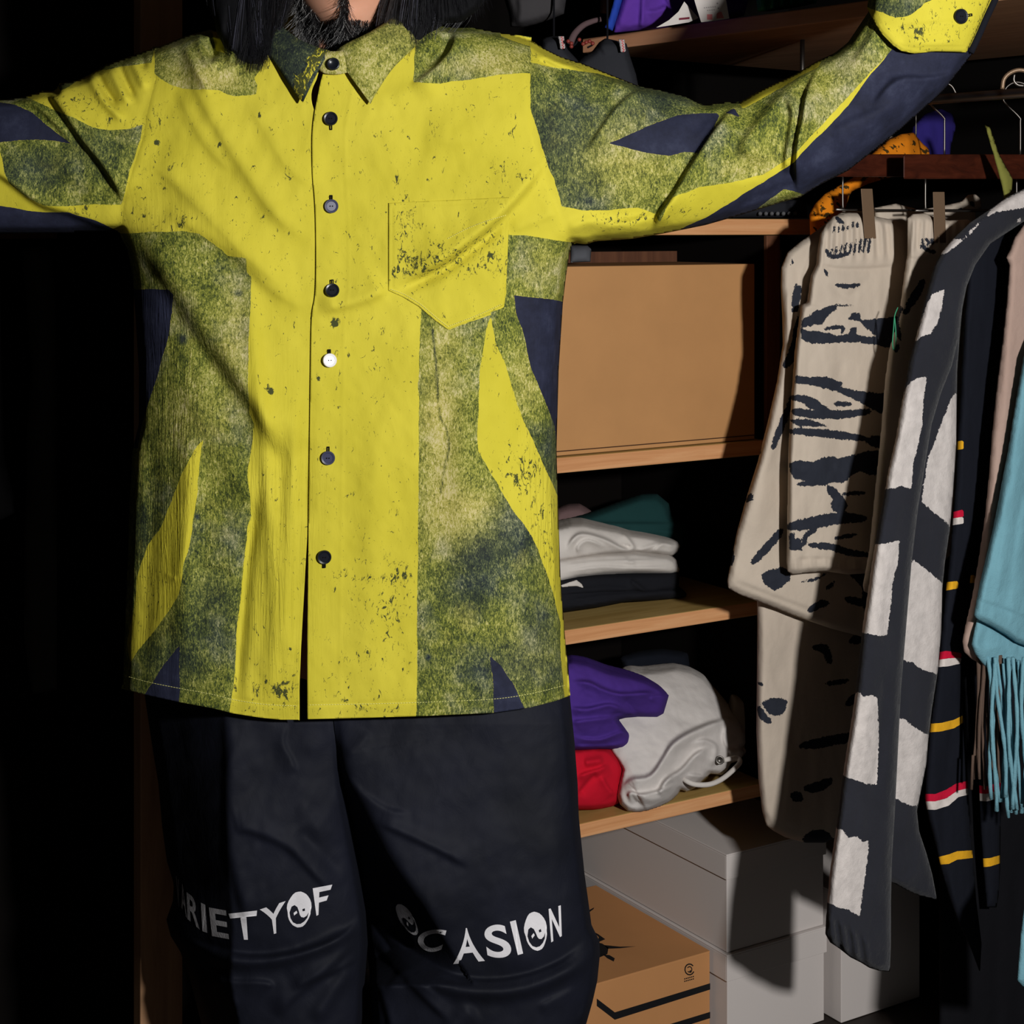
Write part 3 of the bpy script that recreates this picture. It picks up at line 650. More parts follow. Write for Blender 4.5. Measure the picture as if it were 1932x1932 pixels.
TORSO_F = [
 # left chest: drapes falling from the shoulder to the placket
 ('s', [(596, 470), (520, 410), (455, 320), (400, 230), (360, 150), (345, 100)], 15, 46, .0075),
 ('s', [(600, 360), (545, 320), (500, 250), (465, 190)], 18, 40, .0045),
 ('s', [(560, 560), (480, 500), (400, 420), (330, 350), (275, 300)], 18, 50, .0070),
 ('s', [(590, 590), (520, 555), (440, 480), (360, 430), (300, 400)], 13, 34, .0050),
 ('s', [(440, 330), (400, 290), (360, 230), (330, 160)], 12, 30, .0040),
 ('s', [(540, 880), (505, 820), (470, 760), (410, 680), (340, 580), (290, 500), (245, 440)], 15, 85, .0150),
 ('s', [(520, 1000), (440, 900), (380, 800), (330, 700)], 22, 60, .0050),
 ('r', [(300, 520), (380, 640), (450, 760)], 26, -.004),
 ('s', [(383, 52), (380, 80), (388, 104), (400, 116), (408, 100)], 3, 20, .009),
 ('r', [(405, 70), (402, 112)], 9, -.010),
 ('r', [(425, 62), (438, 90), (436, 130)], 12, .006),
 ('r', [(345, 78), (370, 130), (400, 180)], 10, .004),
 # right shoulder, by the hair
 ('s', [(768, 164), (810, 135), (835, 110), (852, 85), (860, 54)], 3, 30, .0075),
 ('r', [(846, 60), (838, 92), (800, 128)], 9, -.006),
 ('s', [(1000, 210), (940, 250), (870, 270), (790, 262)], 22, 50, .0045),
 ('r', [(700, 200), (760, 178), (840, 160)], 20, .0020),
 ('s', [(1040, 290), (1000, 350), (955, 400), (900, 450), (830, 500), (738, 545)], 7, 55, .0085),
 ('s', [(738, 545), (700, 565), (650, 580), (596, 590)], 10, 40, .0070),
 ('r', [(735, 556), (830, 512), (900, 462), (960, 412)], 13, -.0035),
 ('s', [(1060, 400), (1010, 420), (960, 440)], 10, 24, .003),
 ('s', [(600, 250), (700, 235), (800, 260)], 28, 40, .0025),
 ('r', [(720, 720), (705, 900), (700, 1100), (690, 1300)], 30, .0016),
 ('r', [(900, 700), (880, 900), (900, 1200)], 40, .0030),
 # lower left: long soft flutes
 ('r', [(470, 520), (485, 700), (505, 900), (520, 1150), (510, 1340)], 16, .0030),
 ('r', [(560, 760), (545, 1000), (540, 1300)], 15, .0030),
 ('r', [(445, 1340), (455, 1200), (470, 1050), (490, 900)], 12, -.0042),
 ('r', [(360, 800), (350, 1000), (345, 1250)], 22, .0050),
 ('r', [(290, 820), (285, 1000), (270, 1280)], 18, -.0045),
 ('s', [(380, 830), (368, 960), (348, 1060), (340, 1110)], 5, 30, .003),
 ('r', [(1000, 600), (990, 800), (1020, 1000), (1040, 1250)], 28, -.0030),
 ('r', [(582, 700), (576, 1000)], 14, -.0015),
 ('s', [(360, 1068), (410, 1072), (440, 1076)], 4, 14, -.002),
 ('s', [(312, 1080), (336, 1092)], 3, 14, .002),
]
SLEEVE_R_F = [
 ('s', [(1238, 430), (1246, 400), (1275, 360), (1310, 300), (1350, 240), (1392, 188)], 3.2, 62, -.0),
 ('s', [(1392, 184), (1350, 238), (1310, 298), (1275, 358), (1246, 400), (1232, 438)], 3.0, 60, .0),
 ('s', [(1228, 440), (1243, 405), (1272, 362), (1308, 302), (1350, 240), (1398, 182)], 3.4, 70, .0170),
 ('s', [(1100, 290), (1128, 250), (1155, 210), (1190, 178), (1230, 165)], 2.4, 34, .0085),
 ('s', [(1504, 372), (1500, 330), (1500, 300), (1504, 262), (1512, 225), (1522, 170), (1550, 106)], 2.6, 46, .0170),
 ('s', [(1385, 300), (1405, 262), (1440, 215), (1480, 168), (1530, 128)], 9, 44, .0150),
 ('s', [(1478, 330), (1480, 300), (1488, 250), (1492, 210), (1478, 180)], 4, 28, .0120),
 ('r', [(1420, 270), (1400, 310), (1340, 330)], 15, .005),
 ('r', [(1140, 340), (1200, 330), (1260, 310)], 30, -.004),
 ('s', [(1310, 210), (1260, 200), (1190, 215), (1120, 260)], 20, 36, -.0030),
 ('s', [(1250, 380), (1180, 350), (1120, 340)], 16, 30, .003),
 ('r', [(1060, 440), (1110, 420), (1180, 425), (1240, 415)], 13, .006),
 ('s', [(1130, 455), (1180, 430), (1230, 435)], 5, 16, .004),
 ('r', [(1010, 100), (1050, 118), (1085, 128)], 6, .004), ('r', [(1015, 112), (1045, 128), (1070, 136)], 5, -.003),
 ('r', [(1150, 145), (1200, 180), (1215, 230)], 15, .005),
 ('s', [(1640, 205), (1690, 150), (1760, 145), (1830, 128)], 4, 30, .0095),
 ('s', [(1560, 250), (1600, 230), (1660, 205), (1700, 190)], 8, 30, .0060),
 ('s', [(1600, 130), (1640, 70), (1652, 30)], 6, 26, .007),
 ('s', [(1330, 420), (1400, 385), (1470, 352), (1520, 340)], 6, 26, -.0045),
 ('r', [(1560, 300), (1640, 230), (1740, 150)], 34, .006), ('s', [(1100, 440), (1180, 418), (1250, 395), (1290, 350)], 6, 24, .006), ('s', [(1300, 345), (1360, 340), (1430, 335), (1480, 300)], 9, 26, .005),
 ('r', [(1300, 250), (1330, 225), (1350, 215)], 12, -.002),
]
SLEEVE_L_F = [
 ('s', [(232, 388), (218, 355), (185, 305), (150, 262), (120, 218), (92, 178), (80, 168)], 3.6, 60, .0150),
 ('s', [(140, 278), (105, 238), (70, 205), (30, 188), (-20, 184)], 3.2, 34, .0075),
 ('s', [(236, 438), (190, 428), (130, 405), (70, 385), (10, 340), (-60, 300)], 4, 45, .0120),
 ('r', [(105, 165), (125, 200), (160, 235), (200, 262)], 12, .005),
 ('r', [(168, 138), (180, 165), (205, 200), (240, 232)], 9, .006), ('r', [(182, 134), (198, 168), (222, 205)], 7, -.006),
 ('r', [(205, 124), (222, 160), (245, 200)], 9, .005), ('r', [(224, 116), (236, 150), (256, 190)], 6, -.005),
 ('r', [(245, 108), (262, 140), (275, 170)], 9, .005), ('r', [(268, 100), (272, 130)], 6, -.006),
 ('s', [(225, 372), (160, 362), (100, 340), (40, 300)], 14, 36, -.004),
 ('r', [(90, 300), (150, 340), (200, 370)], 20, .004),
]
def shirt_h(X, Y, extra=0.0):
    h = HS(X, Y)
    wl = np.clip((430 - X) / 110, 0, 1) * np.clip((Y - 430) / 90, 0, 1); wr_ = np.clip((X - 960) / 80, 0, 1) * np.clip((Y - 480) / 90, 0, 1) * .5
    h = h * (1 - wl - wr_) + .105 * (h / .105) ** 1.75 * wl + .105 * (h / .105) ** 1.6 * wr_
    fr = np.clip(h / .045, 0, 1)
    f = folds(X, Y, TORSO_F) * 2.1 + folds(X, Y, SLEEVE_R_F + SLEEVE_L_F) * 1.35
    f = f + fbm(X, Y, 70, 110, .35, 3, 3) * .0035 + fbm(X, Y, 24, 46, -.5, 8, 2) * .0009
    # elbow and forearm come a little forward; cuff region sits forward of the upper arm
    fw = .035 * np.clip((X - 1100) / 500, 0, 1) ** 1.3 * .7 + .02 * np.clip((150 - X) / 400, 0, 1)
    neck = -.055 * np.exp(-((X - 628) / 75) ** 2) * np.clip((118 - Y) / 60, 0, 1)
    return np.maximum(h + f * fr + neck * fr, .2 * h) + fw + extra

PLK = [(616, 118), (606, 150), (600, 178), (593, 215), (589, 260), (590, 330), (594, 380), (596, 440), (596, 520), (594, 560), (588, 600), (586, 700), (584, 850), (582, 1000), (581, 1100), (580, 1200), (580, 1300), (580, 1357)]
plk = cr(PLK, 4)
NECK_R = [(770, 20), (745, 60), (700, 100), (660, 120), (630, 126)]
hem_R = [(580, 1357), (700, 1354), (800, 1351), (930, 1345), (1000, 1335), (1050, 1322), (1076, 1312)]
hem_L = [(228, 1299), (280, 1312), (340, 1325), (400, 1336), (440, 1346), (490, 1354), (530, 1358), (566, 1358)]
SEAM_R = [(1003, 70), (1000, 110), (999, 160), (1003, 220), (1014, 280), (1030, 330), (1046, 375), (1062, 415), (1079, 462)]
SEAM_L = [(288, 88), (291, 110), (291, 140), (284, 170), (272, 220), (268, 250), (256, 290), (240, 340), (231, 380), (227, 410), (226, 442)]
seamR = cr(SEAM_R, 3); seamL = cr(SEAM_L, 3)
def outline(i0, i1):                     # part of the silhouette between two indices
    return SIL[i0:i1 + 1]
def idx(p): return min(range(len(SIL)), key=lambda i: (SIL[i][0] - p[0]) ** 2 + (SIL[i][1] - p[1]) ** 2)
shirt = thing('shirt', None, None, (PX0, 2.10, .70)); shirt.parent = person; shirt.location = (0, 0, .70 - ZF)
right_body = list(map(tuple, plk)) + hem_R[1:] + [p for p in reversed(SIL[idx((1073, 1315)) + 1: idx((1080, 458))])][::-1] 
# right panel polygon: placket down, hem, side seam up, armhole up, shoulder, neck
side_R = [(1066, 1200), (1058, 1100), (1053, 950), (1050, 850), (1054, 700), (1062, 572), (1068, 520), (1076, 470)]
poly_R = list(map(tuple, plk)) + hem_R[1:] + side_R + list(map(tuple, seamR[::-1])) + [(960, 64), (920, 57), (885, 50), (850, 52), (800, 40)] + NECK_R
side_L = [(232, 1290), (237, 1150), (241, 1060), (244, 950), (250, 850), (262, 800), (262, 700), (256, 600), (250, 520), (240, 470)]
lx = []
for (x, y) in plk[::-1]:
    if y > 960: lx.append((x - 15 * min(1, (y - 960) / 330), y + 2))
    elif 580 < y <= 625: lx.append((x + 20 - 26 * math.exp(-((y - 598) / 11) ** 2), y))
    elif y < 250: lx.append((x + 20 - 33 * math.exp(-((y - 172) / 55) ** 2) if y > 150 else x - 9, y))
    else: lx.append((x + 20, y))
poly_L = hem_L + lx + [(600, 128), (560, 110), (520, 70), (498, 30), (478, 25), (440, 66), (395, 56), (350, 68), (300, 88)] + list(map(tuple, seamL)) + side_L[::-1]
def h_R(X, Y):
    d = sdline(X, Y, PLK, 2); seam = sdline(X, Y, SEAM_R, 2)
    g = .0032 * np.exp(-(d / 45) ** 2) + .0004 * np.exp(-(np.abs(d - 62) / 2.5) ** 2)
    g = g - .0022 * np.exp(-(seam / 6) ** 2)
    hemd = sdline(X, Y, hem_R, 1)
    g = g - .0008 * np.exp(-((hemd - 28) / 3) ** 2) - .0010 * np.exp(-(hemd / 14) ** 2)
    return shirt_h(X, Y) + g
def h_L(X, Y):
    d = sdline(X, Y, PLK, 2)
    seam = sdline(X, Y, SEAM_L, 2); hemd = sdline(X, Y, hem_L, 1)
    inw = np.clip((X - np.interp(Y, [p[1] for p in PLK], [p[0] for p in PLK])) / 6, 0, 1)
    return shirt_h(X, Y) - .0022 * np.exp(-(seam / 6) ** 2) - .0035 * inw - .0008 * np.exp(-((hemd - 28) / 3) ** 2) - .0010 * np.exp(-(hemd / 14) ** 2)
YF = flat(SY)
sheet('front_panel', poly_R, YF, h_R, 3.0, M_shirt, shirt, shirt_attrs, thick=.0012)
sheet('front_panel', poly_L, YF, h_L, 3.0, M_shirt, shirt, shirt_attrs, thick=.0012)
iR0 = idx((1080, 458)); iR1 = idx((1005, 78))
cuffcut_R = [(1839, 92), (1822, 98), (1760, 101), (1700, 94), (1672, 70), (1652, 40), (1642, 12)]
sl_R = SIL[iR0:iR1 + 1] + [(998, 76), (994, 110), (993, 160), (997, 222), (1008, 282), (1024, 333), (1040, 378), (1056, 418), (1072, 460)]
def h_SR(X, Y):
    seam = sdline(X, Y, SEAM_R, 2)
    return shirt_h(X, Y) - .0016 * np.exp(-(seam / 12) ** 2)
sheet('sleeve', sl_R, YF, h_SR, 3.2, M_shirt, shirt, shirt_attrs, thick=.0012)
iL0 = idx((300, 88)) ; iL1 = idx((228, 436))
sl_L = SIL[iL0 + 1:iL1 + 1] + [(232, 436), (233, 410), (238, 381), (247, 341), (263, 291), (274, 251), (279, 221), (291, 171), (297, 141), (297, 110), (294, 89)]
def h_SL(X, Y):
    seam = sdline(X, Y, SEAM_L, 2)
    return shirt_h(X, Y) - .0016 * np.exp(-(seam / 12) ** 2)
sheet('sleeve', sl_L, YF, h_SL, 3.6, M_shirt, shirt, shirt_attrs, thick=.0012)
# back of the shirt: one piece, hanging behind the body
back_poly = [p for p in SIL if p[1] < 1320] 
i_ = [k for k, p in enumerate(SIL) if p[1] > 1600]
back_poly = SIL[:i_[0]] + [(232, 1296), (640, 1330), (1074, 1308)] + SIL[i_[-1] + 1:]
def h_B(X, Y):
    h = HS(X, Y); fw = .035 * np.clip((X - 1100) / 500, 0, 1) ** 1.3 * .7 + .02 * np.clip((150 - X) / 400, 0, 1)
    return -(h * 1.05 + fbm(X, Y, 60, 140, 0, 44, 3) * .006 * np.clip(h / .03, 0, 1)) + fw
sheet('back_panel', back_poly, YF, h_B, 7.0, M_shirt, shirt, shirt_attrs, thick=.0012, flip=True)

# cuffs
CUFF = [(1752, -196), (1722, -140), (1666, -40), (1638, 0), (1636, 15), (1650, 42), (1662, 62), (1685, 86), (1700, 96), (1725, 101), (1765, 97), (1800, 98), (1824, 99), (1842, 60), (1868, 0), (1900, -70), (1945, -165)]
def cuff_attrs(X, Y):
    A = shirt_attrs(X, Y)
    A['moss'] = sdpoly(X + fbm(X, Y, 22, 22, 0, 5, 2) * 10, Y + fbm(X, Y, 22, 22, 0, 6, 2) * 10, [(1640, -10), (1632, 10), (1660, 24), (1690, 38), (1712, 30), (1745, 8), (1790, -16), (1760, -70), (1660, -60)])
    A['navy'] = np.full(X.shape, 50.0); A['dns'] = A['dns'] + .12
    return A
def h_C(X, Y):
    e = sdpoly(X, Y, CUFF)
    f = folds(X, Y, [('s', [(1690, 52), (1740, 45), (1790, 40), (1830, 36)], 4, 20, .003), ('s', [(1650, 20), (1680, 60), (1700, 90)], 8, 16, .004), ('r', [(1700, 74), (1760, 80), (1820, 74)], 10, .003)])
    return shirt_h(X, Y) * .5 + (HS(X, Y) + .035) * .5 + .012 + f - .004 * np.exp(-(e / 5) ** 2) - .0012 * np.exp(-((np.abs(e) - 9) / 2) ** 2)
cuff = sheet('cuff', CUFF, YF, h_C, 3.0, M_shirt, shirt, cuff_attrs, thick=.003)
M_ntrim = plain('navy_edge', (20, 21, 28), .9, .1, nscale=900)
def surf(X, Y, hf, off=0.0):
    X = np.atleast_1d(np.asarray(X, float)); Y = np.atleast_1d(np.asarray(Y, float))
    D = SY - hf(X, Y) - off
    return np.stack([(X - CX) * D / F, D, CZ + (HY - Y) * D / F], 1)
m = MB()
pl = cr([(1888, -30), (1872, 4), (1856, 38), (1841, 72), (1828, 99)], 5)
m.tube([Vector(v) for v in surf(pl[:, 0] + 3, pl[:, 1], h_C, -.004)], .0044, 8)
prop(m.build('cuff_edge', M_ntrim, shirt, True), 'dark folded edge of the open cuff')
cl = [(-470, 183), (-560, 173), (-624, 166), (-614, 300), (-560, 336), (-480, 368)]
sheet('cuff', cl, YF, lambda X, Y: h_SL(X, Y) + .008, 5.0, M_shirt, shirt, shirt_attrs, thick=.003)
# pocket
POCK = [(733, 383), (790, 380), (860, 377), (920, 374), (960, 372), (960, 430), (957, 500), (954, 545), (951, 575), (925, 590), (890, 605), (845, 622), (820, 604), (790, 578), (760, 560), (733, 548), (733, 470)]
def pk_attrs(X, Y):
    A = shirt_attrs(X, Y); A['moss'] = np.full(X.shape, 50.0); A['navy'] = np.full(X.shape, 50.0); return A
def h_P(X, Y):
    e = -sdpoly(X, Y, POCK)
    return h_R(X, Y) + .0021 - .0007 * np.exp(-((e - 7) / 2.2) ** 2) - .0006 * np.exp(-(e / 3) ** 2)
sheet('pocket', POCK, YF, h_P, 2.6, M_shirt, shirt, pk_attrs, thick=.0011)
# stitches
M_thread = plain('pale_thread', (226, 222, 140), .7, .2)
def stitches(name, pts, hf, par, step=5.2, ln=.62, r=.00028, mat=None, label=None, off=.0013):
    P = cr(pts, 10); d = np.r_[0, np.cumsum(np.hypot(*np.diff(P, axis=0).T))]
    m = MB(); s = 0
    while s < d[-1]:
        xs = np.interp([s, s + step * ln], d, P[:, 0]); ys = np.interp([s, s + step * ln], d, P[:, 1])
        q = surf(xs, ys, hf, off); m.tube([q[0], q[1]], r, 4); s += step
    o = m.build(name, mat or M_thread, par); return prop(o, label, kind='stuff')
stitches('hem_stitching', [(584, 1330), (700, 1328), (800, 1325), (930, 1319), (1000, 1309), (1050, 1297), (1066, 1293)], h_R, shirt)
stitches('hem_stitching', [(236, 1275), (280, 1287), (340, 1299), (400, 1310), (440, 1320), (500, 1329), (560, 1332)], h_L, shirt)
stitches('pocket_stitching', [(738, 546), (762, 555), (792, 573), (822, 598), (845, 616)], h_P, shirt, 4)
stitches('pocket_stitching', [(845, 616), (890, 599), (925, 584), (946, 574)], h_P, shirt, 4)
stitches('pocket_stitching', [(845, 450), (880, 432), (915, 418), (955, 406)], h_P, shirt, 4)
# placket top-stitch is not seen; buttons
M_btn = plain('black_button', (20, 22, 30), .3, .35)
M_btn2 = plain('glint_blue_button', (60, 62, 86), .35, .4)  # bluish glint of black buttons, put into their colour
M_btn3 = plain('glare_white_button', (226, 224, 226), .3, .5)  # glare on a black button, put into its colour
M_thr = plain('black_thread', (14, 14, 16), .9, .1)
def norm_at(px, py, hf):
    q = surf([px - 12, px + 12, px, px], [py, py, py - 12, py + 12], hf)
    a = Vector(q[1] - q[0]); b_ = Vector(q[3] - q[2]); n = a.cross(b_).normalized()
    return n if n.y < 0 else -n
def button(px, py, hf, mat, hole, label, r=.0082, n_over=None):
    c = Vector(surf(px, py, hf, .0028)[0]); n = n_over or norm_at(px, py, hf)
    m = MB(); m.disc(c, n, r, .0024, 30); o = m.build('button', mat, shirt, False); prop(o, label)
    a = n.cross(Vector((0, 0, 1))).normalized(); u = n.cross(a).normalized()
    m = MB()
    for s in (-1, 1):
        m.tube([c + a * s * .0014 + n * .0012, c + a * s * .0014 + n * .0024], .00075, 8)
    prop(m.build('thread_hole', M_thr, o), kind='stuff')
    if hole:
        m = MB(); up = Vector((hole[0], 0, -hole[1])).normalized()
        for s in (-1, 1):
            w = up.cross(n).normalized() * .0011 * s
            m.tube([c + up * (r * .7) + w - n * .0008, c + up * (r * 1.55) + w - n * .0012], .0007, 6)
        m.tube([c + up * (r * 1.5) - up.cross(n) * .0014 - n * .0012, c + up * (r * 1.5) + up.cross(n) * .0014 - n * .0012], .0009, 6)
        m.build('buttonhole_thread', M_thr, shirt)
    return o
def facing_light(px, py, hf):
    c = Vector(surf(px, py, hf)[0]); return ((Vector(LPOS) - c).normalized() + (Vector((0, 0, CZ)) - c).normalized()).normalized()
button(624, 224, h_R, M_btn, (0, 1), 'black button below the collar')
button(625, 389, h_R, M_btn2, (0, -1), 'black button with a bluish glint painted in')
button(627, 548, h_R, M_btn, (0, -1), 'black button level with the pocket')
button(622, 680, h_R, M_btn3, (0, -1), 'black button painted white for its glare', n_over=facing_light(622, 680, h_R))
button(619, 864, h_R, M_btn2, (0, -1), 'black button with a dull bluish glint painted in')
button(612, 1051, h_R, M_btn, (0, 1), 'lowest black button')
button(1813, 31, h_C, M_btn, (1, -.15), 'black cuff button', r=.0090)

# ---- collar: band and two wings, carried round the neck
NKX, NKY = (640 - CX) * 2.07 / F, 2.075
def wing(name, inner, outer, n=18, label=None, mat=M_mossc, bend=.006, Yi=None):
    """ruled cloth between two 3-D polylines"""
    A = cr(inner, n); B = cr(outer, n); rows = 9; V = []
    for i in range(len(A)):
        for k in range(rows):
            s = k / (rows - 1); p = A[i] * (1 - s) + B[i] * s
            p = p + np.array([0, -bend * math.sin(math.pi * s), 0]); V.append(p)
    V = np.array(V); Q = [(i * rows + k, i * rows + k + 1, (i + 1) * rows + k + 1, (i + 1) * rows + k) for i in range(len(A) - 1) for k in range(rows - 1)]
    pxs = CX + V[:, 0] / V[:, 1] * F; pys = HY - (V[:, 2] - CZ) / V[:, 1] * F
    At = {'moss': np.full(len(V), 50.), 'navy': np.full(len(V), 50.), 'tan': np.full(len(V), .15), 'drk': np.zeros(len(V)), 'dns': np.full(len(V), .5), 'crk': np.zeros(len(V))}
    if 'L' in (label or ''): pass
    return V, Q, pxs, pys, At
def w3(px, py, Y): return np.array(W(px, py, Y))
def mkwing(inner, outer, side, attr):
    V, Q, pxs, pys, At = wing('collar_wing', inner, outer)
    At.update(attr(pxs, pys))
    me = npmesh('collar_wing', V, np.array(Q), M_shirt, At)
    bm = bmesh.new(); bm.from_mesh(me); bmesh.ops.recalc_face_normals(bm, faces=bm.faces)
    bm.to_mesh(me); bm.free()
    o = link('collar_wing', me, shirt); s = o.modifiers.new('thickness', 'SOLIDIFY'); s.thickness = .0024; s.offset = 0
    return o
hR = lambda px, py: float(SY - h_R(np.array([float(px)]), np.array([float(py)]))[0])
# right wing (photo right)
inR = [w3(630, 100, 1.990), w3(652, 84, 1.985), w3(700, 60, 1.995), w3(745, 30, 2.02), w3(765, 0, 2.06), w3(755, -25, 2.11), w3(700, -40, 2.15), w3(640, -42, 2.16)]
outR = [w3(699, 196, 1.972), w3(712, 172, 1.975), w3(742, 128, 1.985), w3(790, 80, 2.005), w3(812, 40, 2.05), w3(800, 15, 2.11), w3(720, 5, 2.175), w3(640, 0, 2.19)]
mossR = lambda x, y: {'moss': np.full(x.shape, -50.), 'tan': np.full(x.shape, .35), 'drk': blobs(x, y, [(700, 150, 20, 30, -.2), (740, 60, 40, 40, .2)])}
inL = [w3(622, 96, 1.985), w3(600, 90, 1.982), w3(560, 72, 1.992), w3(522, 40, 2.02), w3(508, 8, 2.06), w3(515, -20, 2.11), w3(575, -40, 2.15), w3(640, -42, 2.16)]
outL = [w3(571, 193, 1.970), w3(556, 174, 1.974), w3(530, 135, 1.982), w3(500, 95, 2.005), w3(470, 50, 2.05), w3(478, 20, 2.11), w3(560, 5, 2.175), w3(640, 0, 2.19)]
def mossL(x, y):
    s = sdpoly(x + fbm(x, y, 14, 14, 0, 3, 3) * 26, y + fbm(x, y, 14, 14, 0, 4, 3) * 26, [(555, 150), (575, 115), (600, 80), (625, 88), (600, 140), (572, 200), (545, 165)])
    return {'moss': np.where(s < 0, -s, -40.), 'tan': np.full(x.shape, -.15), 'drk': np.full(x.shape, .75), 'dns': np.full(x.shape, 1.15)}
o = mkwing(inR, outR, 1, mossR); prop(o, 'moss green collar wing')
o = mkwing(inL, outL, -1, mossL); prop(o, 'darker collar wing with a yellow tip')
# neck band with its button
bandT = cr([w3(596, 118, 1.987), w3(602, 104, 1.983), w3(618, 98, 1.982), w3(640, 97, 1.982), w3(660, 90, 1.988)], 5)
bandB = cr([w3(600, 126, 1.984), w3(608, 136, 1.979), w3(622, 140, 1.977), w3(648, 139, 1.977), w3(668, 130, 1.982)], 5)
V = []; rows = 6
for a_, b_ in zip(bandT, bandB):
    for k in range(rows): s_ = k / (rows - 1); V.append(a_ * (1 - s_) + b_ * s_ + np.array([0, -.0015 * math.sin(math.pi * s_), 0]))
Q = [(i * rows + k, i * rows + k + 1, (i + 1) * rows + k + 1, (i + 1) * rows + k) for i in range(len(bandT) - 1) for k in range(rows - 1)]
nn = len(V); me = npmesh('collar_band', np.array(V), np.array(Q), M_shirt, {'moss': np.full(nn, -20.), 'navy': np.full(nn, 50.), 'tan': np.full(nn, .5), 'drk': np.full(nn, -.4), 'dns': np.full(nn, .4), 'crk': np.full(nn, .2)})
o = link('collar_band', me, shirt); s_ = o.modifiers.new('thickness', 'SOLIDIFY'); s_.thickness = .0022; s_.offset = 0
bp = Vector(W(629, 121, 1.973)); m = MB(); m.disc(bp, (0, -1, .15), .0074, .0026, 26); prop(m.build('button', M_btn, shirt, True), 'collar button')
# ================================================================ TROUSERS
t = NT('black_nylon', .7, .15)
c_ = t.mix(t.maprange(t.noise(9, 5), .35, .65), lin((14, 16, 24)), lin((19, 21, 32)))
n_ = t.bump(t.noise(34, 4, .6, t.mapped((1, 1, .7), (0, .4, 0)), .8), .22, .004)
M_nylon = t.out(c_, t.bump(t.noise(1300, 2), .12, .0004, prev=n_))
M_print = plain('silver_print', (204, 202, 206), .45, .5, nscale=260, nstr=.25, ndist=.001, vary=.08)
LEG_L = [(272, 1240), (273, 1312), (286, 1400), (299, 1480), (306, 1560), (315, 1625), (328, 1668), (326, 1700), (314, 1735), (322, 1766), (340, 1795), (356, 1840), (367, 1880), (380, 1932), (402, 2050), (418, 2180), (428, 2550),
         (640, 2550), (655, 2180), (672, 2050), (684, 1932), (686, 1880), (690, 1830), (694, 1780), (690, 1720), (676, 1640), (660, 1560), (646, 1480), (637, 1400), (630, 1312), (630, 1240)]
LEG_R = [(620, 1240), (625, 1312), (634, 1400), (640, 1480), (652, 1560), (668, 1640), (682, 1710), (690, 1780), (697, 1830), (698, 1880), (703, 1932), (718, 2050), (738, 2180), (752, 2550),
         (985, 2550), (1020, 2180), (1062, 2050), (1106, 1932), (1118, 1890), (1127, 1850), (1132, 1800), (1131, 1775), (1116, 1745), (1110, 1700), (1103, 1650), (1098, 1600), (1092, 1540), (1090, 1480), (1084, 1400), (1075, 1312), (1072, 1240)]
HIP = [(272, 1100), (273, 1312), (299, 1480), (328, 1680), (350, 1840), (400, 2050), (428, 2600), (985, 2600), (1060, 2050), (1130, 1800), (1098, 1600), (1084, 1400), (1075, 1312), (1070, 1100)]
FL_ = Field(LEG_L, 8, .098); FRr = Field(LEG_R, 8, .102); FH = Field(HIP, 12, .085)
PY = 2.100
def blend(X, Y, F1):
    w = np.clip((Y - 1330) / 330, 0, 1); w = w * w * (3 - 2 * w); w = .12 + .88 * w
    return np.sqrt(np.maximum(F1(X, Y) ** 2 * w + FH(X, Y) ** 2 * (1 - w), 0))
PF_L = [
 ('s', [(424, 1300), (428, 1420), (426, 1520), (432, 1620), (452, 1700), (470, 1760)][::-1], 8, 60, .010),
 ('r', [(300, 1300), (320, 1450), (350, 1600), (370, 1720)], 45, -.012),
 ('s', [(545, 1360), (536, 1400), (550, 1430), (562, 1460)], 4, 20, .004),
 ('s', [(630, 1690), (590, 1650), (540, 1600), (470, 1570), (440, 1572)], 6, 30, .0065),
 ('r', [(560, 1560), (600, 1600), (650, 1660)], 16, -.004),
 ('s', [(560, 1500), (600, 1560), (620, 1640)], 14, 26, .004),
 ('s', [(690, 1715), (640, 1765), (560, 1795), (470, 1802), (390, 1785), (345, 1760)], 4, 30, -.0065),
 ('r', [(350, 1780), (430, 1812), (520, 1812), (620, 1780), (680, 1740)], 13, .009),
 ('s', [(380, 1846), (440, 1850), (500, 1852), (520, 1862)], 4, 22, .0060),
 ('s', [(690, 1800), (640, 1830), (590, 1850), (550, 1870)], 5, 26, .006),
 ('s', [(520, 1925), (560, 1880), (620, 1830), (680, 1770)][::-1], 7, 34, .008),
 ('s', [(410, 1830), (430, 1870), (450, 1900)], 6, 22, .005),
 ('r', [(590, 1932), (630, 1870), (670, 1820)], 16, .006),
]
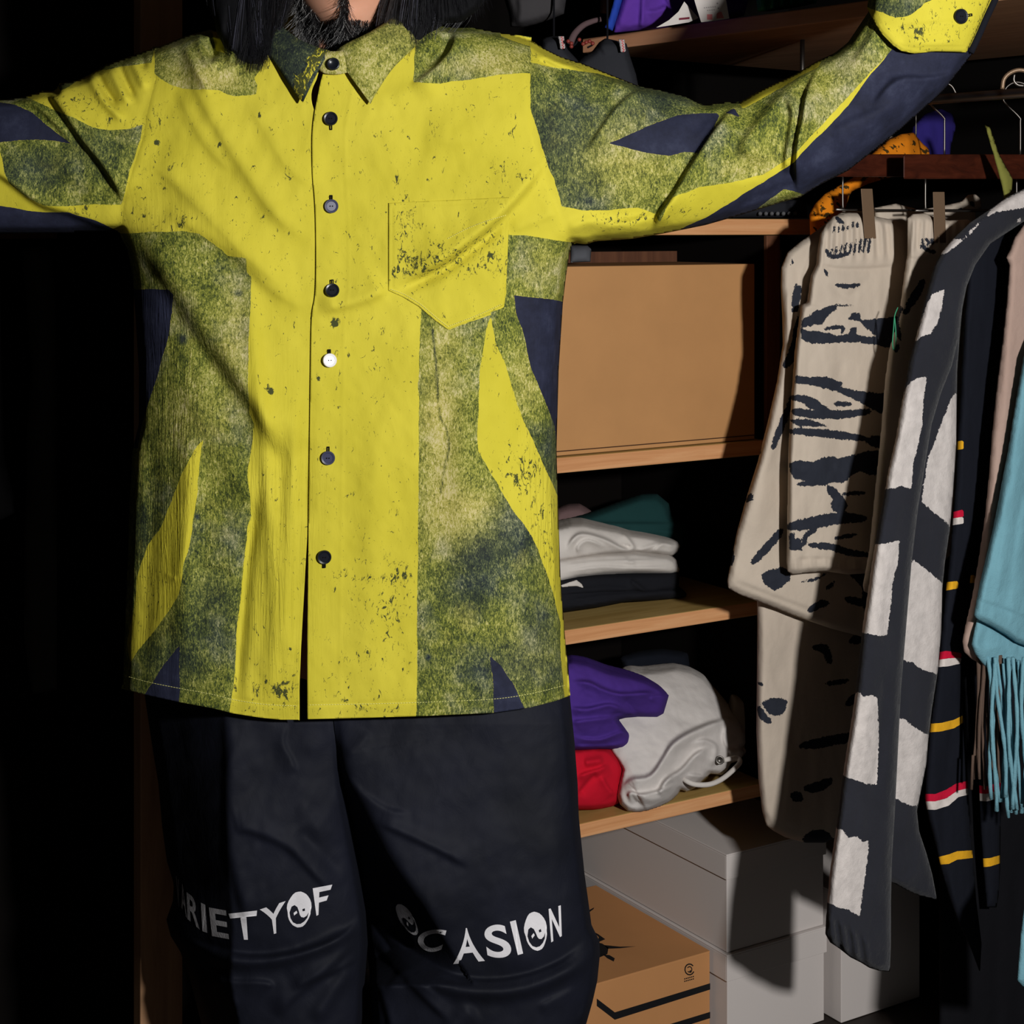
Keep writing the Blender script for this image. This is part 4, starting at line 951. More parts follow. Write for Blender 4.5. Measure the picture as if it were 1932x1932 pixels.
PF_R = [
 ('s', [(640, 1350), (646, 1440), (690, 1540), (745, 1640), (800, 1712), (862, 1812)][::-1], 10, 80, -.0),
 ('s', [(634, 1340), (648, 1450), (695, 1545), (748, 1640), (802, 1715), (862, 1810)], 10, 90, .0),
 ('s', [(870, 1820), (802, 1715), (748, 1640), (695, 1545), (648, 1450), (634, 1340)], 9, 120, .016),
 ('s', [(648, 1450), (680, 1490), (730, 1525), (780, 1535)], 5, 22, .004),
 ('s', [(890, 1640), (830, 1608), (760, 1575), (705, 1552)], 5, 26, .0065),
 ('s', [(700, 1380), (680, 1410), (650, 1430)], 8, 20, .004),
 ('s', [(1122, 1758), (1060, 1812), (980, 1842), (900, 1848), (830, 1830), (760, 1785), (700, 1740)], 4, 32, -.0075),
 ('r', [(706, 1760), (760, 1812), (830, 1858), (900, 1872), (990, 1866), (1080, 1828), (1120, 1790)], 15, .010),
 ('s', [(720, 1880), (740, 1850), (760, 1830), (790, 1850), (850, 1900)], 5, 22, .007),
 ('s', [(700, 1770), (730, 1810), (775, 1860), (815, 1900), (850, 1932)][::-1], 5, 24, .008),
 ('s', [(710, 1850), (725, 1900), (740, 1960)][::-1], 5, 24, .008),
 ('s', [(1010, 1900), (1050, 1880), (1090, 1860)], 5, 20, .004),
 ('s', [(1085, 1930), (1110, 1890), (1125, 1850)], 5, 20, .005),
 ('r', [(900, 1900), (860, 1932), (820, 1990)], 20, .006),
 ('r', [(760, 1740), (790, 1790)], 10, .004),
 ('s', [(1080, 1480), (1060, 1560), (1055, 1640)], 20, 30, .003),
]
def hem_sink(X, Y): return -.010 * np.clip((1365 - Y) / 60, 0, 1)
def out_L(X, Y):                         # the outer side of the left leg turns sharply back
    e = np.interp(Y, [1240, 1600, 1750, 1850, 1932, 2300], [424, 428, 440, 436, 452, 470]); o = np.interp(Y, [p[1] for p in LEG_L[:17]], [p[0] for p in LEG_L[:17]])
    return -.11 * np.clip((e - X) / np.maximum(e - o, 20), 0, 1)
def turn_R(X, Y):                        # inner part of the right thigh turns away along a slanting ridge
    d, S, T = sdline(X, Y, [(628, 1300), (646, 1440), (692, 1540), (747, 1640), (802, 1715), (864, 1812)], 3, True)
    inner = np.where(S > 0, d, 0); t = -1.9 * inner / F * 2.1 * np.clip((Y - 1380) / 80, 0, 1) * np.clip((1860 - Y) / 70, 0, 1)
    return np.maximum(t, -.12)
def h_LL(X, Y):
    h = blend(X, Y, FL_); fr = np.clip(h / .04, 0, 1)
    return h + (folds(X, Y, PF_L) * 1.3 + fbm(X, Y, 60, 80, .5, 21, 3) * .005 + hem_sink(X, Y)) * fr + out_L(X, Y)
def h_LR(X, Y):
    h = blend(X, Y, FRr); fr = np.clip(h / .04, 0, 1)
    return h + (folds(X, Y, PF_R) * 1.3 + fbm(X, Y, 60, 80, .5, 22, 3) * .004 + hem_sink(X, Y)) * fr + turn_R(X, Y)
trs = thing('trousers', None, None, (0, 0, 0)); trs.parent = person; trs.location = (0, 0, .08)
PYF = flat(PY)
prop(sheet('trouser_leg', LEG_L, PYF, h_LL, 3.4, M_nylon, trs), None)
sheet('trouser_leg', LEG_R, PYF, h_LR, 3.4, M_nylon, trs)
def h_bk(Fd, s): return lambda X, Y: -(blend(X, Y, Fd) * 1.05 + fbm(X, Y, 60, 80, .5, s, 2) * .006 + .004) + (out_L(X, Y) if s == 31 else turn_R(X, Y))
sheet('trouser_back', LEG_L, PYF, h_bk(FL_, 31), 9, M_nylon, trs, flip=True)
sheet('trouser_back', LEG_R, PYF, h_bk(FRr, 32), 9, M_nylon, trs, flip=True)
def psurf(X, Y, hf, off=0.0):
    X = np.asarray(X, float); Y = np.asarray(Y, float); D = PY - hf(X, Y) - off
    return np.stack([(X - CX) * D / F, D, CZ + (HY - Y) * D / F], 1)
# printed lettering: each glyph cut from strokes in its own little frame, laid on the cloth
def glyph_mesh(ch):
    c = bpy.data.curves.new('g', 'FONT'); c.body = ch; c.size = 1; c.offset = .022
    o = bpy.data.objects.new('g', c); COL.objects.link(o)
    dg = bpy.context.evaluated_depsgraph_get(); me = bpy.data.meshes.new_from_object(o.evaluated_get(dg))
    bpy.data.objects.remove(o); bpy.data.curves.remove(c); return me
def lay(bm, name, quad, hf, parent, label=None, mat=None, off=.0012):
    """map the unit-box outline of bm through a pixel quadrilateral onto the trouser cloth"""
    xs = [v.co.x for v in bm.verts]; ys = [v.co.y for v in bm.verts]
    x0, x1, y0, y1 = min(xs), max(xs), min(ys), max(ys)
    for v in bm.verts: v.co.x = (v.co.x - x0) / (x1 - x0 + 1e-9); v.co.y = (v.co.y - y0) / (y1 - y0 + 1e-9); v.co.z = 0
    for k in range(1, 8):
        for ax in ((1, 0, 0), (0, 1, 0)):
            co = Vector(ax) * (k / 8)
            bmesh.ops.bisect_plane(bm, geom=bm.verts[:] + bm.edges[:] + bm.faces[:], plane_co=co, plane_no=ax)
    bl, br, tr, tl = [np.array(q, float) for q in quad]
    S = np.array([(v.co.x, v.co.y) for v in bm.verts]); s = S[:, :1]; u = S[:, 1:]
    Pp = (bl * (1 - s) + br * s) * (1 - u) + (tl * (1 - s) + tr * s) * u
    V = psurf(Pp[:, 0], Pp[:, 1], hf, off)
    for v, p in zip(bm.verts, V): v.co = p
    me = bpy.data.meshes.new(name); bm.to_mesh(me); bm.free(); me.materials.append(mat or M_print); smooth(me)
    return prop(link(name, me, parent), label)
def letter(ch, quad, hf, parent):
    me = glyph_mesh(ch); bm = bmesh.new(); bm.from_mesh(me); bpy.data.meshes.remove(me)
    lay(bm, 'letter', quad, hf, parent)
def poly_bm(polys):
    bm = bmesh.new()
    for p in polys:
        f = bm.faces.new([bm.verts.new((x, y, 0)) for x, y in p]); bmesh.ops.triangulate(bm, faces=[f])
    return bm
trL, trR = [o for o in COL.objects if o.name.startswith('trouser_leg')][:2]
# quads: bottom-left, bottom-right, top-right, top-left in photo pixels
for ch, q in (('V', [(334, 1706), (340, 1714), (337, 1660), (332, 1652)]), ('A', [(342, 1712), (353, 1733), (348, 1672), (340, 1664)]), ('R', [(354, 1734), (377, 1754), (374, 1700), (352, 1683)]),
              ('I', [(382, 1757), (391, 1760), (387, 1707), (379, 1703)]), ('E', [(400, 1766), (432, 1772), (427, 1718), (394, 1712)]), ('T', [(448, 1773), (480, 1773), (485, 1718), (431, 1724)]),
              ('Y', [(508, 1765), (530, 1758), (539, 1700), (490, 1716)]), ('F', [(597, 1728), (608, 1722), (627, 1669), (590, 1676)])):
    letter(ch, q, h_LL, trL)
for ch, q in (('C', [(793, 1797), (832, 1795), (844, 1752), (784, 1757)]), ('A', [(855, 1819), (915, 1813), (888, 1750), (872, 1752)]), ('S', [(920, 1808), (968, 1806), (954, 1742), (912, 1748)]),
              ('I', [(977, 1802), (987, 1799), (973, 1736), (962, 1739)]), ('N', [(1040, 1778), (1060, 1766), (1058, 1708), (1035, 1715)])):
    letter(ch, q, h_LR, trR)
# the round face badge that stands for each O: egg outline, dark curl, two eyes
def face_badge(cx, cy, rx, ry, rot, hf, parent, dark=False):
    n = 28; c, s = math.cos(rot), math.sin(rot)
    tf = lambda x, y: (cx + c * x * rx + s * y * ry, cy + (-s * x * rx + c * y * ry) * -1 * -1)
    def T(x, y): X_ = x * rx; Y_ = -y * ry; return (cx + c * X_ - s * Y_, cy + s * X_ + c * Y_)
    def put(polys, nm, mat, off, label=None):
        bm = poly_bm(polys)
        for k in range(-3, 4):
            for ax in ((1, 0, 0), (0, 1, 0)): bmesh.ops.bisect_plane(bm, geom=bm.verts[:] + bm.edges[:] + bm.faces[:], plane_co=Vector(ax) * k * .28, plane_no=ax)
        P = np.array([T(v.co.x, v.co.y) for v in bm.verts]); V = psurf(P[:, 0], P[:, 1], hf, off)
        for v, p in zip(bm.verts, V): v.co = p
        me = bpy.data.meshes.new(nm); bm.to_mesh(me); bm.free(); me.materials.append(mat); smooth(me); return prop(link(nm, me, parent), label)
    wob = [1, .99, 1.01, 1, .98, 1.0, 1.02]
    eg = [(math.cos(2 * math.pi * k / n) * (1 if math.sin(2 * math.pi * k / n) > 0 else .93) * wob[k % 7], math.sin(2 * math.pi * k / n) * wob[(k * 3) % 7]) for k in range(n)]
    put([eg], 'face_badge', M_print, .0012, 'round face badge in place of the letter O')
    curl = [(-.62, .12), (-.40, .22), (-.16, .12), (-.02, -.08), (.10, -.30), (.22, -.40), (.44, -.42), (.66, -.30), (.78, -.12), (.72, -.40), (.52, -.62), (.24, -.78), (-.06, -.82), (-.38, -.74), (-.62, -.52), (-.74, -.22)]
    put([curl], 'badge_curl', M_nylon, .0017)
    put([[(-.36, -.36), (-.12, -.20), (-.20, -.08), (-.42, -.22)]], 'badge_eye', M_print, .0022)
    put([[(.26, .04), (.44, .10), (.48, -.04), (.30, -.08)]], 'badge_eye', M_nylon, .0017)
face_badge(564.5, 1716, 23.5, 34, .10, h_LL, trL)
face_badge(1011, 1757, 22, 37, -.08, h_LR, trR)
face_badge(768, 1735, 13, 34, -.55, h_LR, trR)
stitches_p = [(372, 1790), (430, 1801), (490, 1800)]

# ================================================================ BODY (one voxel-remeshed surface)
def capsule(bm, p0, p1, r0, r1, n=14, m=7, sq=1.0):
    p0 = Vector(p0); p1 = Vector(p1); d = (p1 - p0); L = d.length; d.normalize()
    a = d.orthogonal().normalized()
    if abs(d.z) > .7: a = Vector((1, 0, 0)); a = (a - d * a.dot(d)).normalized()
    b_ = d.cross(a); rings = []
    st = [(-math.cos(k * math.pi / 2 / 4) * r0, math.sin(k * math.pi / 2 / 4) * r0) for k in range(1, 4)] + [(L * k / m, r0 + (r1 - r0) * k / m) for k in range(m + 1)] + [(L + math.sin(k * math.pi / 2 / 4) * r1, math.cos(k * math.pi / 2 / 4) * r1) for k in range(1, 4)]
    for x, r in st: rings.append([bm.verts.new(p0 + d * x + (a * math.cos(2 * math.pi * k / n) + b_ * math.sin(2 * math.pi * k / n) * sq) * r) for k in range(n)])
    for i in range(len(rings) - 1):
        for k in range(n): bm.faces.new((rings[i][k], rings[i][(k + 1) % n], rings[i + 1][(k + 1) % n], rings[i + 1][k]))
    bm.faces.new(rings[0][::-1]); bm.faces.new(rings[-1])
def w_(px, py, Y): return Vector(W(px, py, Y))
HC = Vector(((657 - CX) * 2.05 / F, 2.075, 1.622))      # centre of the head
def headpt(dx, dy, dz):
    """unit direction -> head surface (x right, y towards the viewer negative, z up)"""
    x = dx * .076; y = dy * .096; z = dz * .118
    if dz < 0: tt = min(1, -dz); x *= 1 - .20 * tt ** 1.6; y = y * (1 - .10 * tt) if dy > 0 else y
    if dy < 0:
        y += .010 * max(0, -dy) * (1 if abs(dz) < .9 else .6)      # flatter face
        g = lambda cx, cz, sx, sz: math.exp(-((dx - cx) / sx) ** 2 - ((dz - cz) / sz) ** 2)
        f = max(0, -dy) ** .5
        y -= f * (.024 * g(0, -.16, .10, .13) + .012 * g(0, .04, .09, .16) + .010 * g(0, -.50, .30, .10) + .014 * g(0, -.86, .34, .18) + .006 * g(0, .28, .6, .1))
        y += f * (.013 * g(.36, .06, .18, .10) + .013 * g(-.36, .06, .18, .10) + .004 * g(0, -.66, .2, .06) + .002 * g(0, -.50, .22, .02))
        y -= f * (.005 * g(.50, -.16, .2, .14) + .005 * g(-.50, -.16, .2, .14))
        x *= 1 + .05 * g(.9, -.5, .5, .3) + .05 * g(-.9, -.5, .5, .3)
    return Vector((x, y, z))
bm = bmesh.new()
nu, nv = 72, 54; rows = []
for j in range(nv + 1):
    ph = math.pi * j / nv - math.pi / 2; rw = []
    for i in range(nu if 0 < j < nv else 1):
        th = 2 * math.pi * i / nu; rw.append(bm.verts.new(HC + headpt(math.cos(ph) * math.sin(th), -math.cos(ph) * math.cos(th), math.sin(ph))))
    rows.append(rw)
for j in range(nv):
    A_, B_ = rows[j], rows[j + 1]
    for i in range(nu):
        a0, a1 = A_[i % len(A_)], A_[(i + 1) % len(A_)]; b0, b1 = B_[i % len(B_)], B_[(i + 1) % len(B_)]
        f_ = [v for k, v in enumerate((a0, a1, b1, b0)) if v not in (a0, a1, b1, b0)[:k]]
        if len(f_) > 2: bm.faces.new(f_)
for s in (-1, 1):                      # ears
    capsule(bm, HC + Vector((s * .078, .012, -.022)), HC + Vector((s * .083, .014, .018)), .010, .013, 10, 3)
    capsule(bm, HC + Vector((s * .070, .010, -.004)), HC + Vector((s * .083, .014, 0)), .012, .012, 10, 2)
nk = Vector((HC.x, 2.110, 1.44))
nk.x = (640 - CX) * 2.09 / F
capsule(bm, nk, HC + Vector((0, .022, -.06)), .056, .054)
capsule(bm, w_(500, 215, 2.13), w_(780, 215, 2.13), .070, .070); capsule(bm, w_(400, 175, 2.13), w_(880, 175, 2.13), .045, .045)
capsule(bm, w_(640, 300, 2.125), w_(640, 1050, 2.11), .100, .092, sq=.85, n=20); capsule(bm, w_(520, 320, 2.125), w_(540, 1100, 2.11), .075, .078); capsule(bm, w_(770, 320, 2.125), w_(750, 1100, 2.11), .075, .078)
HIPL, HIPR = w_(520, 1230, 2.11), w_(780, 1230, 2.11)
capsule(bm, HIPL, HIPR, .082, .082)
KL, KR = w_(520, 1810, 2.11), w_(880, 1810, 2.11); ANL = Vector((KL.x - .005, 2.13, .10 + ZF)); ANR = Vector((KR.x + .01, 2.13, .10 + ZF))
for h_, k_, a_ in ((HIPL, KL, ANL), (HIPR, KR, ANR)):
    capsule(bm, h_, k_, .076, .052); capsule(bm, k_, a_, .050, .034)
    capsule(bm, a_ + Vector((0, .03, -.055)), a_ + Vector((0, -.14, -.07)), .034, .028)
# arms
SHR, ELR, WRR = w_(930, 180, 2.125), w_(1420, 290, 2.085), w_(1850, -60, 2.045)
SHL, ELL, WRL = w_(350, 190, 2.125), w_(-140, 320, 2.08), w_(-620, 235, 2.06)
capsule(bm, SHR, ELR, .050, .038); capsule(bm, ELR, WRR, .038, .026)
capsule(bm, SHL, ELL, .050, .038); capsule(bm, ELL, WRL, .038, .026)
def hand(wr, d, side, palmn=Vector((0, -1, 0))):
    """relaxed open hand: palm, four uneven fingers bent at the knuckles, thumb from the palm's side"""
    d = d.normalized(); n = (palmn - d * palmn.dot(d)).normalized(); s = d.cross(n) * side
    for k in range(4):
        o = (k - 1.5) * .019; capsule(bm, wr + d * .012 + s * o * .6, wr + d * .085 + s * o, .014, .0125, 10, 3)
    for k, L in enumerate((.066, .075, .071, .055)):
        o = (k - 1.5) * .0205; p = wr + d * .090 + s * o; fd = (d + s * (k - 1.5) * .09 + n * .10).normalized()
        p1 = p + fd * L * .48; fd2 = (fd + n * .28).normalized(); p2 = p1 + fd2 * L * .30; fd3 = (fd2 + n * .30).normalized(); p3 = p2 + fd3 * L * .26
        capsule(bm, p - fd * .012, p1, .0092, .0084, 10, 3); capsule(bm, p1, p2, .0084, .0078, 10, 2); capsule(bm, p2, p3, .0078, .0068, 10, 2)
    p = wr + d * .030 - s * .024; td = (d * .62 - s * .70 + n * .25).normalized(); p1 = p + td * .034; t2 = (d * .85 - s * .35 + n * .3).normalized()
    capsule(bm, p, p1, .0145, .0108, 10, 2); capsule(bm, p1, p1 + t2 * .030, .0105, .0095, 10, 2); capsule(bm, p1 + t2 * .030, p1 + t2 * .054, .0095, .0080, 10, 2)
hand(WRR + (WRR - ELR).normalized() * .01, WRR - ELR, 1); hand(WRL + (WRL - ELL).normalized() * .01, WRL - ELL, -1)
me = bpy.data.meshes.new('body'); bm.to_mesh(me); bm.free(); me.materials.append(M_skin)
body = link('body', me, person)
r_ = body.modifiers.new('fuse', 'REMESH'); r_.mode = 'VOXEL'; r_.voxel_size = .0042; r_.use_smooth_shade = True
s_ = body.modifiers.new('soften', 'SMOOTH'); s_.factor = .5; s_.iterations = 3
# eyes, brows, lips (the face above the frame)
M_eye = plain('eye_white', (232, 228, 222), .2, .5); M_iris = plain('iris', (44, 28, 20), .15, .5); M_lip = plain('lip', (172, 100, 88), .5, .3)
for s in (-1, 1):
    c = HC + Vector((s * .0300, -.0735, .0065)); m = MB(); m.disc(c, (0, -1, 0), .0125, .006, 20, ((1, 0), (.9, .45), (.6, .85), (.3, 1), (0, 1.02))); m.v = [(v[0], v[1], c.z + (v[2] - c.z) * .48) for v in m.v]; e = m.build('eye', M_eye, person, True)
    m = MB(); m.disc(c + Vector((0, -.0054, 0)), (0, -1, 0), .0055, .0012, 18, ((1, 0), (.8, .6), (0, .9))); m.build('iris', M_iris, e, True)
m = MB(); lp = [HC + Vector((x * .024, -.094 - .008 * (1 - x * x) , -.0600 + .002 * abs(x))) for x in np.linspace(-1, 1, 13)]
m.tube(lp, lambda q: .0016 + .0046 * math.sin(math.pi * q), 10); m.build('lips', M_lip, person, True)

# ================================================================ HAIR AND BEARD
M_hair = NT('black_hair', .34, .9); M_hair = M_hair.out(lin((14, 14, 19)))
M_hairv = NT('black_hair_mass', .8, .12); M_hairv = M_hairv.out(lin((8, 8, 11)))
t = NT('beard_hair', .35, .6); wn = t.n('ObjectInfo'); M_beard = t.out(lin((20, 19, 21)))
M_grey = NT('grey_hair', .35, .6); M_grey = M_grey.out(lin((150, 148, 146)))
def strands(name, curves, mat, parent, r=.00022, taper=True, label=None):
    cu = bpy.data.curves.new(name, 'CURVE'); cu.dimensions = '3D'; cu.bevel_depth = r; cu.bevel_resolution = 0; cu.resolution_u = 2
    base = wpos(parent)
    for P in curves:
        sp = cu.splines.new('POLY'); sp.points.add(len(P) - 1); n = len(P)
        co = np.ones((n, 4), np.float32); co[:, :3] = np.array(P) - np.array(base); sp.points.foreach_set('co', co.ravel())
        sp.points.foreach_set('radius', np.array([1.0 if not taper else (1 - .75 * (i / (n - 1)) ** 2) for i in range(n)], np.float32))
    cu.materials.append(mat)
    o = bpy.data.objects.new(name, cu); COL.objects.link(o); o.parent = parent; return prop(o, label, kind='stuff')
# scalp cap + two long locks as volumes; loose strands over them
hairE = thing('hair', None, None, (0, 0, 0)); hairE.parent = person; hairE.location = (HC.x - PX0, HC.y - 2.10, HC.z - ZF)
bm = bmesh.new(); nu, nv = 64, 40; rw = []
for j in range(nv + 1):
    ph = math.pi / 2 - (math.pi * .66) * j / nv; row = []
    for i in range(nu):
        th = 2 * math.pi * i / nu; dx, dy, dz = math.cos(ph) * math.sin(th), -math.cos(ph) * math.cos(th), math.sin(ph)
        p = headpt(dx, dy, dz); k = 1.11 + .02 * math.sin(th * 23 + 3 * ph)
        # leave the face free: pull the cap back in front below the hairline
        fr = max(0, -dy); 
        if fr > .35 and dz < .62: p = Vector((p.x * 1.10 * (1 if abs(dx) > .55 else .9), max(p.y, -.045 + .02 * (dz)), p.z))
        row.append(bm.verts.new(HC + Vector((p.x * k, p.y * k + .006, p.z * k))))
    rw.append(row)
for j in range(nv):
    for i in range(nu): bm.faces.new((rw[j][i], rw[j][(i + 1) % nu], rw[j + 1][(i + 1) % nu], rw[j + 1][i]))
me = bpy.data.meshes.new('scalp_hair'); bm.to_mesh(me); bm.free(); me.materials.append(M_hairv); smooth(me); link('scalp_hair', me, hairE)
LOCK_L = [(402, -230), (392, -150), (388, -80), (392, -30), (400, 20), (408, 60), (425, 92), (448, 112), (470, 122), (488, 124), (503, 112), (514, 92), (521, 66), (520, 30), (528, -20), (540, -80), (556, -150), (560, -230), (480, -260)]
LOCK_R = [(760, -230), (768, -120), (768, -60), (768, -10), (762, 20), (744, 54), (722, 82), (709, 99), (722, 106), (760, 104), (790, 90), (815, 62), (840, 44), (870, 42), (900, 22), (915, 0), (908, -60), (880, -140), (850, -230), (790, -260)]
def lockY(px, py): return 2.035 + .0 * px
def hairmat_noise(a, s): return lambda X, Y: fbm(X, Y, 9, 90, a, s, 3) * .006
pillow('hair_lock', LOCK_L, lambda px, py: 2.045 - .00022 * (np.asarray(py) + 80), .030, 4.0, M_hairv, hairE, (), .03, noise=hairmat_noise(.18, 51))
pillow('hair_lock', LOCK_R, lambda px, py: 2.045 - .00014 * (np.asarray(py) + 80), .026, 4.0, M_hairv, hairE, (), .03, noise=hairmat_noise(-.30, 52))
rs = np.random.RandomState(4)
def lock_strands(roots, ends, clumps, per, Yf, bulge, seed):
    """clumps of strands: each clump bends its own way, so light catches it in streaks; some strands take a painted sheen"""
    rs = np.random.RandomState(seed); D_, L_h = [], []
    ip = lambda u, T: np.array([np.interp(u, np.linspace(0, 1, len(T)), [r[0] for r in T]), np.interp(u, np.linspace(0, 1, len(T)), [r[1] for r in T])])
    for c in range(clumps):
        u = rs.rand(); u2 = np.clip(u + rs.randn() * .13, 0, 1); w1, w2, ph = rs.randn() * 9, rs.randn() * 7, rs.rand() * 6.3
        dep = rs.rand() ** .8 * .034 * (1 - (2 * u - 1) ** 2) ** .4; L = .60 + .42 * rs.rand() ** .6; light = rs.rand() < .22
        for k_ in range(per):
            a = ip(np.clip(u + rs.randn() * .016, 0, 1), roots); e = ip(np.clip(u2 + rs.randn() * .035, 0, 1), ends) + rs.randn(2) * 3
            side = (u - .5) * bulge; j = rs.randn() * .5; d2 = dep + rs.randn() * .0016; P = []
            for k in range(14):
                s = k / 13 * L
                q = a * (1 - s) + e * s + np.array([side * math.sin(math.pi * s ** .8) + w1 * math.sin(2.4 * s + ph) + w2 * math.sin(5 * s + ph) * .5 + j * 6 * s * s, 0])
                P.append(W(q[0], q[1], float(Yf(q[0], q[1])) - d2 * (1 - .25 * s) - .003))
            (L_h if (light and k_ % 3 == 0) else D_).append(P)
    return D_, L_h
YL = lambda x, y: 2.045 - .00022 * (y + 80)
YR = lambda x, y: 2.045 - .00014 * (y + 80)
M_hairl = NT('hair_painted_sheen', .38, .9); M_hairl = M_hairl.out(lin((74, 74, 88)))  # paler tint paints the hair's sheen onto some strands
d1, l1 = lock_strands([(400, -230), (560, -230)], [(432, 98), (452, 116), (474, 128), (492, 130), (508, 108)], 90, 26, YL, 50, 3)
d2_, l2 = lock_strands([(776, -220), (862, -230)], [(706, 98), (735, 108), (765, 104), (800, 82), (850, 48), (912, 12)], 90, 26, YR, 14, 5)
strands('loose_strands', d1, M_hair, hairE, .00034); strands('loose_strands', d2_, M_hair, hairE, .00034)
strands('sheen_tinted_strands', l1, M_hairl, hairE, .00030, label='hair strands tinted paler as painted sheen'); strands('sheen_tinted_strands', l2, M_hairl, hairE, .00030, label='hair strands tinted paler as painted sheen')
fly = []
for _ in range(60):
    x = 380 + rs.rand() * 40; y = -120 + rs.rand() * 60; P = []
    for k in range(8): s = k / 7; P.append(W(x - 14 * math.sin(3 * s) + 70 * s * rs.rand() * .2 + 60 * s ** 2, y + 190 * s, 2.03))
    fly.append(P)
for _ in range(60):
    x = 840 + rs.rand() * 60; y = -120 + rs.rand() * 60; P = []
    for k in range(8): s = k / 7; P.append(W(x + 26 * math.sin(2.6 * s) - 50 * s ** 2, y + 150 * s, 2.03))
    fly.append(P)
strands('flyaway_hair', fly, M_hair, hairE, .00022)
# beard on the jaw
bd, gr = [], []
def hp(px, pz, lift=0.0):               # head surface by direction angles: px in -1..1 across the front, pz
    dx = px; dz = pz; dy = -math.sqrt(max(0.02, 1 - min(.98, dx * dx + dz * dz)))
    nrm = math.sqrt(dx * dx + dy * dy + dz * dz); return HC + headpt(dx / nrm, dy / nrm, dz / nrm)
for i in range(11500):
    x = rs.uniform(-.92, .92); z = rs.uniform(-1.05, -.36)
    rr = math.hypot(x, z)
    if rr > 1.0: 
        k = 1 / rr; x *= k; z *= k
    edge = -.79 + .85 * max(0, abs(x - .04) - .50)
    if abs(x) < .07 and z > -.84 and rs.rand() < .5: edge = -.50
    if z > edge: continue
    if rs.rand() < .5 and z > edge - .06: continue
    p = hp(x, z); out = (p - HC - Vector((0, .02, 0))).normalized()
    flow = Vector((-.35 * np.sign(x) * .6 + rs.randn() * .35, -.15, -1 + rs.randn() * .25)).normalized()
    L = rs.uniform(.012, .027) * (1.0 if z < edge - .1 else .6)
    P = []; cx_ = rs.randn() * .35
    for k in range(5):
        s = k / 4; P.append(tuple(p + out * (-.001 + .0075 * math.sin(1.7 * s)) * (L / .016) + flow * L * s + Vector((cx_ * L * s * s, 0, 0))))
    (gr if rs.rand() < .13 else bd).append(P)
strands('beard', bd, M_beard, person, .00033, label='short black beard'); strands('beard', gr, M_grey, person, .00022, label='scattered grey beard hairs')
for s in (-1, 1):
    P = []
    for k in range(160):
        x0_ = s * (.016 + .034 * rs.rand()); z0_ = .024 + rs.randn() * .0022; q = HC + Vector((x0_, -.088 + abs(x0_) * .25, z0_)); P.append([tuple(q), tuple(q + Vector((s * .004, -.002, .002))), tuple(q + Vector((s * .008, -.001, .0015)))])
    strands('eyebrow', P, M_beard, person, .0003)
# shoes
M_shoe = plain('shoe_leather', (24, 23, 24), .5, .4); M_sole = plain('sole', (60, 58, 56), .8)
for a_ in (ANL, ANR):
    V = []; Fc = []; n = 26; prof = [(0, 1.0), (.018, 1.03), (.035, 1.0), (.06, .86), (.085, .55), (.11, .40)]
    for (z_, k_) in prof:
        for i in range(n):
            th = 2 * math.pi * i / n; x = math.cos(th) * .048 * k_; y = math.sin(th) * .145 * (k_ if z_ < .05 else k_ * .72); 
            V.append((a_.x + x, a_.y - .045 + (y if z_ < .05 else y + .045 * (z_ - .05) / .06 + .02), z_ + .002 + ZF))
    for j in range(len(prof) - 1): Fc += [(j * n + i, j * n + (i + 1) % n, (j + 1) * n + (i + 1) % n, (j + 1) * n + i) for i in range(n)]
    Fc += [tuple(range(n))[::-1], tuple((len(prof) - 1) * n + i for i in range(n))]
    me = pymesh('shoe', V, Fc, M_shoe); o = link('shoe', me, person)
    m = MB(); m.v = list(V[:2 * n]); m.f = [(i, (i + 1) % n, n + (i + 1) % n, n + i) for i in range(n)]
    m.v = [((x - a_.x) * 1.05 + a_.x, (y - a_.y + .045) * 1.02 + a_.y - .045, z) for x, y, z in m.v]; m.build('sole', M_sole, o)
# ================================================================ HANGING GARMENTS (rail on the right)
INK = (44, 47, 56)
def garment(name, label, cat, pxr, Yr, mat, parts, group=None):
    pass
def base_of(px, py, Yf): Y = float(Yf(np.array([float(px)]), np.array([float(py)]))[0]); return W(px, py, Y)
def wr(sx, sy, a, amp, seed, oc=3): return lambda X, Y: fbm(X, Y, sx, sy, a, seed, oc) * amp

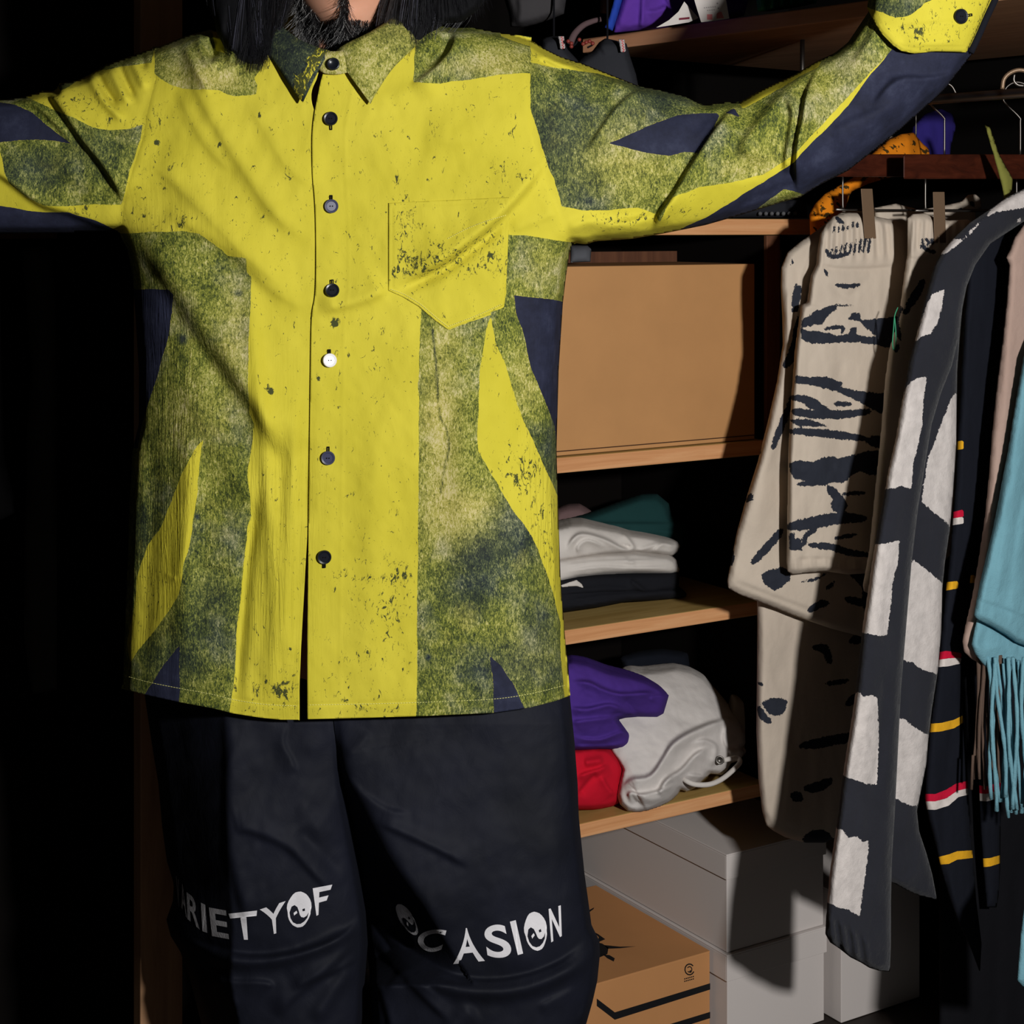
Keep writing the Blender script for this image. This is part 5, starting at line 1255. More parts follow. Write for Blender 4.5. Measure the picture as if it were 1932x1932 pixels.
# wooden clip hangers
M_hang = wood('mahogany', (44, 18, 11), (62, 26, 15), (76, 34, 20), .35, (20, 20, 60))
M_clip = M_bronze
def hook(m, px, py0, py1, Y, Yrail_py=158):
    """wire hook: stem from (px,py1) up, bending over the rail"""
    pts = [(px, py1), (px, py1 - 60), (px - 2, py1 - 72), (px - 26, py1 - 96), (px - 32, py1 - 108), (px - 26, py1 - 128), (px - 8, py1 - 138), (px + 12, py1 - 132), (px + 22, py1 - 116)]
    m.tube([W(x, y, Y) for x, y in cr(pts, 5)], .0016, 8)
def clip_hanger(label, x0, x1, ybar0, ybar1, xw, yrod, clips, Y, hookpx, pl):
    h = thing('clip_hanger', label, 'hanger', W((x0 + x1) / 2, ybar1, float(pl(np.array([(x0 + x1) / 2.]), 0)[0])), group='wooden clip hangers on the rail')
    def P(px, py, off=0.0): Y_ = float(pl(np.array([float(px)]), np.array([float(py)]))[0]) + off; return W(px, py, Y_)
    m = MB(); t_ = .012
    m.hexa([P(x0, ybar1, -t_ / 2), P(x1, ybar1, -t_ / 2), P(x1, ybar1, t_ / 2), P(x0, ybar1, t_ / 2), P(x0, ybar0, -t_ / 2), P(x1, ybar0, -t_ / 2), P(x1, ybar0, t_ / 2), P(x0, ybar0, t_ / 2)])
    m.build('bar', M_hang, h, bevel=.003)
    m = MB(); hook(m, hookpx, 0, ybar0 + 2, float(pl(np.array([float(hookpx)]), 0)[0])); m.build('hook', M_metal, h, True)
    m = MB(); xe = x1 - (xw - x0)
    m.tube([P(*q) for q in cr([(xw, ybar1 - 2), (xw, yrod - 12), (xw + 2, yrod - 3), (xw + 10, yrod), (xe - 10, yrod), (xe - 2, yrod - 3), (xe, yrod - 12), (xe, ybar1 - 2)], 4)], .0016, 8); m.build('wire_frame', M_metal, h, True)
    for (cx, cy0, cy1, tl_) in clips:
        m = MB()
        for s in (-1, 1):
            o = .012 if s > 0 else -.030
            m.hexa([P(cx - 11 + tl_, cy1, o - .002), P(cx + 11 + tl_, cy1, o - .002), P(cx + 11 + tl_, cy1, o + .002), P(cx - 11 + tl_, cy1, o + .002), P(cx - 12, cy0, o - .002), P(cx + 10, cy0, o - .002), P(cx + 10, cy0, o + .002), P(cx - 12, cy0, o + .002)])
        m.hexa([P(cx - 9, yrod + 6, -.030), P(cx + 9, yrod + 6, -.030), P(cx + 9, yrod + 6, .013), P(cx - 9, yrod + 6, .013), P(cx - 9, yrod - 6, -.030), P(cx + 9, yrod - 6, -.030), P(cx + 9, yrod - 6, .013), P(cx - 9, yrod - 6, .013)])
        m.build('clip', M_clip, h, bevel=.0008)
    return h
plA = planeU(1640, 2.70); plB = planeU(1760, 2.67)
clip_hanger('mahogany clip hanger further along the rail, holding the front tiger-striped shorts', 1548, 1960, 291, 334, 1590, 396, [(1636, 356, 450, 6), (1905, 360, 450, 0)], 0, 1782, plA)
clip_hanger('nearer mahogany clip hanger, its squared end in front of the other', 1704, 2200, 291, 338, 1746, 398, [(1772, 362, 458, 2)], 0, 1925, plB)

# orange speckled jacket, furthest
M_orange = cloth('orange_cotton', (226, 132, 26), 900, .2, 40, .3, pats=[('ink', (70, 52, 20), 7)], vary=.08)
def speck(X, Y, A=None):
    n = fbm(X, Y, 7, 5, .6, 77, 3); return {'ink': (0.46 - n * 1.0) * 12 - 2}
oj = thing('orange_jacket', 'orange speckled jacket hanging deepest on the rail, mostly hidden', 'jacket', base_of(1600, 600, planeU(1640, 2.86)))
plO = planeU(1640, 2.88)
OJ = [(1527, 405), (1538, 384), (1556, 366), (1580, 352), (1610, 335), (1645, 290), (1676, 264), (1700, 253), (1724, 250), (1730, 258), (1742, 272), (1752, 280), (1756, 300), (1752, 322), (1690, 332), (1640, 346), (1606, 362), (1592, 400), (1586, 520), (1560, 620), (1530, 480)]
pillow('jacket_body', OJ, plO, .028, 4.5, M_orange, oj, [('s', [(1540, 400), (1580, 380), (1620, 350)], 6, 20, .004)], attrf=lambda X, Y: {'ink': 5.6 - 22 * np.maximum(fbm(X, Y, 6, 4, .7, 77, 3), 0)}, noise=wr(40, 80, .2, .006, 61))
m = MB(); hook(m, 1728, 0, 262, float(plO(np.array([1728.]), 0)[0])); prop(m.build('hanger_hook', M_metal, oj, True), None)
# purple-blue garment behind
M_violet = cloth('deep_violet', (44, 36, 108), 800, .2, 40, .3)
vg = thing('violet_garment', 'deep violet garment hanging behind the orange jacket', 'shirt', base_of(1760, 600, planeU(1760, 2.98)))
pillow('garment_body', [(1722, 240), (1745, 215), (1775, 205), (1798, 215), (1804, 240), (1796, 270), (1792, 300), (1788, 328), (1706, 328), (1706, 300)], planeU(1760, 3.0), .02, 5, M_violet, vg, [('s', [(1750, 300), (1752, 260), (1748, 220)], 5, 14, .005), ('s', [(1775, 300), (1776, 260), (1770, 220)], 5, 14, .005)])
# olive strap bag far back
ob_ = thing('olive_garment', 'dull olive-yellow garment edge hanging at the back of the rail', 'shirt', base_of(1880, 620, flat(2.95)))
pillow('garment_body', [(1858, 236), (1868, 240), (1885, 290), (1912, 340), (1908, 366), (1904, 384), (1896, 380), (1890, 350), (1874, 290)], planeU(1880, 2.66), .010, 5, cloth('olive_cloth', (124, 124, 60), 800), ob_, ())
# black-and-white dotted hoodie shoulder glimpsed behind clips
M_cream = (196, 182, 166)
M_dot = cloth('cream_dotted', M_cream, 900, .2, 40, .3, pats=[('ink', INK, 2)])
dg_ = thing('dotted_shirt', 'cream shirt with dark dots, only its shoulder showing behind the clips', 'shirt', base_of(1780, 620, planeU(1780, 2.72)))
pillow('shirt_body', [(1650, 392), (1690, 384), (1735, 396), (1790, 386), (1815, 380), (1826, 368), (1840, 366), (1850, 374), (1852, 392), (1840, 402), (1845, 440), (1846, 620), (1660, 620)], planeU(1780, 2.84), .018, 4, M_dot, dg_, (), attrf=layers([('ink', [(1829, 380), (1838, 379), (1839, 390), (1830, 390)]), ('ink', [(1808, 394), (1816, 392), (1816, 400), (1808, 400)])]))
wg = thing('white_dotted_garment', 'white garment scrap with black dots between sleeve and orange jacket', 'shirt', base_of(1680, 420, planeU(1680, 2.95)))
pillow('garment_body', [(1640, 300), (1655, 280), (1668, 262), (1682, 256), (1694, 262), (1690, 280), (1700, 300), (1700, 326), (1640, 326)], planeU(1680, 2.95), .012, 4, M_dot, wg, (), attrf=layers([('ink', [(1662, 268), (1676, 264), (1672, 276), (1662, 278)])]))

# ---- tiger overshirt (cream), behind the shorts
def tiger_mat(nm, k=1.0): return cloth(nm, tuple(int(c * k) for c in M_cream), 1100, .35, 26, .45, rough=.95, vary=.05, pats=[('ink', INK, 3.2)])
M_tiger = tiger_mat('cream_twill'); M_tiger2 = tiger_mat('cream_canvas', .97)
plS = planeU(1620, 2.765)
TS_ = [(1700, 400), (1640, 392), (1590, 398), (1562, 418), (1540, 436), (1510, 456), (1486, 476), (1474, 505), (1473, 540), (1476, 600), (1477, 650), (1466, 720), (1450, 790), (1430, 870), (1408, 940), (1390, 1005), (1379, 1060), (1372, 1096), (1374, 1110), (1396, 1122), (1450, 1142), (1510, 1166), (1568, 1186), (1640, 1205), (1760, 1205), (1760, 420)]
ink_S = [('ink', [(1494, 488), (1497, 498), (1492, 500)]), ('ink', [(1500, 535), (1513, 540), (1510, 565), (1506, 590), (1494, 588), (1495, 560)]), ('ink', ('l', [(1508, 600), (1500, 660), (1482, 690)], 10)), ('ink', ('l', [(1500, 740), (1480, 790), (1458, 845)], 7)),
         ('ink', [(1404, 945), (1414, 932), (1422, 930), (1420, 944), (1410, 948)]), ('ink', ('l', [(1437, 830), (1434, 842), (1433, 856)], 3)), ('ink', ('l', [(1475, 1000), (1450, 1030), (1420, 1062)], 8)),
         ('ink', [(1436, 1085), (1450, 1076), (1478, 1070), (1494, 1080), (1490, 1096), (1476, 1106), (1462, 1116), (1448, 1106), (1440, 1100)]), ('ink', ('l', [(1376, 1030), (1380, 1050), (1378, 1065)], 6)),
         ('ink', ('l', [(1512, 1098), (1540, 1092), (1558, 1082)], 3)), ('ink', ('l', [(1527, 1152), (1548, 1140), (1562, 1138)], 7)), ('ink', ('l', [(1560, 1110), (1575, 1098)], 4)), ('ink', ('l', [(1600, 1060), (1650, 1100), (1640, 1150)], 24)), ('ink', ('l', [(1596, 1130), (1640, 1140)], 8))]
ts = thing('tiger_overshirt', 'cream long-sleeved overshirt with few grey brush marks, behind the tiger-striped shorts', 'shirt', base_of(1560, 1200, plS))
pillow('shirt_body', TS_, plS, .030, 3.6, M_tiger, ts, [('s', [(1500, 640), (1506, 560), (1530, 480), (1560, 430)], 4, 24, .006), ('s', [(1374, 1090), (1450, 1120), (1520, 1146), (1580, 1168)], 3, 20, -.0035), ('r', [(1470, 760), (1440, 900), (1420, 1040)], 22, .007), ('s', [(1488, 640), (1484, 580), (1488, 540)], 4, 12, .005), ('s', [(1500, 720), (1470, 830), (1440, 900)], 8, 24, .0035)],
       attrf=layers(ink_S), noise=wr(34, 90, -.2, .005, 62))
# ---- tiger trousers hanging behind (lower leg seen)
plT = planeU(1510, 2.76)
TL = [(1428, 1100), (1429, 1180), (1428, 1280), (1427, 1380), (1431, 1470), (1438, 1530), (1446, 1558), (1460, 1568), (1482, 1580), (1520, 1590), (1556, 1590), (1576, 1580), (1610, 1560), (1640, 1500), (1660, 1400), (1668, 1250), (1665, 1100)]
ink_T = [('ink', [(1436, 1326), (1452, 1318), (1470, 1316), (1486, 1322), (1482, 1340), (1474, 1348), (1462, 1352), (1450, 1346)]), ('ink', ('l', [(1432, 1335), (1440, 1352), (1454, 1362)], 7)), ('ink', ('l', [(1431, 1288), (1440, 1294)], 3)),
         ('ink', ('l', [(1512, 1408), (1545, 1402), (1600, 1392), (1640, 1394)], 10)), ('ink', ('l', [(1520, 1488), (1545, 1484), (1568, 1472)], 10)), ('ink', ('l', [(1494, 1500), (1512, 1506)], 10)), ('ink', ('l', [(1520, 1584), (1545, 1578), (1568, 1586)], 13)),
         ('ink', ('l', [(1536, 1222), (1556, 1224), (1566, 1250)], 8)), ('ink', ('l', [(1600, 1150), (1625, 1140)], 9)), ('ink', ('l', [(1605, 1210), (1635, 1200)], 9)), ('ink', ('l', [(1560, 1290), (1600, 1284)], 5)), ('ink', ('l', [(1598, 1330), (1620, 1310)], 8))]
tt = thing('tiger_trousers', 'cream canvas trouser leg with dark blotches hanging below the overshirt', 'trousers', base_of(1540, 1590, plT))
pillow('trouser_leg', TL, plT, .030, 3.6, M_tiger2, tt, [('s', [(1470, 1580), (1482, 1500), (1490, 1400)], 4, 20, .003), ('r', [(1500, 1150), (1496, 1300), (1500, 1450)], 26, -.004), ('r', [(1438, 1540), (1470, 1560), (1520, 1572)], 8, -.002)], attrf=layers(ink_T), noise=wr(30, 80, 0, .005, 63))

# ---- front tiger shorts, clipped
S1 = [(1560, 420), (1572, 408), (1600, 401), (1622, 402), (1650, 408), (1690, 416), (1712, 430), (1716, 500), (1712, 600), (1712, 700), (1706, 850), (1700, 960), (1680, 1040), (1668, 1082), (1632, 1082), (1600, 1084), (1560, 1078), (1530, 1080), (1496, 1084), (1486, 1078), (1484, 1060), (1486, 960), (1487, 870), (1490, 800), (1494, 740), (1500, 660), (1508, 600), (1512, 575), (1523, 571), (1530, 520), (1540, 500), (1543, 470), (1548, 440)]
def L_(pts, w): return ('ink', ('l', pts, w))
comb = [L_([(1566 + 9 * i, 486 - 1.5 * i + (i % 3)), (1570 + 9 * i, 470 - 3.2 * i - (i % 2) * 2)], 2.4) for i in range(9)] + [L_([(1572 + 9 * i, 440 - 2 * i), (1574 + 9 * i, 428 - 2.5 * i + 3 * (i % 2))], 2.2) for i in range(6)]
ink_1 = comb + [L_([(1558, 470), (1566, 482), (1580, 484), (1600, 478)], 4), L_([(1578, 410), (1584, 416), (1590, 420)], 5), L_([(1578, 538), (1598, 540), (1622, 537)], 4.5), L_([(1556, 508), (1560, 520)], 3),
  ('ink', [(1512, 604), (1526, 596), (1535, 588), (1548, 584), (1560, 578), (1580, 574), (1578, 584), (1568, 590), (1560, 600), (1552, 612), (1540, 612), (1526, 616), (1512, 618)]), L_([(1576, 577), (1596, 576), (1610, 576)], 1.6),
  ('ink', [(1600, 602), (1608, 590), (1622, 591), (1626, 604), (1650, 602), (1700, 596), (1700, 640), (1660, 640), (1620, 606)]),
  ('ink', [(1510, 618), (1522, 624), (1540, 624), (1560, 628), (1580, 634), (1600, 630), (1606, 618), (1616, 616), (1616, 630), (1630, 634), (1700, 640), (1700, 660), (1620, 646), (1590, 646), (1550, 648), (1530, 648), (1512, 640)]),
  L_([(1556, 622), (1570, 618), (1590, 618), (1588, 628)], 4),
  ('ink', [(1500, 709), (1530, 712), (1560, 710), (1590, 722), (1586, 730), (1620, 738), (1660, 742), (1720, 740), (1720, 790), (1660, 780), (1616, 756), (1580, 740), (1540, 728), (1500, 724)]),
  L_([(1494, 750), (1520, 754), (1540, 764), (1560, 780), (1590, 782), (1640, 776)], 9), L_([(1496, 776), (1520, 780), (1560, 786)], 8), L_([(1575, 762), (1605, 762)], 5), L_([(1520, 764), (1535, 770)], 3),
  ('ink', [(1490, 792), (1520, 790), (1545, 796), (1560, 804), (1540, 806), (1500, 802)]), L_([(1490, 814), (1540, 816), (1590, 822), (1634, 828)], 8), L_([(1640, 832), (1720, 838)], 14),
  ('ink', [(1488, 874), (1510, 868), (1530, 872), (1550, 864), (1575, 860), (1580, 866), (1640, 850), (1720, 850), (1720, 900), (1660, 900), (1620, 890), (1590, 906), (1560, 914), (1540, 908), (1500, 904), (1490, 890)]),
  L_([(1506, 914), (1530, 912), (1560, 912)], 5), L_([(1570, 898), (1600, 896)], 14), L_([(1564, 920), (1590, 950)], 9), ('ink', [(1566, 950), (1576, 940), (1594, 942), (1600, 956), (1590, 970), (1572, 966)]), L_([(1590, 932), (1630, 930)], 4),
  L_([(1488, 994), (1515, 990), (1545, 984), (1580, 978), (1630, 978)], 12), L_([(1516, 1030), (1522, 1010), (1540, 998)], 5), ('ink', [(1488, 1006), (1500, 1004), (1498, 1016), (1512, 1016), (1514, 1038), (1490, 1038)]), L_([(1530, 1028), (1570, 1032), (1600, 1042), (1640, 1048)], 7), L_([(1576, 1016), (1616, 1008)], 4)]
hl = [(1512, 590), (1510, 700), (1500, 900), (1494, 1070)]
sh1 = thing('tiger_shorts', 'cream shorts with dense tiger stripes and gathered waist, held by the first clip', 'shorts', base_of(1590, 1085, plA))
pl1 = planeU(1620, 2.69)
gath = [('r', [(1562 + 9 * i, 412), (1560 + 9.5 * i, 450), (1556 + 10 * i, 496)], 2.7, (.0035 if i % 2 else -.0030)) for i in range(14)]
ink1 = layers(ink_1)
pillow('shorts_body', S1, pl1, .030, 2.8, M_tiger, sh1, gath + [('s', [(1545, 498), (1580, 505), (1640, 505), (1700, 500)], 3, 12, -.005), ('r', [(1560, 530), (1600, 560), (1640, 520)], 7, -.002), ('s', [(1514, 575), (1560, 578), (1640, 580)], 2.5, 14, .0022), ('r', [(1560, 620), (1550, 800), (1545, 1000)], 26, .003),
   ('s', [(1486, 1056), (1540, 1052), (1600, 1054), (1690, 1054)], 2.2, 10, -.0018), ('s', [(1516, 580), (1517, 800), (1512, 1050)][::-1], 3, 10, .001)] + [('r', [(1500 + 14 * i, 1050), (1502 + 14 * i, 1080)], 3.5, .0016 * (-1) ** i) for i in range(12)], attrf=ink1, noise=wr(30, 90, .1, .004, 64), k=.7)
# ---- second tiger shorts
pl2 = planeU(1745, 2.655)
S2 = [(1712, 412), (1722, 404), (1745, 402), (1762, 410), (1790, 416), (1826, 414), (1838, 422), (1842, 500), (1846, 700), (1836, 900), (1800, 1040), (1740, 1100), (1690, 1110), (1640, 1120), (1630, 1116), (1628, 1104), (1640, 1040), (1648, 960), (1656, 880), (1664, 800), (1670, 720), (1678, 660), (1690, 620), (1700, 570), (1706, 520), (1712, 480)]
gath2 = [('r', [(1716 + 8 * i, 410), (1715 + 8 * i, 440), (1712 + 8.4 * i, 482)], 2.5, (.0030 if i % 2 else -.0026)) for i in range(14)]
ink_2 = [L_([(1738 + 5 * i, 470 - 2 * i), (1740 + 5 * i, 450)], 1.8) for i in range(8)] + [L_([(1736, 462), (1750, 472), (1764, 476)], 4), L_([(1742, 530), (1726, 560), (1712, 580)], 8), L_([(1700, 580), (1690, 606), (1698, 640)], 6), L_([(1704, 590), (1716, 584)], 5), L_([(1695, 650), (1690, 664)], 4), L_([(1680, 900), (1700, 890)], 12), L_([(1676, 1010), (1700, 1000)], 10)]
sh2 = thing('tiger_shorts', 'second pair of cream shorts, half hidden between striped shorts and black-and-white jacket', 'shorts', base_of(1720, 1118, pl2))
pillow('shorts_body', S2, pl2, .026, 3.2, M_tiger, sh2, gath2 + [('s', [(1704, 484), (1740, 488), (1830, 486)], 3, 12, -.004)], attrf=layers(ink_2), noise=wr(26, 80, .15, .005, 65))
m = MB()
gp = [(1694, 580), (1688, 596), (1686, 620), (1684, 645), (1686, 660), (1690, 650), (1690, 625), (1688, 600)]
m.tube([W(x, y, float(pl2(np.array([float(x)]), 0)[0]) - .032) for x, y in cr(gp, 4)], .0009, 6)
prop(m.build('hang_cord', plain('green_cord', (60, 150, 110), .6), sh2, True), 'thin green loop of cord')

# ---- black and white jacket
M_bw = cloth('black_fleece', (42, 43, 50), 700, .5, 60, .6, rough=1.0, vary=.10, fuzz=.0006, sheen=.08, pats=[('wht', (206, 198, 194), 3.0)])
plJ = planeU(1672, 2.51)
JB = [(1932, 372), (1880, 396), (1846, 440), (1822, 520), (1812, 620), (1806, 700), (1805, 760), (1804, 840), (1798, 930), (1792, 1000), (1783, 1060), (1778, 1110), (1776, 1190), (1769, 1270), (1758, 1340), (1751, 1400), (1748, 1440), (1738, 1490), (1730, 1530), (1734, 1568), (1726, 1600), (1700, 1640), (1690, 1662), (1720, 1676), (1768, 1697), (1757, 1640), (1745, 1600), (1762, 1560), (1700, 1560), (1640, 1640), (1600, 1640), (1620, 1300), (1660, 900), (1700, 640), (1760, 500), (1860, 420)]
JB = [(1960, 362), (1880, 396), (1846, 440), (1822, 520), (1812, 620), (1806, 700), (1805, 760), (1804, 840), (1798, 930), (1792, 1000), (1783, 1060), (1778, 1110), (1776, 1190), (1769, 1270), (1758, 1340), (1751, 1400), (1748, 1440), (1738, 1490), (1730, 1530), (1734, 1568), (1748, 1610), (1759, 1650), (1768, 1697), (1735, 1690), (1712, 1680), (1690, 1668), (1672, 1660), (1640, 1600), (1660, 1400), (1680, 1200), (1700, 1000), (1720, 860), (1740, 740), (1770, 600), (1800, 500), (1850, 430), (1900, 390)]
wht_B = [('wht', [(1803, 742), (1820, 760), (1820, 840), (1793, 995), (1785, 985), (1760, 965), (1739, 948), (1744, 905), (1752, 862), (1766, 828), (1775, 800), (1788, 770), (1796, 748)]), ('wht', [(1720, 1054), (1745, 1072), (1778, 1100), (1790, 1190), (1768, 1272), (1740, 1264), (1720, 1250), (1700, 1243), (1704, 1190), (1712, 1120)]),
         ('wht', [(1691, 1354), (1706, 1356), (1720, 1368), (1745, 1384), (1762, 1388), (1750, 1460), (1735, 1518), (1722, 1522), (1700, 1512), (1684, 1505), (1686, 1430)])]
jk = thing('plaid_jacket', 'black fleece jacket with large torn-edged white blocks, nearest on the rail', 'jacket', base_of(1700, 1700, plJ))
pillow('jacket_body', JB, plJ, .018, 3.4, M_bw, jk, [('s', [(1690, 1668), (1725, 1640), (1735, 1570)], 5, 16, .004)], attrf=layers(wht_B), noise=wr(24, 90, 0, .004, 66))
SL = [(1990, 336), (1932, 356), (1900, 372), (1866, 396), (1830, 420), (1800, 448), (1778, 474), (1764, 500), (1752, 540), (1742, 580), (1728, 640), (1716, 680), (1710, 720), (1700, 770), (1690, 830), (1676, 890), (1668, 940), (1656, 1000), (1646, 1060), (1636, 1130), (1627, 1190), (1620, 1260), (1613, 1320), (1604, 1380), (1596, 1430), (1589, 1480), (1582, 1540), (1573, 1600), (1565, 1660), (1560, 1720), (1557, 1762), (1566, 1778), (1584, 1790), (1604, 1806), (1624, 1816), (1640, 1826), (1660, 1832), (1679, 1833), (1681, 1780), (1681, 1700), (1683, 1620), (1688, 1540), (1693, 1440), (1700, 1300), (1710, 1180), (1720, 1060), (1732, 960), (1745, 880), (1758, 800), (1776, 740), (1796, 690), (1808, 640), (1814, 590), (1824, 540), (1840, 500), (1868, 460), (1932, 418), (1990, 400)]
wht_S = [('wht', [(1757, 556), (1782, 546), (1778, 575), (1768, 612), (1755, 630), (1742, 634), (1722, 648), (1736, 612), (1746, 580)]), ('wht', [(1702, 752), (1712, 726), (1730, 714), (1748, 710), (1742, 760), (1740, 800), (1730, 850), (1722, 880), (1720, 922), (1700, 916), (1690, 921), (1664, 924), (1675, 880), (1685, 830)]), ('wht', [(1640, 1028), (1668, 1026), (1697, 1019), (1694, 1060), (1684, 1100), (1680, 1150), (1673, 1200), (1650, 1198), (1615, 1192), (1630, 1100)]),
         ('wht', [(1604, 1310), (1622, 1306), (1628, 1314), (1644, 1312), (1656, 1316), (1658, 1400), (1655, 1480), (1640, 1480), (1620, 1474), (1580, 1460), (1596, 1380)]), ('wht', [(1576, 1562), (1590, 1566), (1600, 1580), (1618, 1578), (1628, 1590), (1639, 1586), (1636, 1630), (1628, 1680), (1622, 1728), (1600, 1716), (1580, 1712), (1550, 1698), (1566, 1630)]),
         ('wht', [(1990, 340), (1932, 358), (1900, 374), (1870, 396), (1850, 420), (1826, 446), (1800, 468), (1780, 480), (1772, 480), (1800, 450), (1816, 452), (1836, 430), (1856, 412), (1880, 400), (1932, 392), (1990, 380)]), ('wht', [(1920, 414), (1926, 412), (1926, 419), (1920, 420)])]
plJs = planeU(1672, 2.465)
sl = pillow('sleeve', SL, plJs, .030, 3.2, M_bw, jk, [('s', [(1663, 1790), (1672, 1600), (1684, 1400), (1702, 1200), (1722, 1000), (1744, 860), (1776, 700)][::-1], 6, 20, .004), ('r', [(1620, 1500), (1650, 1200), (1690, 900)], 22, .006), ('s', [(1712, 668), (1750, 660), (1800, 668)], 3, 14, .003),
    ('s', [(1640, 1500), (1656, 1400), (1668, 1250)], 5, 20, -.006)] + [('r', [(1566 + 11 * i, 1724 + 7 * i), (1574 + 11 * i, 1790 + 5 * i)], 4.2, .0045 * (-1) ** i) for i in range(7)], attrf=layers(wht_S), noise=wr(22, 60, 0, .004, 67))

# ---- striped knit
M_knit = cloth('black_knit', (24, 26, 34), 1200, .4, 40, .4, rough=.95, pats=[('red', (196, 24, 56), .4), ('wht', (216, 206, 200), .4), ('yel', (226, 168, 38), .4)])
plK = planeU(1850, 2.635)
KA = [(1836, 470), (1870, 446), (1905, 440), (1915, 600), (1900, 720), (1872, 850), (1850, 960), (1832, 1080), (1820, 1180), (1816, 1260), (1815, 1330), (1822, 1400), (1826, 1480), (1830, 1560), (1836, 1620), (1842, 1700), (1852, 1780), (1849, 1836), (1832, 1790), (1808, 1740), (1790, 1690), (1776, 1640), (1764, 1590), (1752, 1545), (1745, 1505), (1748, 1440), (1754, 1380), (1766, 1290), (1772, 1240), (1778, 1170), (1786, 1100), (1794, 1030), (1798, 970), (1804, 900), (1806, 830), (1812, 740), (1818, 620), (1826, 520)]
KB = [(1850, 440), (1900, 428), (1960, 424), (1960, 1500), (1930, 1600), (1889, 1500), (1887, 1560), (1887, 1640), (1884, 1690), (1880, 1712), (1862, 1712), (1856, 1650), (1850, 1560), (1847, 1480), (1842, 1380), (1836, 1250), (1830, 1100), (1832, 900), (1834, 700), (1836, 560)]
KB = [(1850, 440), (1900, 428), (1960, 424), (1960, 1300), (1920, 1420), (1889, 1500), (1888, 1560), (1887, 1640), (1884, 1690), (1880, 1712), (1862, 1712), (1856, 1650), (1850, 1560), (1847, 1480), (1842, 1380), (1836, 1250), (1826, 1100), (1828, 900), (1832, 700), (1836, 560)]
kn = thing('striped_knit', 'black knit garment with thin yellow, red and white stripes', 'sweater', base_of(1840, 1836, plK))
strA = [('yel', [(1800, 834), (1818, 831), (1818, 847), (1800, 850)]), ('red', [(1790, 968), (1818, 961), (1818, 975), (1790, 979)]), ('wht', [(1790, 979), (1818, 975), (1818, 988), (1790, 992)]), ('yel', [(1780, 1099), (1808, 1096), (1808, 1110), (1780, 1115)]),
        ('red', [(1764, 1232), (1785, 1228), (1814, 1232), (1814, 1241), (1790, 1242), (1764, 1246)]), ('wht', [(1764, 1246), (1790, 1242), (1814, 1241), (1812, 1252), (1790, 1257), (1764, 1259)]), ('yel', [(1750, 1366), (1776, 1364), (1800, 1358), (1822, 1347), (1822, 1361), (1800, 1374), (1776, 1380), (1750, 1382)]),
        ('red', [(1740, 1498), (1765, 1498), (1785, 1490), (1805, 1478), (1832, 1472), (1832, 1486), (1806, 1492), (1786, 1506), (1765, 1512), (1740, 1512)]), ('wht', [(1740, 1512), (1765, 1512), (1786, 1506), (1806, 1492), (1832, 1486), (1832, 1498), (1808, 1504), (1790, 1520), (1765, 1528), (1740, 1527)]), ('yel', [(1766, 1618), (1790, 1612), (1806, 1606), (1840, 1604), (1840, 1618), (1806, 1622), (1790, 1630), (1766, 1632)])]
strB = [('red', [(1836, 628), (1846, 640), (1858, 690), (1859, 712), (1846, 708), (1838, 670)]), ('wht', [(1832, 660), (1840, 676), (1846, 708), (1859, 712), (1832, 716)]), ('yel', [(1826, 821), (1846, 820), (1846, 836), (1826, 837)]), ('red', [(1822, 954), (1834, 950), (1834, 963), (1822, 966)]), ('wht', [(1822, 966), (1834, 963), (1834, 977), (1822, 980)]),
        ('red', [(1840, 1480), (1860, 1484), (1892, 1474), (1892, 1490), (1860, 1498), (1840, 1496)]), ('wht', [(1840, 1496), (1860, 1498), (1892, 1490), (1892, 1504), (1862, 1512), (1840, 1510)]), ('yel', [(1850, 1620), (1868, 1619), (1892, 1612), (1892, 1627), (1868, 1635), (1850, 1636)]), ('yel', [(1826, 1086), (1840, 1084), (1840, 1100), (1826, 1100)])]
pillow('knit_body', KB, planeU(1850, 2.70), .020, 3.4, M_knit, kn, (), attrf=layers(strB + [('red', [(0, 0), (1, 0), (0, 1)])]), noise=wr(24, 100, 0, .004, 68))
pillow('sleeve', KA, plK, .020, 3.2, M_knit, kn, [('s', [(1790, 1700), (1775, 1560), (1790, 1400), (1800, 1250)], 6, 18, -.004)], attrf=layers(strA), noise=wr(20, 90, 0, .004, 69))

# ---- dusty pink fringed garment and pale teal one
M_pink = cloth('dusty_pink', (176, 150, 138), 800, .4, 40, .5, rough=1.0)
plP = planeU(1872, 2.56)
PK = [(1990, 400), (1932, 424), (1914, 448), (1906, 470), (1898, 486), (1904, 500), (1900, 560), (1892, 640), (1882, 720), (1872, 820), (1866, 900), (1858, 980), (1846, 1060), (1834, 1130), (1822, 1180), (1816, 1210), (1819, 1230), (1834, 1244), (1860, 1256), (1900, 1262), (1990, 1262)]
pk = thing('pink_shawl', 'dusty pink garment with a dark brown fringe, left of the teal one', 'shawl', base_of(1860, 1262, plP))
pillow('shawl_body', PK, plP, .020, 3.6, M_pink, pk, [('s', [(1850, 1160), (1880, 900), (1910, 600)], 8, 20, .006), ('s', [(1816, 1190), (1840, 1160), (1870, 1150)], 5, 12, .003)], noise=wr(16, 70, .1, .004, 70))
M_frb = cloth('brown_fringe', (96, 78, 68), 900, .4, 60, .4)
rs2 = np.random.RandomState(12)
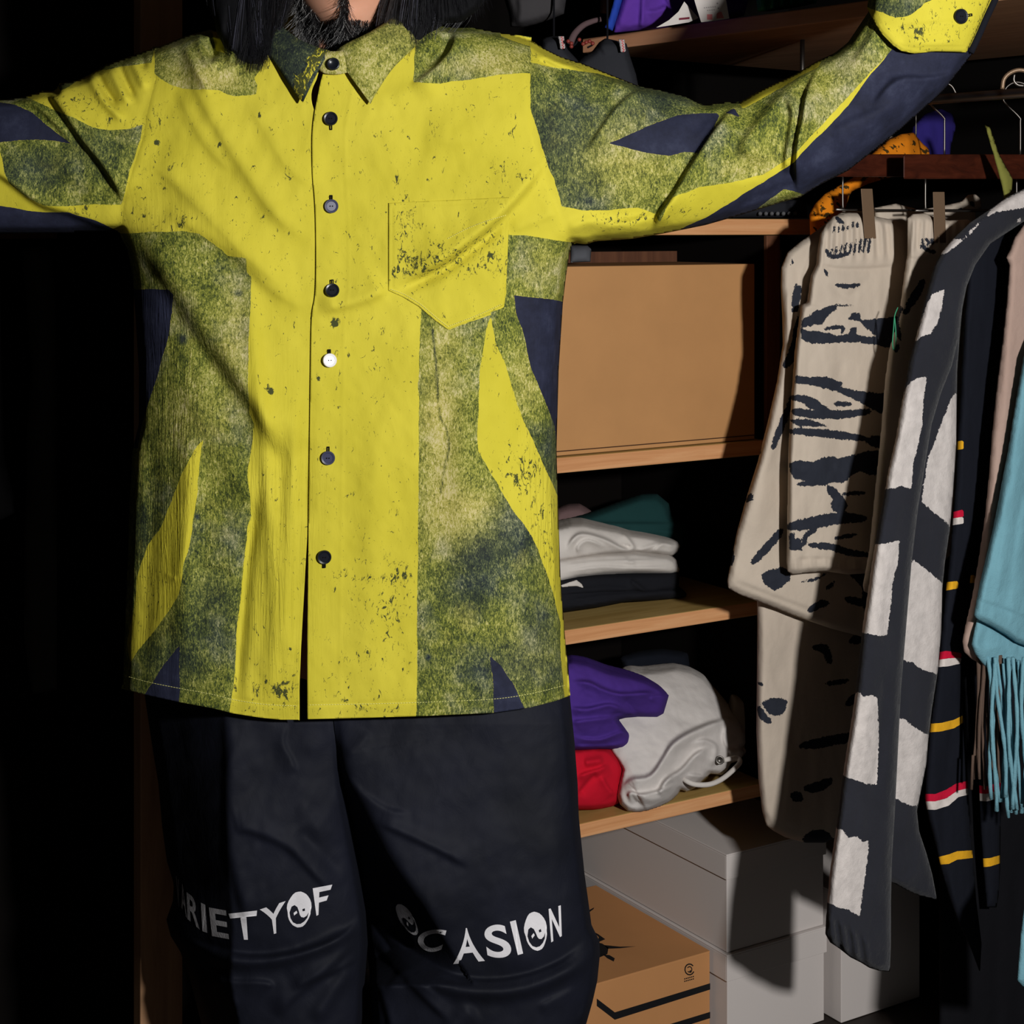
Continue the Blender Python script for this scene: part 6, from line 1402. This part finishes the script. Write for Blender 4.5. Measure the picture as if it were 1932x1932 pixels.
for i in range(9):
    x = 1846 + 4.6 * i; P = []
    for k in range(9): s = k / 8; P.append(W(x + (-10 + 2 * i) * s + 4 * math.sin(4 * s + i), 1236 + (215 + rs2.rand() * 40) * s * (1 if k else 1), 2.53 + .010 * math.sin(i * 2.1) - 0.004 * s))
    m = MB(); m.tube(P, .0034, 6, r1=.0022); m.build('fringe_strand', M_frb, pk, True)
M_teal = cloth('pale_teal', (116, 164, 178), 650, .6, 60, .5, rough=1.0, fuzz=.0006)
plE = planeU(1905, 2.52)
TE = [(2010, 520), (1960, 600), (1932, 672), (1922, 730), (1912, 790), (1903, 850), (1893, 900), (1884, 950), (1874, 1000), (1862, 1050), (1850, 1100), (1842, 1140), (1838, 1160), (1842, 1168), (1870, 1182), (1900, 1200), (1916, 1212), (1950, 1226), (2010, 1240)]
te = thing('teal_shawl', 'pale teal towelling garment with long fringe at the right edge', 'shawl', base_of(1900, 1545, plE))
pillow('shawl_body', TE, plE, .024, 3.4, M_teal, te, [('s', [(1842, 1130), (1900, 1150), (1960, 1176)], 3, 14, -.003), ('r', [(1880, 1130), (1900, 1000), (1925, 850)], 14, .006), ('s', [(1902, 1200), (1915, 1060), (1940, 900)], 6, 20, .005)], noise=wr(14, 60, .15, .004, 71))
TE2 = [(1844, 1166), (1838, 1190), (1833, 1216), (1840, 1234), (1852, 1250), (1864, 1262), (1874, 1270), (1900, 1262), (1932, 1266), (1990, 1270), (1990, 1225), (1950, 1216), (1915, 1206), (1880, 1186)]
pillow('lower_panel', TE2, planeU(1905, 2.545), .012, 3.4, M_teal, te, [('s', [(1836, 1216), (1860, 1222), (1896, 1214)], 3, 14, .003)], noise=wr(14, 40, .15, .004, 72))
for i in range(22):
    x = 1864 + 5.6 * i; L = 262 + rs2.rand() * 30 - 4.0 * max(0, 5 - i) ; xo = rs2.randn() * 6; P = []
    for k in range(13):
        s = k / 12; P.append(W(x + (10 if i < 8 else 2) * s + xo * s + 4.5 * math.sin(5.5 * s + i * 1.3), 1240 + 6 * (i % 3) + L * s, 2.51 + .012 * math.sin(i * 1.9) - .006 * math.sin(3 * s)))
    m = MB(); m.tube(P, (lambda q, i=i: .0030 + .0006 * math.sin(31 * q + i)), 6); m.build('fringe_strand', M_teal, te, True)
tb = thing('teal_hem', 'small pale teal garment corner low at the right edge', 'shawl', base_of(1960, 1866, flat(2.33)))
pillow('garment_body', [(1990, 1600), (1935, 1690), (1926, 1760), (1919, 1850), (1930, 1862), (1990, 1870)], planeU(1940, 2.33), .012, 4, M_teal, tb, ())
# dark garments deeper on the right, hardly lit
M_blk = cloth('black_cotton', (20, 20, 24), 900, .2, 40, .3)
for i, (px, Yr, sc) in enumerate(((1838, 2.755, 0), (1900, 2.80, 20))):
    g_ = thing('black_garment', ('black garment in the gap behind the striped knit', 'black garment at the far right edge, behind the pink one')[i], 'shirt', base_of(px, 1700, planeU(px, Yr)))
    pillow('garment_body', [(px - 60, 430), (px + 120, 420), (px + 130, 1960 + sc), (px + 40, 1990 + sc), (px - 66, 1975 + sc), (px - 66, 1500), (px - 58, 900)], planeU(px, Yr), .016, 7, M_blk, g_, (), noise=wr(20, 100, 0, .006, 80 + i))
# two metal hangers' arms up at the rail
for i, (px, lab) in enumerate(((1893, 'wire hanger top curving over the rail at the right edge'),)):
    h = thing('wire_hanger', lab, 'hanger', W(px, 200, 2.36))
    m = MB(); m.tube([W(x, y, 2.36) for x, y in cr([(1891, 168), (1894, 150), (1905, 138), (1922, 132), (1940, 136), (1956, 150), (1956, 175), (1948, 200), (1946, 235), (1946, 262)], 5)], .0030, 8); m.build('hook', M_bronze, h, True)
    m = MB(); m.tube([W(x, y, 2.37) for x, y in cr([(1914, 140), (1913, 152), (1920, 160), (1932, 162)], 5)], .0018, 8); m.build('ring', M_metal, h, True)

# ================================================================ FOLDED CLOTHES ON THE SHELVES
g1 = 'folded garments on the second lowest shelf'; g2 = 'clothes on the lowest shelf'
def fold_thing(name, label, cat, poly, Yf, H, mat, fl, hb=.10, group=None, noise=None, step=3.4, attrf=None, fs=None, k=1.0, zmin=None):
    if zmin is None and group == g1: zmin = .6435
    if zmin is None and group == g2: zmin = .3315
    P = np.array(poly, float); cx = P[:, 0].mean(); by = P[:, 1].max()
    t = thing(name, label, cat, base_of(cx, by, Yf), group)
    pillow(name.split('_')[-1] + '_fabric', poly, Yf, H, step, mat, t, fl, hb, noise=noise, attrf=attrf, fs=fs, k=k, zmin=zmin, fk=2.9); return t
def shelfY(pxr, pyb, zs, lean=0.0):     # base plane whose front foot meets the shelf (height zs) at (pxr,pyb)
    Yr = (CZ - zs) * F / (pyb - HY); return planeU(pxr, Yr, lean, pyb)
M_tw = cloth('white_jersey', (204, 198, 192), 1200, .12, 30, .25); M_tb = cloth('black_jersey', (26, 27, 32), 1200, .12, 30, .25)
M_tg = cloth('dark_green_jersey', (28, 60, 60), 1200, .15, 30, .25); M_mauve = cloth('mauve_jersey', (110, 88, 88), 1200, .15, 30, .25)
M_navy = cloth('navy_jersey', (24, 28, 48), 1200, .15, 30, .25)
g1 = 'folded garments on the second lowest shelf'
zs3 = .643
Yb = lambda lean: shelfY(1180, 1150, zs3 + .012, lean)
Ya = shelfY(1150, 1158, zs3, .0002)
off = lambda Yf, d: (lambda px, py: Yf(px, py) + d)
fold_thing('folded_tshirt', 'black folded t-shirt at the bottom of the stack', 't-shirt', [(1020, 1118), (1100, 1104), (1200, 1104), (1270, 1108), (1288, 1112), (1296, 1120), (1294, 1128), (1270, 1130), (1220, 1134), (1180, 1136), (1130, 1146), (1060, 1156), (1000, 1162), (990, 1130)], off(Ya, .035), .035, M_tb, [('s', [(1060, 1135), (1150, 1122), (1280, 1116)], 2.5, 9, .004), ('s', [(1060, 1146), (1150, 1132), (1240, 1124)], 2.5, 9, .004)], .12, g1)
fold_thing('folded_tshirt', 'black folded t-shirt second from the bottom of the stack', 't-shirt', [(1000, 1100), (1060, 1088), (1120, 1082), (1200, 1080), (1276, 1078), (1282, 1084), (1281, 1104), (1278, 1116), (1250, 1120), (1230, 1124), (1216, 1122), (1170, 1124), (1100, 1130), (1040, 1134), (990, 1138)], off(Ya, .040), .038, M_tb, [('s', [(1190, 1092), (1206, 1104), (1224, 1120)], 2.5, 10, .006), ('s', [(1050, 1118), (1130, 1108), (1200, 1110)], 2.5, 9, .004)], .12, g1)
fold_thing('folded_tshirt', 'white folded t-shirt directly on the black ones', 't-shirt', [(1000, 1062), (1060, 1052), (1120, 1044), (1200, 1040), (1262, 1048), (1276, 1056), (1279, 1066), (1282, 1074), (1280, 1080), (1266, 1084), (1200, 1083), (1140, 1086), (1090, 1092), (1062, 1100), (1000, 1110)], off(Ya, .045), .045, M_tw, [('s', [(1060, 1078), (1130, 1068), (1200, 1070), (1276, 1068)], 2.2, 8, .0035), ('s', [(1060, 1066), (1140, 1058), (1260, 1056)], 2.2, 8, .003), ('s', [(1186, 1050), (1186, 1060), (1200, 1058)], 2, 6, .002)], .12, g1, step=2.6)
fold_thing('folded_tshirt', 'white crumpled t-shirt topmost, with a rolled fold', 't-shirt', [(1000, 1005), (1058, 992), (1078, 987), (1100, 986), (1130, 992), (1168, 999), (1190, 1006), (1220, 1010), (1262, 1018), (1278, 1022), (1284, 1030), (1278, 1042), (1268, 1049), (1240, 1046), (1200, 1044), (1140, 1048), (1060, 1062), (1000, 1070)], off(Ya, .060), .055, M_tw, [('s', [(1066, 1040), (1080, 1016), (1100, 1006), (1140, 1016), (1176, 1034), (1198, 1036)], 2.6, 14, .008), ('s', [(1170, 1000), (1188, 1018), (1197, 1034), (1184, 1038)], 2.4, 10, .005), ('s', [(1090, 1048), (1090, 1030), (1110, 1018), (1150, 1034)], 2.4, 9, .005), ('s', [(1228, 1042), (1250, 1026), (1276, 1030)], 2.2, 8, .0045), ('r', [(1200, 1040), (1230, 1030), (1260, 1022)], 4, .002)], .12, g1, step=2.4)
m = MB(); m.tube([W(x, y, 2.775) for x, y in cr([(1082, 991), (1086, 994), (1092, 990), (1094, 986)], 3)], .0005, 5)
fold_thing('folded_sweater', 'dark green folded sweater behind the white t-shirts', 'sweater', [(1055, 984), (1110, 970), (1170, 948), (1210, 934), (1240, 932), (1262, 950), (1268, 975), (1290, 985), (1298, 1000), (1296, 1030), (1270, 1060), (1100, 1060), (1050, 1010)], off(Ya, .17), .05, M_tg, [('s', [(1070, 988), (1160, 988), (1290, 988)], 3, 14, .006), ('s', [(1180, 1002), (1240, 1000), (1296, 1006)], 3, 10, .004)], .08, g1)
fold_thing('folded_garment', 'mauve-grey folded garment, topmost at the back left of the stack', 'sweater', [(1040, 990), (1048, 962), (1070, 954), (1095, 952), (1112, 962), (1128, 975), (1110, 1010), (1040, 1020)], off(Ya, .22), .03, M_mauve, (), .08, g1)
fold_thing('folded_garment', 'dark navy folded garment standing at the back right, in shadow', 'sweater', [(1280, 1020), (1320, 1000), (1380, 1010), (1425, 1040), (1428, 1090), (1330, 1085), (1280, 1080)], off(Ya, .22), .03, M_navy, (), .06, g1)
fold_thing('printed_card', 'small white hang tag with a yellow and black mark on the black t-shirts', 'tag', [(1058, 1104), (1075, 1098), (1088, 1094), (1098, 1102), (1102, 1110), (1088, 1106), (1060, 1108)], off(Ya, -.002), .003, M_tw, (), .002, step=1.6)
# lowest shelf
zs4 = .331
g2 = 'clothes on the lowest shelf'
M_red = cloth('red_jersey', (196, 22, 44), 1200, .15, 30, .3); M_pur = cloth('purple_fleece', (72, 46, 128), 900, .25, 30, .35); M_fl = cloth('white_fleece', (202, 196, 192), 900, .35, 26, .45)
Y4 = shelfY(1200, 1530, zs4)
fold_thing('folded_shirt', 'bright red folded shirt under the purple sweatshirt', 'shirt', [(1040, 1410), (1090, 1412), (1120, 1408), (1150, 1412), (1168, 1432), (1178, 1450), (1174, 1480), (1170, 1515), (1150, 1524), (1120, 1528), (1088, 1528), (1040, 1534), (1020, 1470)], off(Y4, .045), .050, M_red, [('s', [(1084, 1466), (1110, 1456), (1130, 1450), (1148, 1440)], 2.6, 14, .006), ('s', [(1088, 1500), (1106, 1476), (1126, 1455)], 2.6, 12, -.005), ('s', [(1136, 1462), (1146, 1482), (1162, 1502)], 2.6, 12, .005), ('r', [(1100, 1440), (1140, 1434)], 8, .004)], .12, g2, step=2.6)
HD = [(1150, 1290), (1176, 1264), (1192, 1261), (1214, 1266), (1248, 1262), (1276, 1258), (1306, 1264), (1330, 1276), (1350, 1300), (1372, 1326), (1388, 1345), (1402, 1362), (1408, 1385), (1408, 1402), (1400, 1410), (1404, 1420), (1396, 1434), (1380, 1440), (1372, 1454), (1362, 1462), (1340, 1460), (1312, 1486), (1296, 1494), (1284, 1490), (1278, 1500), (1264, 1514), (1244, 1524), (1220, 1532), (1200, 1534), (1184, 1530), (1170, 1518), (1164, 1500), (1166, 1480), (1172, 1452), (1162, 1436), (1150, 1420), (1140, 1360)]
HF = [('s', [(1170, 1490), (1190, 1470), (1226, 1462), (1250, 1430), (1270, 1400), (1310, 1376), (1360, 1358), (1395, 1356)], 3, 34, .012), ('s', [(1236, 1500), (1256, 1470), (1284, 1452), (1310, 1424), (1340, 1406)], 3.2, 20, .010), ('s', [(1300, 1404), (1330, 1395), (1352, 1408), (1350, 1432), (1340, 1450)], 3, 14, .006), ('s', [(1292, 1460), (1320, 1462), (1345, 1468), (1362, 1458)], 2.6, 12, .007),
      ('s', [(1192, 1520), (1186, 1500), (1192, 1494), (1210, 1498), (1246, 1490), (1282, 1474)], 2.6, 14, .008), ('s', [(1380, 1420), (1366, 1400), (1368, 1372), (1380, 1350)], 3.5, 14, .006), ('s', [(1404, 1418), (1380, 1424), (1376, 1412)], 3, 10, .006), ('s', [(1240, 1500), (1252, 1480), (1270, 1462)], 3, 10, .004), ('r', [(1256, 1420), (1300, 1390), (1350, 1370)], 10, .003), ('r', [(1262, 1500), (1236, 1508), (1204, 1506)], 9, .004)]
hd = fold_thing('folded_hoodie', 'bulky white hoodie with drawcord and metal eyelet', 'hoodie', HD, shelfY(1200, 1530, zs4, .0006), .072, M_fl, HF, .10, g2, noise=wr(40, 30, .4, .006, 90), step=2.4)
for o in [o for o in COL.objects if o.parent == hd]:
    o.location = Vector(o.location) + Vector((0, .05, 0)) * 0
Yh = shelfY(1200, 1530, zs4, .0006)
def on_h(x, y, d): return W(x, y, float(Yh(np.array([float(x)]), np.array([float(y)]))[0]) - d)
m = MB(); m.tube([on_h(x, y, d) for x, y, d in cr([(1286, 1466, .060), (1296, 1474, .075), (1312, 1480, .080), (1338, 1480, .082), (1362, 1470, .082), (1384, 1452, .080), (1396, 1438, .074), (1390, 1430, .066), (1366, 1434, .068)], 5)], .0042, 10); prop(m.build('drawcord', M_tw, hd, True), 'thick white drawcord')
m = MB(); c_ = Vector(on_h(1358, 1434, .072)); m.disc(c_, (-.1, -1, .1), .0072, .002, 22, ((1, 0), (1, .8), (.8, 1), (.55, .6), (.5, 0), (0, 0))); prop(m.build('eyelet', M_metal, hd, True), 'silver eyelet')
PU = [(1020, 1262), (1080, 1244), (1110, 1250), (1150, 1266), (1190, 1274), (1222, 1284), (1248, 1298), (1262, 1312), (1258, 1326), (1252, 1346), (1240, 1353), (1206, 1352), (1182, 1354), (1166, 1358), (1178, 1372), (1190, 1386), (1188, 1404), (1176, 1412), (1150, 1414), (1100, 1416), (1060, 1418), (1020, 1416)]
fold_thing('folded_sweatshirt', 'purple sweatshirt heaped over the red shirt and hoodie', 'sweatshirt', PU, off(Y4, .035), .075, M_pur, [('s', [(1072, 1286), (1110, 1286), (1140, 1300), (1170, 1308), (1216, 1306), (1240, 1306)], 3, 16, .010), ('s', [(1072, 1334), (1110, 1336), (1150, 1328), (1182, 1340)], 3, 14, .008), ('s', [(1150, 1352), (1166, 1344), (1200, 1352), (1184, 1330), (1170, 1318)], 2.6, 10, -.004), ('s', [(1074, 1362), (1120, 1356), (1160, 1352)], 3, 12, .006), ('s', [(1080, 1390), (1130, 1394), (1170, 1380), (1186, 1384)], 2.6, 9, .006), ('s', [(1080, 1406), (1130, 1408), (1180, 1400)], 2.4, 7, .004), ('s', [(1226, 1324), (1232, 1314), (1256, 1312)], 2.6, 8, .004)], .10, g2, step=2.4, noise=wr(30, 24, .3, .005, 91))
fold_thing('folded_garment', 'grey-beige folded garment under the white hoodie, in shadow', 'sweater', [(1380, 1310), (1420, 1318), (1450, 1336), (1452, 1400), (1436, 1424), (1404, 1434), (1372, 1440), (1360, 1400)], off(Y4, .10), .03, cloth('taupe_jersey', (146, 134, 120), 1200), [('s', [(1380, 1420), (1410, 1414), (1450, 1400)], 2.5, 8, .004)], .06, g2)
fold_thing('folded_garment', 'dark slate folded garment at the back of the lowest shelf', 'sweater', [(1170, 1240), (1200, 1232), (1250, 1226), (1300, 1232), (1310, 1270), (1250, 1290), (1180, 1290)], off(Y4, .28), .03, cloth('slate_jersey', (20, 23, 31), 1200), (), .05, g2)
# things on the top back shelf behind the arm
zs1 = 1.2955
bt = thing('knitted_hat', 'black folded knit with pale woven tufts on the shelf under the raised arm', 'scarf', base_of(1450, 410, planeU(1450, 2.98)))
pillow('hat_fabric', [(1380, 412), (1384, 398), (1396, 388), (1430, 380), (1480, 376), (1512, 378), (1522, 392), (1524, 411), (1450, 411)], planeU(1450, 2.96), .02, 3, cloth('black_wool', (36, 37, 42), 500, .5), bt, ())
m = MB()
for i in range(7): c_ = Vector(W(1434 + 11 * i, 403, float(planeU(1450, 2.93)(np.array([1434. + 11 * i]), 0)[0]))); m.disc(c_, (0, -1, .2), .0036, .004, 10, ((1, 0), (.9, .6), (.5, 1), (0, 1)))
prop(m.build('tufts', cloth('grey_wool', (90, 90, 92), 600), bt, True), kind='stuff')
gt = thing('grey_pouch', 'small grey pouch beside the cardboard box, under the armpit', 'pouch', base_of(1085, 494, flat(2.80)))
pillow('pouch_fabric', [(1076, 462), (1108, 463), (1116, 470), (1114, 494), (1076, 496)], planeU(1090, 2.82), .012, 3, cloth('grey_felt', (90, 92, 98), 800), gt, ())
# ================================================================ ON THE HIGH SHELF
zsh = 1.6195
def topthing(name, label, cat, poly, Y, H, mat, fl=(), hb=.06, **k): return fold_thing(name, label, cat, poly, planeU(1300, Y) if callable(Y) is False else Y, H, mat, fl, hb, **k)
M_pur2 = cloth('bright_purple', (96, 56, 158), 900, .2, 40, .3)
topthing('folded_sweatshirt', 'bright purple folded garment on the high shelf with white tags over it', 'sweatshirt', [(1158, 62), (1160, 40), (1172, 0), (1176, -60), (1240, -90), (1420, -90), (1424, -40), (1412, 0), (1404, 30), (1380, 36), (1330, 44), (1290, 50), (1240, 54), (1200, 58)], planeU(1290, 2.90), .04, M_pur2, [('s', [(1206, 60), (1210, 20), (1212, -30)], 3, 16, .008), ('s', [(1216, 22), (1240, 18), (1262, 8)], 3, 12, .006), ('s', [(1270, 40), (1262, 10), (1250, -20)], 4, 14, .008)], noise=wr(30, 30, 0, .006, 92))
topthing('folded_shirt', 'narrow bright blue folded edge beside the purple garment on the high shelf', 'shirt', [(1141, 52), (1150, 30), (1158, 0), (1164, -60), (1182, -60), (1174, 0), (1164, 34), (1156, 58)], 2.89, .012, cloth('royal_blue', (40, 70, 170), 900))
topthing('folded_shirt', 'mauve-brown folded edge leftmost on the high shelf', 'shirt', [(1132, 24), (1134, -60), (1162, -60), (1156, 0), (1148, 26)], planeU(1150, 2.98), .012, cloth('mauve_brown', (130, 100, 92), 900))
topthing('folded_sweater', 'dark green cable-knit sweater on the high shelf, right of the purple', 'sweater', [(1430, 22), (1428, 0), (1432, -60), (1540, -80), (1548, -20), (1540, 6), (1500, 14), (1460, 20)], 2.62, .03, cloth('green_cable', (40, 112, 84), 500, .6), [('r', [(1440 + 9 * i, -50), (1438 + 9 * i, 24)], 3.5, .006 * (-1) ** i) for i in range(12)], .06, step=2.6)
# swing tags
M_tag = plain('tag_card', (208, 200, 196), .6, .2); M_stamp = plain('red_stamp', (206, 120, 122), .7); M_tagink = plain('grey_print', (150, 144, 142), .7); M_dkred = plain('dark_red_print', (110, 30, 50), .7)
def tag(label, poly, Y, marks):
    t_ = thing('swing_tag', label, 'tag', W(poly[0][0], poly[0][1], Y), group='white swing tags on the high shelf')
    m = MB(); n = len(poly); V = [W(x, y, Y) for x, y in poly] + [W(x, y, Y + .0012) for x, y in poly]
    m.add(V, [tuple(range(n))[::-1], tuple(range(n, 2 * n))] + [(i, (i + 1) % n, n + (i + 1) % n, n + i) for i in range(n)]); m.build('card', M_tag, t_)
    for nm, mat, ps in marks:
        m = MB()
        for p in ps: m.add([W(x, y, Y - .0006) for x, y in p], [tuple(range(len(p)))])
        prop(m.build(nm, mat, t_, recalc=False), None, kind='stuff')
r4 = lambda x, y, w, h: [(x, y), (x, y + h), (x + w, y + h), (x + w, y)]
tag('pointed white swing tag lying tilted on the purple garment', [(1238, 52), (1262, 38), (1280, 22), (1291, 3), (1306, 20), (1318, 34), (1300, 42), (1270, 47)], 2.74, [('print', M_dkred, [[(1281, 34), (1281, 38), (1301, 36), (1301, 32)]])])
tag('upright white swing tag with two pink stamps', [(1308, -30), (1310, 0), (1316, 20), (1323, 42), (1350, 39), (1376, 35), (1370, 0), (1364, -34)], 2.70, [('stamp', M_stamp, [r4(1334, 27, 10, 10), [(1352, 26), (1352, 35), (1366, 34), (1361, 22), (1356, 23)]]), ('print', M_tagink, [r4(1352, 5, 3, 3), r4(1354, 14, 3, 3)] + [r4(1328 + 4 * i, 14 - .4 * i, 2.6, 1.6) for i in range(6)] + [r4(1334 + 4 * i, 19 - .4 * i, 2.6, 1.6) for i in range(4)])])
# dark bags at the corner
M_bag = cloth('charcoal_canvas', (62, 60, 62), 700, .3, 40, .3); M_bagb = cloth('black_canvas', (44, 45, 50), 700, .3, 40, .3)
M_loop = cloth('woven_loop', (176, 168, 166), 700, .4, 40, .2, pats=[('red', (190, 60, 62), .3)])
b1 = thing('charcoal_bag', 'charcoal fabric bag hanging at the top, above the right shoulder', 'bag', base_of(1000, 54, flat(2.70)))
pillow('bag_body', [(950, -120), (952, 0), (960, 26), (963, 50), (985, 52), (1010, 46), (1040, 36), (1064, 26), (1068, 0), (1074, -120)], flat(2.70), .04, 4, M_bag, b1, [('s', [(975, 50), (980, 20), (976, -10)], 4, 20, .01)])
bags = []
for i, (pl_, lab, lx_, zig) in enumerate((([(1004, 130), (1018, 90), (1024, 72), (1040, 68), (1056, 68), (1066, 74), (1070, 92), (1085, 108), (1100, 125), (1096, 160), (1050, 175), (1010, 170)], 'left black fabric pouch with a woven zigzag loop, hung behind the right shoulder', 1060, 68),
                                   ([(1086, 118), (1104, 104), (1118, 96), (1130, 80), (1142, 72), (1156, 75), (1168, 78), (1182, 82), (1190, 110), (1200, 140), (1206, 170), (1190, 200), (1120, 200), (1090, 160)], 'right black fabric pouch with a woven zigzag loop, hung in front of the shelf corner', 1174, 74))):
    b_ = thing('black_pouch', lab, 'bag', base_of(pl_[0][0] + 40, 180, flat(2.62)))
    pillow('pouch_body', pl_, flat(2.64), .035, 3.4, M_bagb, b_, [('s', [(1142, 106), (1136, 92), (1128, 84)], 2.5, 10, .005)])
    lp_ = [(lx_ - 7, zig), (lx_ + 4, zig), (lx_ + 7, zig + 24), (lx_ - 3, zig + 25)]
    def la(X, Y, x0=lx_, y0=zig): return {'red': np.abs(X - (x0 + .12 * (Y - y0)) - 2.2 * (2 * np.abs(((Y - y0) / 5) % 1 - .5) - .5) * 2) - 1.3}
    o_ = pillow('woven_loop', lp_, flat(2.598), .003, 1.3, M_loop, b_, (), .002, attrf=la); prop(o_, 'grey and red zigzag woven loop')
for o_, xs in ((b1, (965, 1060)),):
    for x_ in xs:
        m = MB(); m.tube([W(x_, -118, 2.70), (W(x_, -118, 2.70)[0], 2.70, 2.4)], .004, 6); m.build('strap', M_blk, o_, True)
for o_, x_, y_ in [(o, x, y) for o, (x, y) in zip([o for o in COL.objects if o.name.startswith('black_pouch')], ((1045, 74), (1146, 78)))]:
    m = MB(); m.tube([W(x_, y_, 2.655), (W(x_, y_, 2.655)[0], 2.655, 2.4)], .0018, 6); m.build('hanging_cord', M_blk, o_, True)
bd_ = thing('beaded_cord', 'black beaded cord with red beads between the two black pouches', 'cord', W(1100, 90, 2.58))
m = MB(); pts = cr([(1070, 76), (1082, 86), (1092, 76), (1100, 84), (1112, 78), (1118, 84), (1108, 90)], 6); m.tube([W(x, y, 2.585) for x, y in pts], .0016, 6); m.build('cord', M_blk, bd_, True)
M_bead = plain('red_bead', (120, 44, 36), .5, .4)
for i, (x, y) in enumerate([(1072, 78), (1078, 82), (1093, 75), (1100, 83), (1106, 80), (1112, 78), (1118, 82), (1078, 88)]):
    m = MB(); m.disc(W(x, y, 2.583), (0, -1, 0), .0032, .004, 10, ((.6, -.4), (1, .3), (.8, .8), (0, 1))); m.build('bead', M_bead, bd_, True)
sp_ = thing('leather_strap', 'mauve leather strap curving up to the high shelf corner', 'strap', W(1084, 76, 2.72))
m = MB(); m.tube([W(x, y, 2.70) for x, y in cr([(1075, 84), (1084, 64), (1100, 48), (1118, 40), (1134, 36)], 5)], .006, 8, r1=.004); m.build('strap', cloth('mauve_strap', (92, 74, 76), 800), sp_, True)

# ================================================================ LEFT SIDE, IN THE PERSON'S SHADOW
lw = thing('left_shelf', 'dark brown shelf board at the left behind the outstretched sleeve', 'shelf', (-1.02, 2.76, 1.262))
m = MB(); m.box(-1.42, -.665, 2.76, 3.2, 1.262, 1.286); m.build('shelf', M_brown, lw, bevel=.002)
lr = thing('clothes_rail', 'dark clothes rail in the shadowed left bay', 'rail', (-1.0, 2.9, 1.20))
m = MB(); m.tube([(-1.42, 2.95, 1.215), (-.67, 2.95, 1.215)], .009, 10); m.build('pole', plain('dark_rail', (40, 38, 36), .5), lr, True)
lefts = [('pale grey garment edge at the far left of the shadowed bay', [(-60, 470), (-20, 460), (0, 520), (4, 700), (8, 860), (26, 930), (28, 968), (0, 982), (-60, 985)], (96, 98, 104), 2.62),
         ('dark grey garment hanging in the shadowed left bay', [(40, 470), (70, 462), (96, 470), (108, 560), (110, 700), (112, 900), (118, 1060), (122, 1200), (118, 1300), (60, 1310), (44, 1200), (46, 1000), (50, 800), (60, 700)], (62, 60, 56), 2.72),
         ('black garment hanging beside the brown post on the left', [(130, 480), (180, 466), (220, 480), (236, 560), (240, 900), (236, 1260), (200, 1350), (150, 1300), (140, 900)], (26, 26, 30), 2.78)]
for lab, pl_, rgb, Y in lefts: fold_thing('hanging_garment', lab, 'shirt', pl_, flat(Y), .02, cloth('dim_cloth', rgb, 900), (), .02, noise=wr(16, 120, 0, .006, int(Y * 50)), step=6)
bl = thing('blue_garment', 'bright blue garment hanging at the top beside the brown post', 'shirt', W(236, 66, 2.42))
pillow('garment_body', [(214, -120), (216, -20), (226, 10), (236, 34), (246, 58), (253, 64), (255, 20), (256, -120)], flat(2.46), .014, 4, cloth('sky_blue', (74, 130, 220), 900), bl, [('s', [(240, 40), (234, 0), (236, -60)], 3, 10, .006)])
